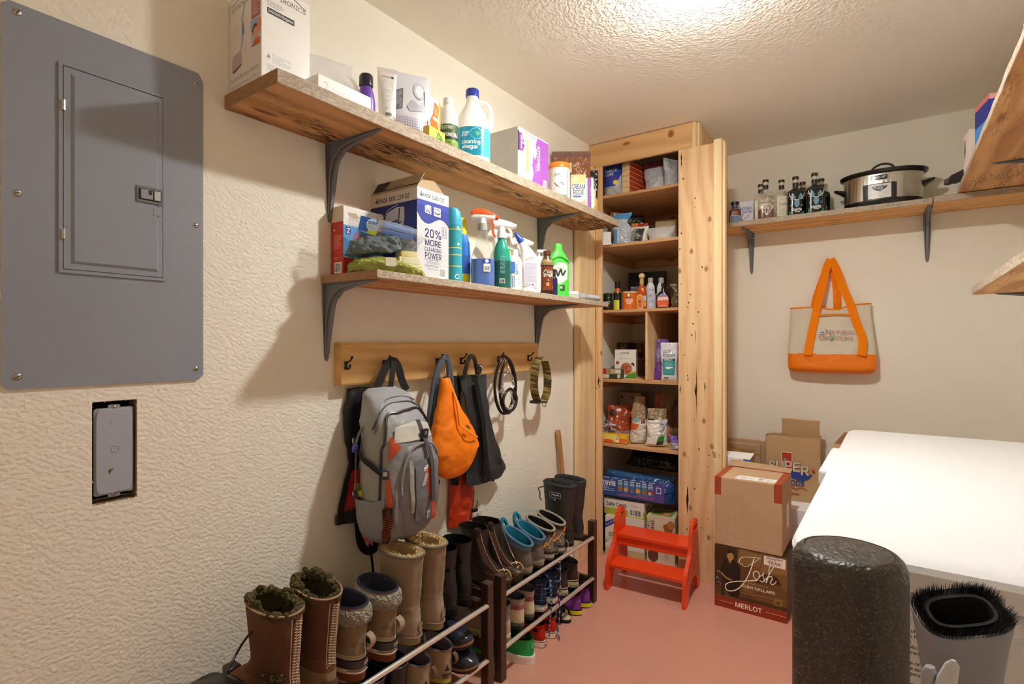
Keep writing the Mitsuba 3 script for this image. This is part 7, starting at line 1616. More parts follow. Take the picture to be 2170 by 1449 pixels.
carton('cookie_box','yellow and brown box beside the divider in the fourth compartment','box',(.292,3.28,S4),(.085,.06,.15),10,'#b08a2a',{'f':lambda p,w,h:(p.rect(0,h*.35,w,h,'#8a6f2e'),p.stroke([(.015,.12),(.04,.11),(.07,.125)],.004,'#4a3a18'),p.stroke([(.01,.075),(.025,.085),(.04,.065),(.06,.075)],.008,'#2f2412'),p.rect(0,0,w,h*.32,'#d9b62a'),p.rect(.012,.022,.06,.042,'#d7d2a6'),p.rect(0,.006,w,.012,'#c99a1e'))})
pouch('snack_pouch','purple foil pouch right of the divider on the fourth pantry shelf','pouch',(.402,3.055,S4),20,.11,.235,.06,lambda x,z,fr:'#6c3a96' if z<.45 or z>.78 else '#8a7ab4',lambda p,w,h:(p.poly([(.05,.11),(.085,.1),(.08,.17),(.062,.19)],'#b7a4cc'),p.lines(.03,.05,.085,.09,4,'#a98cc6',3,.3),p.rect(.03,.014,.09,.018,'#9d7cbd')),'crinkle',top=.55,seed=25,lean=-.02)
pouch('granola_pouch','white and teal granola pouch on the fourth pantry shelf','pouch',(.462,2.990,S4),16,.092,.215,.055,lambda x,z,fr:'#d5d6da',lambda p,w,h:(p.text(.016,.158,.021,'purely','#3f4347',w=.052),p.text(.014,.135,.021,'elizabeth','#3f4347',w=.062),p.rect(.012,.112,.078,.125,'#26434c'),p.text(.018,.115,.008,'GRANOLA','#e9eef0',w=.046,bold=True),p.poly([(.008,.112),(.08,.112),(.074,.034),(.014,.034)],'#3f9296'),p.lines(.024,.08,.064,.104,4,'#a9d6d4',3,.4),p.rect(.024,.066,.066,.078,'#e6eeee'),p.disc(.024,.018,.005,'#3a3438'),p.disc(.036,.018,.005,'#3a3438'),p.disc(.046,.206,.0025,'#222222')),'v_film',seed=27,top=1.06)
pouch('kraft_bag','folded tan bag at the right end of the fourth pantry shelf','bag',(.515,3.03,S4),12,.075,.165,.06,lambda x,z,fr:'#9a8264' if z<.7 else '#6f5a44',None,'kraft_paper',seed=29,wrinkle=.006)
carton('cracker_box','orange and navy box at the back right of the divider','box',(.40,3.36,S4),(.08,.06,.20),0,'#1e1c2e',{'f':lambda p,w,h:p.rect(0,h*.7,w,h,'#b3481c')})
carton('brown_carton','dark brown carton at the back right of the fourth pantry shelf','box',(.525,3.34,S4),(.15,.12,.245),0,'#4a3322')
pouch('candy_bag','big orange film bag of wrapped candy at the left of the fifth pantry shelf','bag',(.125,3.075,S5),26,.17,.21,.11,lambda x,z,fr:'#a8431a' if(z>.3 and x>-.6)or z>.55 else '#a58f8c',lambda p,w,h:(p.poly([(.02,.155),(.06,.145),(.066,.18),(.03,.19)],'#3a120c'),p.poly([(.07,.18),(.09,.175),(.092,.19),(.075,.194)],'#e0d8d0'),p.poly([(.025,.125),(.04,.12),(.042,.135),(.03,.138)],'#c9b6c9'),p.lines(.09,.09,.15,.17,8,'#7a2f18',5,.3)),'crinkle',top=.85,seed=31,wrinkle=.009)
g=G();r_=np.random.default_rng(4)
for i in range(42):
 c=np.array([.05+.075*r_.random(),2.99+.03*r_.random(),S5+.05+.05*r_.random()]);v,f=rbox((-.010,-.006,-.006),(.010,.006,.006),.004,2);g.add((app(X4((0,0,0),rz=r_.random()*180,rx=r_.random()*90),v)+c,f),('#b9a3a6','#8f93b0','#c9bdb6','#7d4a3c')[i%4])
put('candy_bag_001__wrapped_candy',g,'v_film',kind='stuff')
carton('candy_tray','yellow and orange printed candy packet lying before the orange film bag','packet',(.135,2.975,S5),(.165,.05,.052),8,'#d9a02e',{'f':lambda p,w,h:(p.poly([(0,h*.45),(w*.6,h*.3),(w*.6,h),(0,h)],'#e3cf5a'),p.poly([(0,0),(w*.5,0),(w*.4,h*.4),(0,h*.3)],'#d0501e'),p.poly([(w*.62,.004),(w,.01),(w,h*.7),(w*.7,h*.5)],'#d8722c'),p.rect(.004,.006,.022,h-.012,'#efe8d6'),p.text(.006,.02,.018,'75','#2a211c',w=.014,bold=True),p.text(.03,.028,.012,'FUN','#efe4c0',w=.04,skew=.3),p.rect(.094,.006,.116,h-.01,'#efe8d6'),p.text(.097,.02,.018,'25','#2a211c',w=.016,bold=True),p.poly([(.12,h*.6),(w,h*.5),(w,h),(.13,h)],'#e2b42a'))})
def coff(cols):
 return lambda x,z,fr:cols(x,z)
pouch('coffee_bag','white and tan coffee bag with an orange mark, left of the two front bags','coffee bag',(.262,3.055,S5),34,.125,.275,.08,lambda x,z,fr:'#d8d3cb' if z<.5 else('#9c8263' if x<.45 else '#5c4a34'),lambda p,w,h:(p.rect(.02,.128,.046,.150,'#7fa3b8'),p.poly([(.058,.12),(.066,.15),(.07,.12),(.078,.15),(.084,.12)],'#6a3018'),p.poly([(.008,.075),(.035,.085),(.05,.115),(.01,.118)],'#d0662a'),p.stroke([(.02,.05),(.04,.06),(.05,.04)],.003,'#c98a6a'),p.lines(.07,.03,.11,.06,4,'#8f8a86',3,.3)),'crinkle',seed=33,top=.72,wrinkle=.007,neck=(.93,.3,.1))
pouch('coffee_bag','white coffee bag with a green cup picture, right of the two front bags','coffee bag',(.380,3.020,S5),24,.13,.215,.085,lambda x,z,fr:'#e3dfd8' if z<.72 else '#8f7658',lambda p,w,h:(p.rect(.012,.150,.05,.157,'#22242c'),p.disc(.092,.128,.018,'#8fa0b4',n=26),p.disc(.092,.128,.015,'#dfe0e2',n=24),p.disc(.092,.128,.009,'#7d8ea6'),p.lines(.075,.085,.108,.098,2,'#7a7fb0',3,.4),p.poly([(.06,.03),(.1,.036),(.104,.062),(.07,.058)],'#2f7f34'),p.poly([(.058,.008),(.092,.014),(.1,.036),(.06,.03)],'#3a332b'),p.disc(.09,.066,.007,'#4ba33f'),p.poly([(.118,.05),(.13,.07),(.13,.13),(.12,.1)],'#b06a44')),'crinkle',seed=35,top=.8,wrinkle=.006)
pouch('coffee_bag','tan bag with black lettering behind the white front bags','coffee bag',(.37,3.19,S5),20,.18,.29,.09,lambda x,z,fr:'#8f7252' if x>-.3 or z<.7 else '#b0502a',lambda p,w,h:p.text(.13,.21,.03,'oc','#1d1814',w=.03,rot=-70,bold=True),'crinkle',seed=37,top=.7,wrinkle=.008)
pouch('coffee_bag','dark brown crumpled bag at the right of the fifth pantry shelf','bag',(.505,3.13,S5),12,.15,.255,.11,lambda x,z,fr:'#4a2c1c' if z>.4 else '#7d6444',None,'crinkle',seed=39,top=.8,wrinkle=.012)
pouch('black_bag','black plastic bag at the back of the fifth pantry shelf','bag',(.50,3.38,S5),0,.2,.285,.12,lambda x,z,fr:'#141315',None,'crinkle',seed=41,top=.6,wrinkle=.014)
pouch('snack_pouch','small purple and silver packet at the right front corner of the fifth pantry shelf','packet',(.512,2.985,S5),30,.09,.075,.05,lambda x,z,fr:'#6a4a9a' if z>.5 else '#a5a0ae',None,'crinkle',seed=43,wrinkle=.007)
carton('grocery_box','plain white carton at the back left of the fifth pantry shelf','box',(.09,3.36,S5),(.15,.12,.27),4,'#b3a294',{'f':lambda p,w,h:(p.text(w*.55,h-.04,.016,'BBQ','#2c211c',w=.045,bold=True),p.disc(.02,h-.03,.009,'#4a3a30'))})
carton('coconut_water_box','white coconut water carton standing on the pantry cabinet floor','box',(.197,3.03,0),(.23,.17,.232),9,'#d9cfae',{'f':lambda p,w,h:(p.rect(0,.035,w,h,'#e3e1da'),p.rect(0,0,w,.045,'#c9b988'),p.poly([(0,h-.075),(0,h-.04),(.075,h),(.125,h)],'#2f3d92'),p.text(.008,h-.062,.013,'9 x 1 Liter','#e9ecf6',w=.085,rot=36,bold=True),p.rect(.068,h-.05,.11,h-.036,'#2a2725'),p.text(.05,h-.085,.018,'organic','#8f8d88',w=.075),p.text(.022,h-.12,.024,'COCONUT','#3c3f2a',w=.14,bold=True),p.text(.048,h-.148,.022,'WATER','#6e7440',w=.09,bold=True),[p.stroke([(.0,.07),(.03,.09+.012*i),(.055,.115+.008*i)],.002,'#6f8f4a')for i in range(4)],p.bars(.024,.04,.06,.075,5))})
carton('tuna_carton','white and lime tuna carton on top of the coconut water carton','box',(.195,3.045,.2335),(.245,.165,.092),3,'#e3dfd3',{'f':lambda p,w,h:(p.rect(0,0,w,h,'#e6e3da'),p.rect(0,0,w,h*.42,'#b3b54c'),p.text(.014,h*.55,.022,'Safe Catch','#2a2521',w=.125,bold=True),p.bars(.15,.006,.235,.05,6),p.rect(.165,.062,.215,.07,'#cfcac0')),'r':lambda p,w,h:(p.rect(0,0,w,h*.42,'#b3b54c'),p.text(.02,h*.5,.022,'Safe','#2a2521',w=.075,bold=True)),'t':lambda p,w,h:p.lines(.05,.05,.19,.1,5,'#a9a59c',3,.25)})
def beans_f(p,w,h):
 p.rect(0,0,w,h,'#d9cbb2');p.text(.016,.165,.017,'ORGANIC','#4a4038',w=.085,rot=90);p.text(.042,.162,.019,'BEANS','#33291f',w=.085,rot=90,bold=True);p.poly([(.09,h-.045),(.125,h-.03),(.15,h-.045),(.14,h-.09),(.1,h-.085)],'#9c5a32');p.disc(.135,h-.04,.022,'#b8764a');p.disc(.125,.115,.05,'#c9bba4',.045);p.disc(.125,.113,.043,'#8a4a2c',.036);p.disc(.1,.12,.01,'#6f8f38');p.disc(.12,.11,.01,'#b0462c');p.disc(.14,.125,.009,'#d8c98a');p.disc(.035,.05,.03,'#6b4433',.04);p.text(.12,.03,.02,'UNID','#8d8674',w=.04,rot=90)
carton('bean_box','tan box of organic beans with an open top on the pantry cabinet floor','box',(.412,3.035,0),(.155,.15,.272),8,'#cdbf9f',{'f':beans_f,'t':lambda p,w,h:(p.rect(.02,.02,w-.02,h-.02,'#7d8a4a'),p.disc(.09,.06,.03,'#c98a5a'))})
carton('white_carton','plain white carton between the coconut water and bean boxes on the cabinet floor','box',(.395,3.23,0),(.24,.15,.215),5,'#e4e3e1')
def zev(x,z):
 return lambda a:a
k,T=pouch('soda_pack','blue film wrapped multipack of soda cans on top of the tuna carton','soda pack',(.258,3.055,.327),4,.43,.155,.19,lambda x,z,fr:'#25477f' if z<.85 else '#335f8f',None,'crinkle',top=.96,sidepinch=.15,seed=45,wrinkle=.006,nz=20)
p=Print();p.poly([(0,.0),(.38,.0),(.38,.11),(0,.11)],'#2b4d92');p.poly([(.25,0),(.38,.0),(.38,.11),(.33,.1)],'#5a4a96');p.text(.012,.060,.036,'zevia','#e6eaf2',w=.082,bold=True);p.disc(.022,.036,.0115,'#dfe6f0');p.disc(.022,.036,.008,'#2b4d92');p.stroke([(.034,.03),(.085,.03),(.085,.042),(.034,.042)],.0018,'#cfd8ea',False,closed=True);p.lines(.012,.05,.07,.056,1,'#b9c6e0')
for i,c in enumerate(('#b8743a','#d98a2e','#3f6fc0','#d99a3a','#5a8a4a','#a8322c')):
 x=.108+i*.036;p.rect(x,.03,x+.03,.09,'#4d7fb4');p.rect(x+.002,.09,x+.028,.098,'#b9c0c9');p.text(x+.002,.074,.012,'zevia','#dfe6ee',w=.026,bold=True);p.disc(x+.015,.05,.014,c);p.disc(x+.012,.044,.009,'#e0b46a' if i%2 else '#c9573a')
p.poly([(.1,.012),(.16,.03),(.2,.018),(.24,.034),(.3,.016),(.32,.03),(.32,.008),(.1,.006)],'#7a5a86');p.rect(.335,.05,.365,.085,'#c9d0dc');p.rect(.339,.054,.361,.08,'#3f5a9a');[p.rect(.02+.055*i,.104,.055+.055*i,.108,'#c9d4e6')for i in range(6)]
g=G(T);onto_dense(p,g,lambda u,v,l:np.stack([u-.205,-.098+.0*u-np.ravel(l)-.004,v+.022],1),.5);put(k+'__print',g,'v_film',40)
pouch('black_bag','black plastic sack on top of the soda pack at the back of the cabinet floor','bag',(.29,3.25,.48),0,.4,.14,.2,lambda x,z,fr:'#121113',None,'crinkle',seed=47,top=.7,wrinkle=.02)
pouch('silver_bag','crumpled dark silver bag right of the soda pack','bag',(.525,3.14,.30),10,.10,.15,.1,lambda x,z,fr:'#56524f',None,'crinkle',seed=49,wrinkle=.012)
carton('shadowed_carton','dark carton standing at the far right of the cabinet floor','box',(.545,3.16,0),(.10,.14,.298),0,'#6b5a48')
carton('black_carton','narrow black carton at the left edge of the cabinet floor','box',(.04,3.0,0),(.055,.10,.262),0,'#1c1a1a')
def josh_f(p,w,h):
 p.rect(0,0,w,h,'#6a4a2a');r=np.random.default_rng(6)
 p.poly([(0,h*.2),(w,h*.2),(w,h),(0,h)],'#5d3f22');p.poly([(.12,.1),(w,.08),(w,h),(.2,h)],'#7a5730');p.poly([(0,.1),(.12,.12),(.1,h),(0,h)],'#3e2815');p.poly([(.1,h*.75),(.2,h*.78),(.21,h*.98),(.11,h)],'#8a683a');p.poly([(.2,h*.7),(w,h*.74),(w,h*.95),(.22,h*.96)],'#8f6c3c')
 p.poly([(.16,.075),(w,.07),(w,.14),(.27,.17),(.19,.15)],'#6b4a26');p.poly([(.18,.15),(.21,.2),(.27,.2),(.29,.165)],'#4a3118');p.stroke([(.19,.155),(.215,.195),(.26,.195),(.285,.165)],.004,'#2e1c0c',False);p.disc(.275,.082,.018,'#9a7440',.015);p.disc(.275,.082,.012,'#6a4a26',.01);p.stroke([(.12,.09),(.3,.1)],.005,'#8d6838',False);p.rect(.1,.055,w,.07,'#4a2e16')
 p.poly([(.03,.19),(.045,.225),(.062,.236),(.085,.232),(.108,.222),(.118,.19),(.112,.15),(.112,.075),(.1,.06),(.07,.06),(.05,.1),(.034,.15)],'#1f130a');p.disc(.072,.25,.0155,'#b08a54',.021);p.poly([(.057,.258),(.06,.274),(.075,.277),(.087,.27),(.087,.258),(.078,.266)],'#1f130a');p.poly([(.062,.232),(.078,.232),(.07,.212)],'#b08a54');p.stroke([(.034,.16),(.05,.145),(.075,.138)],.008,'#a27c48');p.poly([(.03,.1),(.05,.145),(.045,.06),(.03,.05)],'#3a2614')
 for x,y,a in((.018,.16,8),(.012,.13,7),(.02,.11,6)):p.stroke([(x-.006,y),(x,y+a*.0012),(x+.008,y-.002)],.003,'#8aa0a8')
 p.rect(0,0,w,.050,'#8f3018');p.rect(.02,.028,.085,.0295,'#e8c9a8');p.rect(.225,.028,.31,.0295,'#e8c9a8');p.text(w/2-.005,.018,.021,'MERLOT','#f3e6d2',w=.115,anchor='c',bold=True)
 cr='#fbf5ec'
 p.stroke([(.122,.222),(.112,.232),(.118,.25),(.15,.262),(.19,.268),(.205,.267)],.0028,cr,n=110);p.stroke([(.122,.222),(.135,.215),(.16,.23),(.195,.262)],.0022,cr,n=90);p.stroke([(.175,.262),(.165,.22),(.145,.165),(.115,.115),(.08,.088),(.055,.088),(.05,.105),(.075,.128),(.125,.145),(.19,.165)],.004,cr,n=160)
 p.stroke([(.19,.165),(.178,.172),(.172,.19),(.182,.205),(.197,.198),(.196,.178),(.186,.166)],.0036,cr,n=110);p.stroke([(.196,.185),(.207,.19),(.216,.207),(.213,.19),(.219,.172),(.211,.163),(.2,.168)],.0032,cr,n=110);p.stroke([(.216,.17),(.232,.19),(.252,.232),(.256,.246),(.249,.245),(.238,.21),(.226,.163)],.0034,cr,n=110);p.stroke([(.226,.163),(.236,.19),(.248,.196),(.25,.182),(.244,.166),(.252,.162),(.264,.172),(.268,.178)],.0034,cr,n=110)
 p.text(.118,.118,.0125,'JOSH CELLARS','#f3e6d2',w=.145,bold=True);p.rect(.15,.142,.235,.1432,'#d9c6a4')
 p.poly([(.217,.245),(.305,.24),(.306,.285),(.217,.285)],'#efe6da');p.text(.226,.272,.009,'WINERY','#7a4a38',w=.07,bold=True);p.text(.236,.262,.007,'OF THE','#7a4a38',w=.03);p.text(.232,.252,.011,'YEAR','#5a2a1e',w=.055,bold=True);p.text(.24,.246,.004,'enthusiast','#7a4a38',w=.045)
def wcar(name,label,size,z,col,prints,rz=.6,off=(0,0),**k):
 c=app(X4((.796,2.662,0),rz=.6),np.array([[size[0]/2+off[0],size[1]/2+off[1],0]]))[0]
 return carton(name,label,'box',(c[0],c[1],z),size,rz,col,prints,**k)
wcar('wine_box','brown printed wine carton on the floor beside the freezer',(.312,.265,.292),0,'#3a2415',{'f':josh_f},ch=.002)
k,T=wcar('cardboard_box','worn brown cardboard box stacked on the printed wine carton',(.292,.285,.322),.2935,'#b58f66',{'f':lambda p,w,h:(p.rect(0,h-.085,.030,h,'#a5452a'),p.rect(.030,h-.02,w-.03,h,'#b0704a')if False else None,p.rect(w-.034,h-.085,w,h,'#a5452a'),p.rect(.0305,h-.085,.0318,h-.004,'#d99a78'),p.rect(w-.036,h-.085,w-.0348,h-.004,'#d99a78'),p.text(.017,h-.075,.012,'TORIA','#8a331c',w=.06,rot=90,bold=True),[p.stroke([(.06+.008*i,.04+.02*math.sin(i)),(.06+.008*i,.15+.05*math.sin(i*1.7))],.0009,'#a07d58',False)for i in range(0,22,2)],p.stroke([(.002,.042),(.04,.05),(.075,.036),(.13,.034),(.18,.028),(.27,.02)],.0022,'#cdb49a')),'t':lambda p,w,h:(p.rect(0,0,.03,h,'#a5452a'),p.rect(w-.03,0,w,h,'#a5452a'),p.rect(.03,h-.03,w-.03,h,'#a5452a'),p.poly([(.085,.012),(.255,.02),(.262,.085),(.095,.088)],'#efefef'),p.lines(.1,.03,.17,.075,5,'#4a4a4e',3,.25),p.bars(.185,.028,.21,.078,4,False),p.lines(.22,.03,.25,.07,4,'#5a5a5e',4,.25),p.text(.12,h-.024,.014,'VICTORIA','#e0b49a',w=.09)),'r':lambda p,w,h:(p.disc(w*.45,h-.12,.007,'#d9dde0'),p.rect(w*.45,.09,w*.7,.2,'#e3e1dd'))},mat='cardboard',ch=.004)
g=G(T);g.add(hull(np.array([(-.143,.125,.324),(.146,.115,.324),(.148,.165,.334),(-.14,.178,.346),(-.143,.125,.327),(.146,.115,.327),(.148,.165,.337),(-.14,.178,.349)])));put(k+'__flap',g,'cardboard',20)
carton('cardboard_box','plain cardboard box standing behind the worn box by the casing','box',(.775,3.06,0),(.21,.20,.585),2,'#a98660',mat='cardboard')
carton('mailing_box','white box with black symbols and a blue corner behind the worn cardboard box','box',(.795,3.06,.5855),(.18,.16,.068),4,'#eceef0',{'f':lambda p,w,h:(p.rect(w-.036,.012,w,h-.006,'#2f6fd0'),p.rect(.105,.012,.112,h-.012,'#222326'),[p.stroke([(x,y),(x+.01,y),(x+.01,y+.012),(x,y+.012)],.002,'#33343a',False,closed=True)for x in(.122,)for y in(.008,.026,.044)],p.lines(.02,.03,.06,.05,3,'#7d8086',3,.3)),'r':lambda p,w,h:(p.rect(0,0,w,h,'#8f7a5c'),p.text(.05,.012,.02,'B','#2a2522',bold=True))})
k=thing('cardboard_box','flattened cardboard box with brown tape leaning on the back wall by the casing','box');T=X4((.775,3.44,0),rz=-2)
g=G(T);g.add(cbox((-.105,-.012,0),(.105,.012,.68),.003));g.add(cbox((-.1,-.03,0),(.085,-.013,.655),.003));put(k+'__box',g,'cardboard',20)
g=G(T);p=Print();p.poly([(.02,.62),(.19,.585),(.19,.6),(.02,.64)],'#b08c4a');p.lines(.08,.6,.16,.63,3,'#8a6c3c',3,.3);p.onto(g,plane((-.105,-.0305,0),(1,0,0),(0,0,1)));put(k+'__tape',g,'v_satin')
carton('white_box','plain white carton on the floor between the worn cardboard box and the freezer','box',(1.125,3.20,0),(.23,.30,.41),0,'#e7e7e8',{'f':lambda p,w,h:(p.stroke([(0,h-.11),(w,h-.115)],.0016,'#c4c4c8',False),p.lines(.06,h-.09,.14,h-.07,2,'#cfcfd3',3,.3))})
def paper_bag():
 k=thing('paper_bag','brown paper grocery bag with red and blue store lettering','paper bag')
 T=X4((1.048,3.275,.4105),rz=3)
 W,D,Hh=.268,.13,.338
 R=[]
 for z in np.linspace(0,Hh,16):
  s=1+.01*math.sin(z*20);R.append(ring(0,0,z,W/2*s,D/2*(1-.25*z/Hh),14,44))
 for r in R[-3:]:r[:,2]+=.004*np.sin(r[:,0]*60)
 v,f=loft(R,caps=(True,False));v=lump(v,.005,12,4,(1,1,.2));g=G(T);g.add((v,f));put(k+'__bag',g,'kraft_paper',40)
 p=Print();blue,red='#33468f','#b23a2a'
 p.poly([(.02,.135),(.235,.108),(.248,.13),(.205,.082),(.18,.07),(.12,.085),(.1,.075),(.06,.1)],blue)
 p.poly([(.082,.155),(.082,.215),(.132,.215),(.132,.112),(.104,.118),(.104,.190),(.09,.19),(.09,.155)],red);p.stroke([(.082,.155),(.082,.215),(.132,.215),(.132,.125)],.003,'#e6d3c0',False)
 for i,(c,w)in enumerate(zip('SUPER',(.034,.038,.036,.034,.038))):
  x=.018+(0,.036,.078,.118,.156)[i];y=.118+(-.004,.0,.004,.0,-.014)[i]
  p.text(x-.0015,y-.0015,.05,c,blue,w=w+.003,bold=True);p.text(x,y,.047,c,'#d7c2a6',w=w,bold=True)
 p.disc(.232,.13,.008,red);p.text(.1,.078,.03,'1',blue,bold=True);p.text(.085,.045,.026,'FOODS',blue,w=.105,bold=True);p.stroke([(.11,.028),(.13,.034),(.15,.026),(.17,.034),(.2,.027)],.004,red);p.lines(.1,-.002,.215,.008,1,red,3,.5)
 g=G(T);p.onto(g,lambda u,v,l:np.stack([u-W/2+.002,-D/2*(1-.25*(v+.04)/Hh)-.0055-np.ravel(l),v+.04],1));put(k+'__print',g,'v_matte')
 k=thing('paper_bag','folded plain paper bag tucked behind the lettered grocery bag','paper bag');g=G(X4((1.065,3.42,.4105),rz=2));R=[ring(0,0,z,.095+.003*math.sin(z*30),.04-.02*z/.41,10,40)for z in np.linspace(0,.41,12)];v,f=loft(R);g.add((lump(v,.007,14,9,(1,1,.6)),f));put(k+'__bag',g,'kraft_paper',40)
paper_bag()
k=thing('brown_carton','tall open brown carton half hidden by the freezer corner','box');T=X4((1.278,3.345,0),rz=0)
g=G(T);g.add(cbox((-.05,-.1,0),(.16,.1,.70),.002));put(k+'__box',g,'cardboard',20)
g=G(T);g.add(hull(np.array([(-.05,.098,.7),(.16,.098,.7),(.15,.06,.775),(.0,.06,.77),(-.05,.1,.702),(.16,.1,.702),(.15,.063,.777),(.0,.063,.772)])));put(k+'__flap',g,'cardboard',20)
BT=BS[1]+.0004
k,T=vessel('whiskey_bottle','small square brown spirit bottle with a blue label at the left of the back shelf','bottle',(.725,3.375,BT),16,[(0,.030,.030,6),(.003,.033,.033,6),(.075,.033,.033,6),(.086,.028,.028,4),(.092,.017,.017),(.102,.016,.016)],['#8f8a86','#6a2a18','#6a2a18','#a9a39a','#3a3f5a','#3a3f5a'],'v_gloss',32)
sub(k,'cap',T,[(loft([ring(0,0,.100,.0165,.0165),ring(0,0,.118,.0165,.0165)]),'#4a5080'),(cap_(.118,.134,.024,taper=1.0),'#1f1a1c')],'v_satin')
p=Print();p.rect(-.027,.006,.027,.046,'#dfe3ea');p.rect(-.025,.008,.025,.044,'#2c3d74');p.text(-.014,.018,.015,'291','#7d93c6',w=.028);p.text(-.01,.062,.006,'rye','#d9b49a',w=.02);g=G(T);p.onto(g,plane((0,-.0332,0),(1,0,0),(0,0,1)));put(k+'__label',g,'v_satin')
carton('recipe_card','white card pack with blue lettering behind the small brown bottle','pack',(.770,3.455,BT),(.085,.03,.145),8,'#e6e4f0',{'f':lambda p,w,h:(p.text(.004,h-.05,.016,'SMOKING','#2f3a8f',w=.07,bold=True),p.text(.022,h-.072,.016,'WATER','#2f3a8f',w=.055,bold=True),[p.disc(.04+.018*math.sin(i*2.1),.012+i*.011,.007,'#a9a5b4')for i in range(6)])})
def mezcal(x,y,liq,lab,col,rz=16,diamond=False,back=False):
 k=thing('spirit_bottle',lab,'bottle',)
 T=X4((x,y,BT),rz=rz)
 prof=[(0,.038,.030,3.6),(.004,.042,.034,3.6),(.05,.042,.034,3.6),(.135,.042,.034,3.6),(.150,.038,.031,3),(.162,.022,.020,2.2),(.170,.0145,.0145),(.215,.0135,.0135)]
 g=G(T);g.add(loft([ring(0,0,*q,**{})if False else ring(0,0,q[0],q[1],q[2],q[3]if len(q)>3 else 2,32)for q in prof]));put(k+'__bottle',g,'clear_glass',45)
 if liq:
  g=G(T);g.add(loft([ring(0,0,z,a,b,3.6,32)for z,a,b in((.004,.036,.028),(.008,.039,.031),(liq,.039,.031))]),col);put(k+'__liquid',g,'v_gloss',40)
 sub(k,'stopper',T,[(loft([ring(0,0,.176,.0148,.0148),ring(0,0,.194,.0144,.0144)]),'#2a2724'),(loft([ring(0,0,.196,.0142,.0142),ring(0,0,.212,.0142,.0142)]),'#cfc3a8'),(cap_(.212,.228,.0160,taper=1.0),'#2b2420')],'v_satin')
 p=Print()
 if diamond:
  w='#f3f0ea'
  for a,b in(((-.03,.064),(-.012,.082)),((-.012,.082),(.02,.082)),((.02,.082),(.034,.064)),((-.03,.064),(.002,.018)),((.034,.064),(.002,.018)),((-.008,.06),(.002,.018)),((.012,.06),(.002,.018))):p.stroke([a,b],.0028,w,False)
  for a in np.linspace(.3,2.0,6):p.stroke([(.01+.022*math.cos(a),.09+.012*math.sin(a)),(.01+.034*math.cos(a),.09+.026*math.sin(a))],.002,w,False)
  p.text(-.036,.088,.011,'Suerte','#4a4238',w=.036);[p.disc(-.03+.012*i,.128+.003*(i%2),.004,'#a88a3a')for i in range(6)]
 elif not back:
  p.rect(-.034,.012,.034,.128,'#e9e2cf');p.text(-.026,.076,.014,'Suerte','#3d3a40',w=.046);p.stroke([(-.02,.105),(0,.112),(.02,.105)],.0016,'#b0a98f');p.lines(-.022,.03,.02,.06,4,'#b7ae97',3,.25)
 if p.items:
  g=G(T);p.onto(g,plane((0,-.0345,0),(1,0,0),(0,0,1)));put(k+'__label',g,'v_satin')
mezcal(.858,3.425,.03,'clear spirit bottle with a cream label, leftmost of the three clear ones','#b06a22')
mezcal(.898,3.345,.055,'clear spirit bottle with a white diamond over amber liquid','#6a2810',diamond=True)
mezcal(.972,3.400,.02,'clear spirit bottle beside the black stag bottles','#a58a3c',26)
def stag(x,y,lab,rz,group,dec=True):
 k=thing('stag_bottle',lab,'bottle',group);T=X4((x,y,BT),rz=rz)
 prof=[(0,.036,.030,3),(.004,.043,.036,3),(.125,.044,.037,3),(.140,.040,.034,2.8),(.150,.026,.024,2.2),(.158,.0155,.0155),(.166,.0145,.0145),(.19,.014,.014)]
 R=[ring(0,0,q[0],q[1],q[2],q[3]if len(q)>3 else 2,32)for q in prof]
 g=G(T);addl(g,loft(R,['#101414','#101414','#12171a','#1a2022','#20282a','#3f4a48','#4c5a58']));put(k+'__bottle',g,'v_gloss',45)
 sub(k,'stopper',T,[(loft([ring(0,0,.168,.0152,.0152),ring(0,0,.188,.0150,.0150)]),'#26302f'),(loft([ring(0,0,.188,.0146,.0146),ring(0,0,.206,.0146,.0146)]),'#c3bba6'),(cap_(.206,.224,.0164,taper=1.0),'#2f2620')],'v_satin')
 if dec:
  p=Print();t,w='#5f97a8','#e6e8e4'
  p.poly([(-.011,.086),(.011,.086),(.014,.066),(.006,.045),(-.006,.045),(-.014,.066)],'#6f9db4');p.poly([(-.010,.09),(-.006,.1),(-.018,.124),(-.026,.118),(-.022,.102)],t);p.poly([(.010,.09),(.006,.1),(.018,.124),(.026,.118),(.022,.102)],t)
  for s in(-1,1):
   p.stroke([(s*.002,.086),(s*.018,.092),(s*.03,.104),(s*.037,.124)],.0032,w);p.stroke([(s*.018,.092),(s*.033,.093)],.0026,w,False);p.stroke([(s*.028,.102),(s*.040,.108)],.0026,w,False);p.stroke([(s*.024,.098),(s*.024,.114)],.0024,w,False);p.disc(s*.006,.072,.002,'#1a2a33')
   p.lines(s*.026-.008,.052,s*.026+.008,.066,2,'#8f9a96',3,.4);p.poly([(s*.038,.004),(s*.018,.01),(s*.038,.03)],'#2f7a5a')
  p.text(-.024,.026,.018,'suerte',w,w=.048,bold=True);p.rect(-.012,.02,.014,.023,w);p.stroke([(-.036,.132),(0,.136),(.036,.132)],.001,'#8f9a96')
  g=G(T);onto_dense(p,g,lambda u,v,l:np.stack([u,-(.0372+np.ravel(l))*np.clip(1-(np.abs(u)/.046)**3,.05,1)**(1/3),v],1),.014);put(k+'__label',g,'v_satin',60)
stag(1.048,3.365,'black stag bottle, left one of the front pair',18,None)
stag(1.142,3.355,'black stag bottle, right one of the front pair',18,None)
stag(1.066,3.50,'black stag bottle hidden behind the left front one',18,None,False)
stag(1.160,3.49,'black stag bottle hidden behind the right front one',18,None,False)
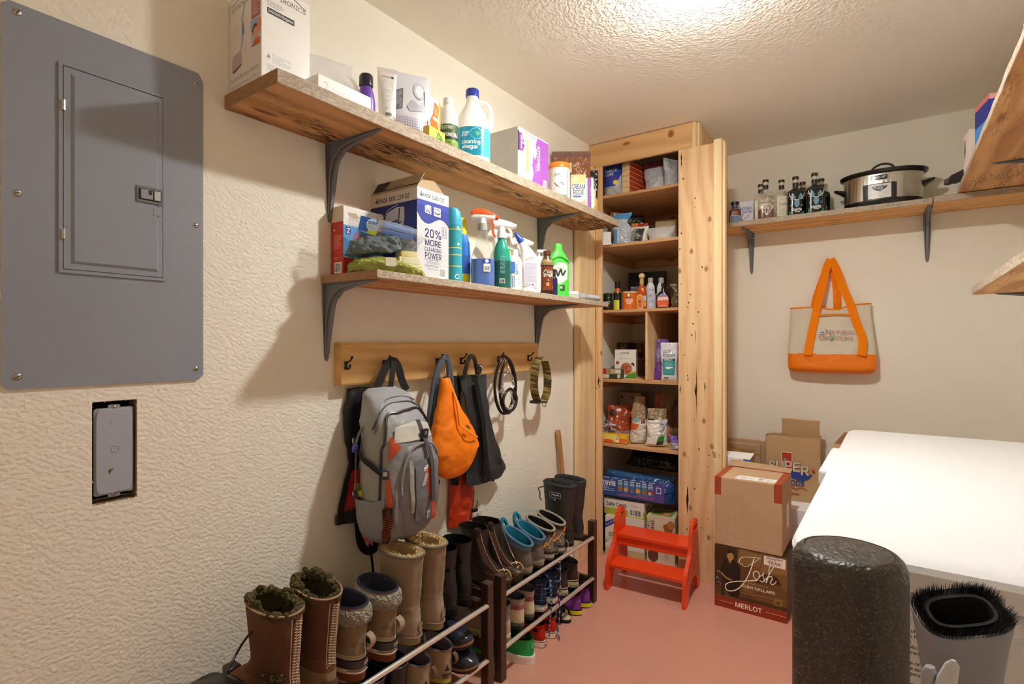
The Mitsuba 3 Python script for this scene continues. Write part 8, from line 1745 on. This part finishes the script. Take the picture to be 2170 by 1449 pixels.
def slow_cooker():
 k=thing('slow_cooker','oval stainless slow cooker with a black lid and digital panel on the back shelf','slow cooker')
 cx,cy,z=1.447,3.430,BT
 T=X4((cx,cy,z))
 a,b=.172,.120
 def E(zz,ra,rb,p=2.15,n=64):return ring(0,0,zz,ra,rb,p,n)
 g=G(T);g.add(loft([E(0,a-.02,b-.02),E(.006,a-.004,b-.004),E(.018,a,b),E(.03,a,b)]),'#131314');put(k+'__base',g,'v_gloss',40)
 g=G(T);g.add(loft([E(.026,a-.003,b-.003),E(.03,a-.001,b-.001),E(.156,a+.003,b+.003),E(.16,a+.001,b+.001)]));put(k+'__body',g,'brushed_steel',40)
 g=G(T);g.add(loft([E(.158,a,b),E(.160,a+.010,b+.010),E(.170,a+.020,b+.017),E(.176,a+.021,b+.018),E(.180,a+.014,b+.012),E(.186,a-.03,b-.025),E(.193,a-.09,b-.065),E(.196,.02,.02)]),'#141415');lk=put(k+'__lid',g,'v_gloss',50)
 g=G(T);g.add(tube(spline([(-.052,0,.190),(-.046,0,.212),(-.02,0,.232),(.02,0,.234),(.046,0,.216),(.052,0,.190)],26),.0055,10),'#161617');put(lk+'__handle',g,'v_satin',60)
 for s in(-1,1):
  g=G(T)
  g.add(loft([np.stack([np.full(20,s*x),w*np.cos(np.arange(20)/20*2*np.pi),zc+h*np.sin(np.arange(20)/20*2*np.pi)],1)for x,w,h,zc in((a-.004,.042,.020,.098),(a+.006,.038,.015,.106),(a+.026,.036,.009,.116),(a+.040,.030,.007,.121),(a+.046,.016,.004,.123))]),'#19191a');put(k+'__side_handle',g,'v_satin',50)
 def front(u,v,l):
  t=u/a;return np.stack([u,-(b+.003)*np.clip(1-np.abs(u/(a+.003))**2.15,0,1)**(1/2.15)-.0006-np.ravel(l),v],1)
 p=Print();p.poly([(-.082,.026),(.060,.026),(.060,.108),(-.082,.108)],'#19191a')
 q=Polygon([(-.056,.036),(.034,.036),(.034,.1),(-.056,.1)]).buffer(.004);p.poly(q,'#d9dadb');p.poly([(-.046,.094),(.024,.094),(.016,.080),(-.004,.070),(-.02,.069),(-.036,.078)],'#17181a');p.rect(-.02,.076,.004,.09,'#8f9a9a');p.rect(-.036,.086,-.026,.09,'#e3e3e3');p.rect(.008,.088,.014,.092,'#e3e3e3')
 for x,y in((-.04,.052),(.018,.056)):p.disc(x,y,.009,'#a9aaad',.0055);p.disc(x,y,.0078,'#d3d4d6',.0045)
 for y in(.062,.044):p.poly([(-.012,y),(-.008,y+.004),(-.004,y)],'#4a4a4c')
 g=G(T);onto_dense(p,g,front,.012,base=.0006);put(k+'__control_panel',g,'v_satin',60)
 p=Print();p.poly(Polygon([(-.045,.128),(.020,.128),(.020,.146),(-.045,.146)]).buffer(.004),'#b9bbbd');p.poly(Polygon([(-.044,.129),(.019,.129),(.019,.145),(-.044,.145)]).buffer(.003),'#1a1a1b');p.text(-.039,.1325,.0105,'CROCK-POT','#f0f0f0',w=.054,bold=True)
 g=G(T);onto_dense(p,g,front,.012,base=.0006);put(k+'__badge',g,'v_gloss',60)
slow_cooker()
RT=1.9884
carton('tablet_box','blue box with a pink top edge peeping over the high right shelf','box',(1.818,2.62,RT),(.12,.14,.15),10,'#2c55b8',{'f':lambda p,w,h:(p.rect(0,h*.45,w,h,'#2a3596'),p.rect(0,0,w,h*.45,'#4f9fe0'),p.rect(0,h-.018,w,h,'#e59a9a'),p.lines(.02,.05,w-.01,h-.03,10,'#8f95d8',3,.3),p.rect(.03,h-.026,w,h-.019,'#1c1f3a')),'l':lambda p,w,h:(p.rect(0,h*.45,w,h,'#232d80'),p.rect(0,h-.018,w,h,'#c96a6a'),p.rect(0,0,w,h*.45,'#3f86cc'))})
carton('paper_roll_box','pale pinkish white box with a dark curved slot beyond the blue box','box',(1.80,3.02,RT),(.10,.10,.165),6,'#e6dbd6',{'f':lambda p,w,h:p.rect(w*.6,h-.022,w*.9,h-.014,'#3a3634'),'l':lambda p,w,h:p.poly([(.02,.04),(.035,.09),(.03,.14),(.02,.15),(.012,.1)],'#2a2624')})
k=thing('folding_umbrella','black folded umbrella sticking out over the far end of the high right shelf','umbrella');T=X4((1.765,3.155,RT+.026),rz=-62)
g=G(T);R=[np.stack([np.full(22,x),w*np.cos(np.arange(22)/22*2*np.pi),w*.9*np.sin(np.arange(22)/22*2*np.pi)],1)for x,w in((-.09,.018),(-.085,.024),(-.02,.026),(.06,.023),(.08,.016),(.1,.008))];v,f=loft(R);g.add((lump(v,.004,40,3),f),'#1c1c1e');put(k+'__canopy',g,'nylon',50)
g=G(T);g.add(rbox((-.14,-.014,-.014),(-.088,.014,.014),.006),'#26262a');put(k+'__handle',g,'v_satin')
pouch('plastic_bag','lilac plastic bag end between the umbrella and the pale box','bag',(1.83,3.10,RT),0,.07,.075,.05,lambda x,z,fr:'#c9b6d8',None,'v_film',seed=51)
k,T=vessel('white_bottle','white bottle with a pale green band at the top right picture edge','bottle',(1.80,1.86,RT),0,[(0,.032,.032),(.004,.036,.036),(.03,.036,.036),(.07,.036,.036),(.09,.026,.026),(.1,.016,.016)],['#f3f3f0','#f3f3f0','#cfe3b8','#f3f3f0','#f3f3f0'],'v_satin');sub(k,'cap',T,[(cap_(.098,.125,.017),'#f5f5f3')],'v_satin')
GROUPS={'shelf_bracket':'grey steel shelf brackets','wall_shelf':'rough plank wall shelves','stag_bottle':'black stag bottles on the back shelf','spirit_bottle':'clear spirit bottles on the back shelf','shoe_rack':'dark wood shoe racks','gaiter':'gaiters on the hook rail','coffee_bag':'coffee bags on the fifth pantry shelf','snack_pouch':'snack pouches in the pantry cabinet','shearling_boot':'shearling boots on the nearer rack','hiking_boot':'hiking boots on the farther rack','lace_up_boot':'brown lace-up boots','snow_boot':'tall black snow boots','high_top':'plaid high-top sneakers','trail_shoe':'brown trail shoes','green_sneaker':'green sneakers on the floor','red_sneaker':'red sneakers on the floor','running_shoe':'purple running shoes on the floor','dress_shoe':'navy patent shoes','hiking_shoe':'beige hiking shoes','food_can':'stacked food cans','cardboard_box':'cardboard boxes by the casing','paper_bag':'brown paper bags'}
for _k,_d in labels.items():
 _b=_k[:-4]if _k[-3:].isdigit()else _k
 if '__' not in _k and _b in GROUPS:
  _d.setdefault('group',GROUPS[_b])
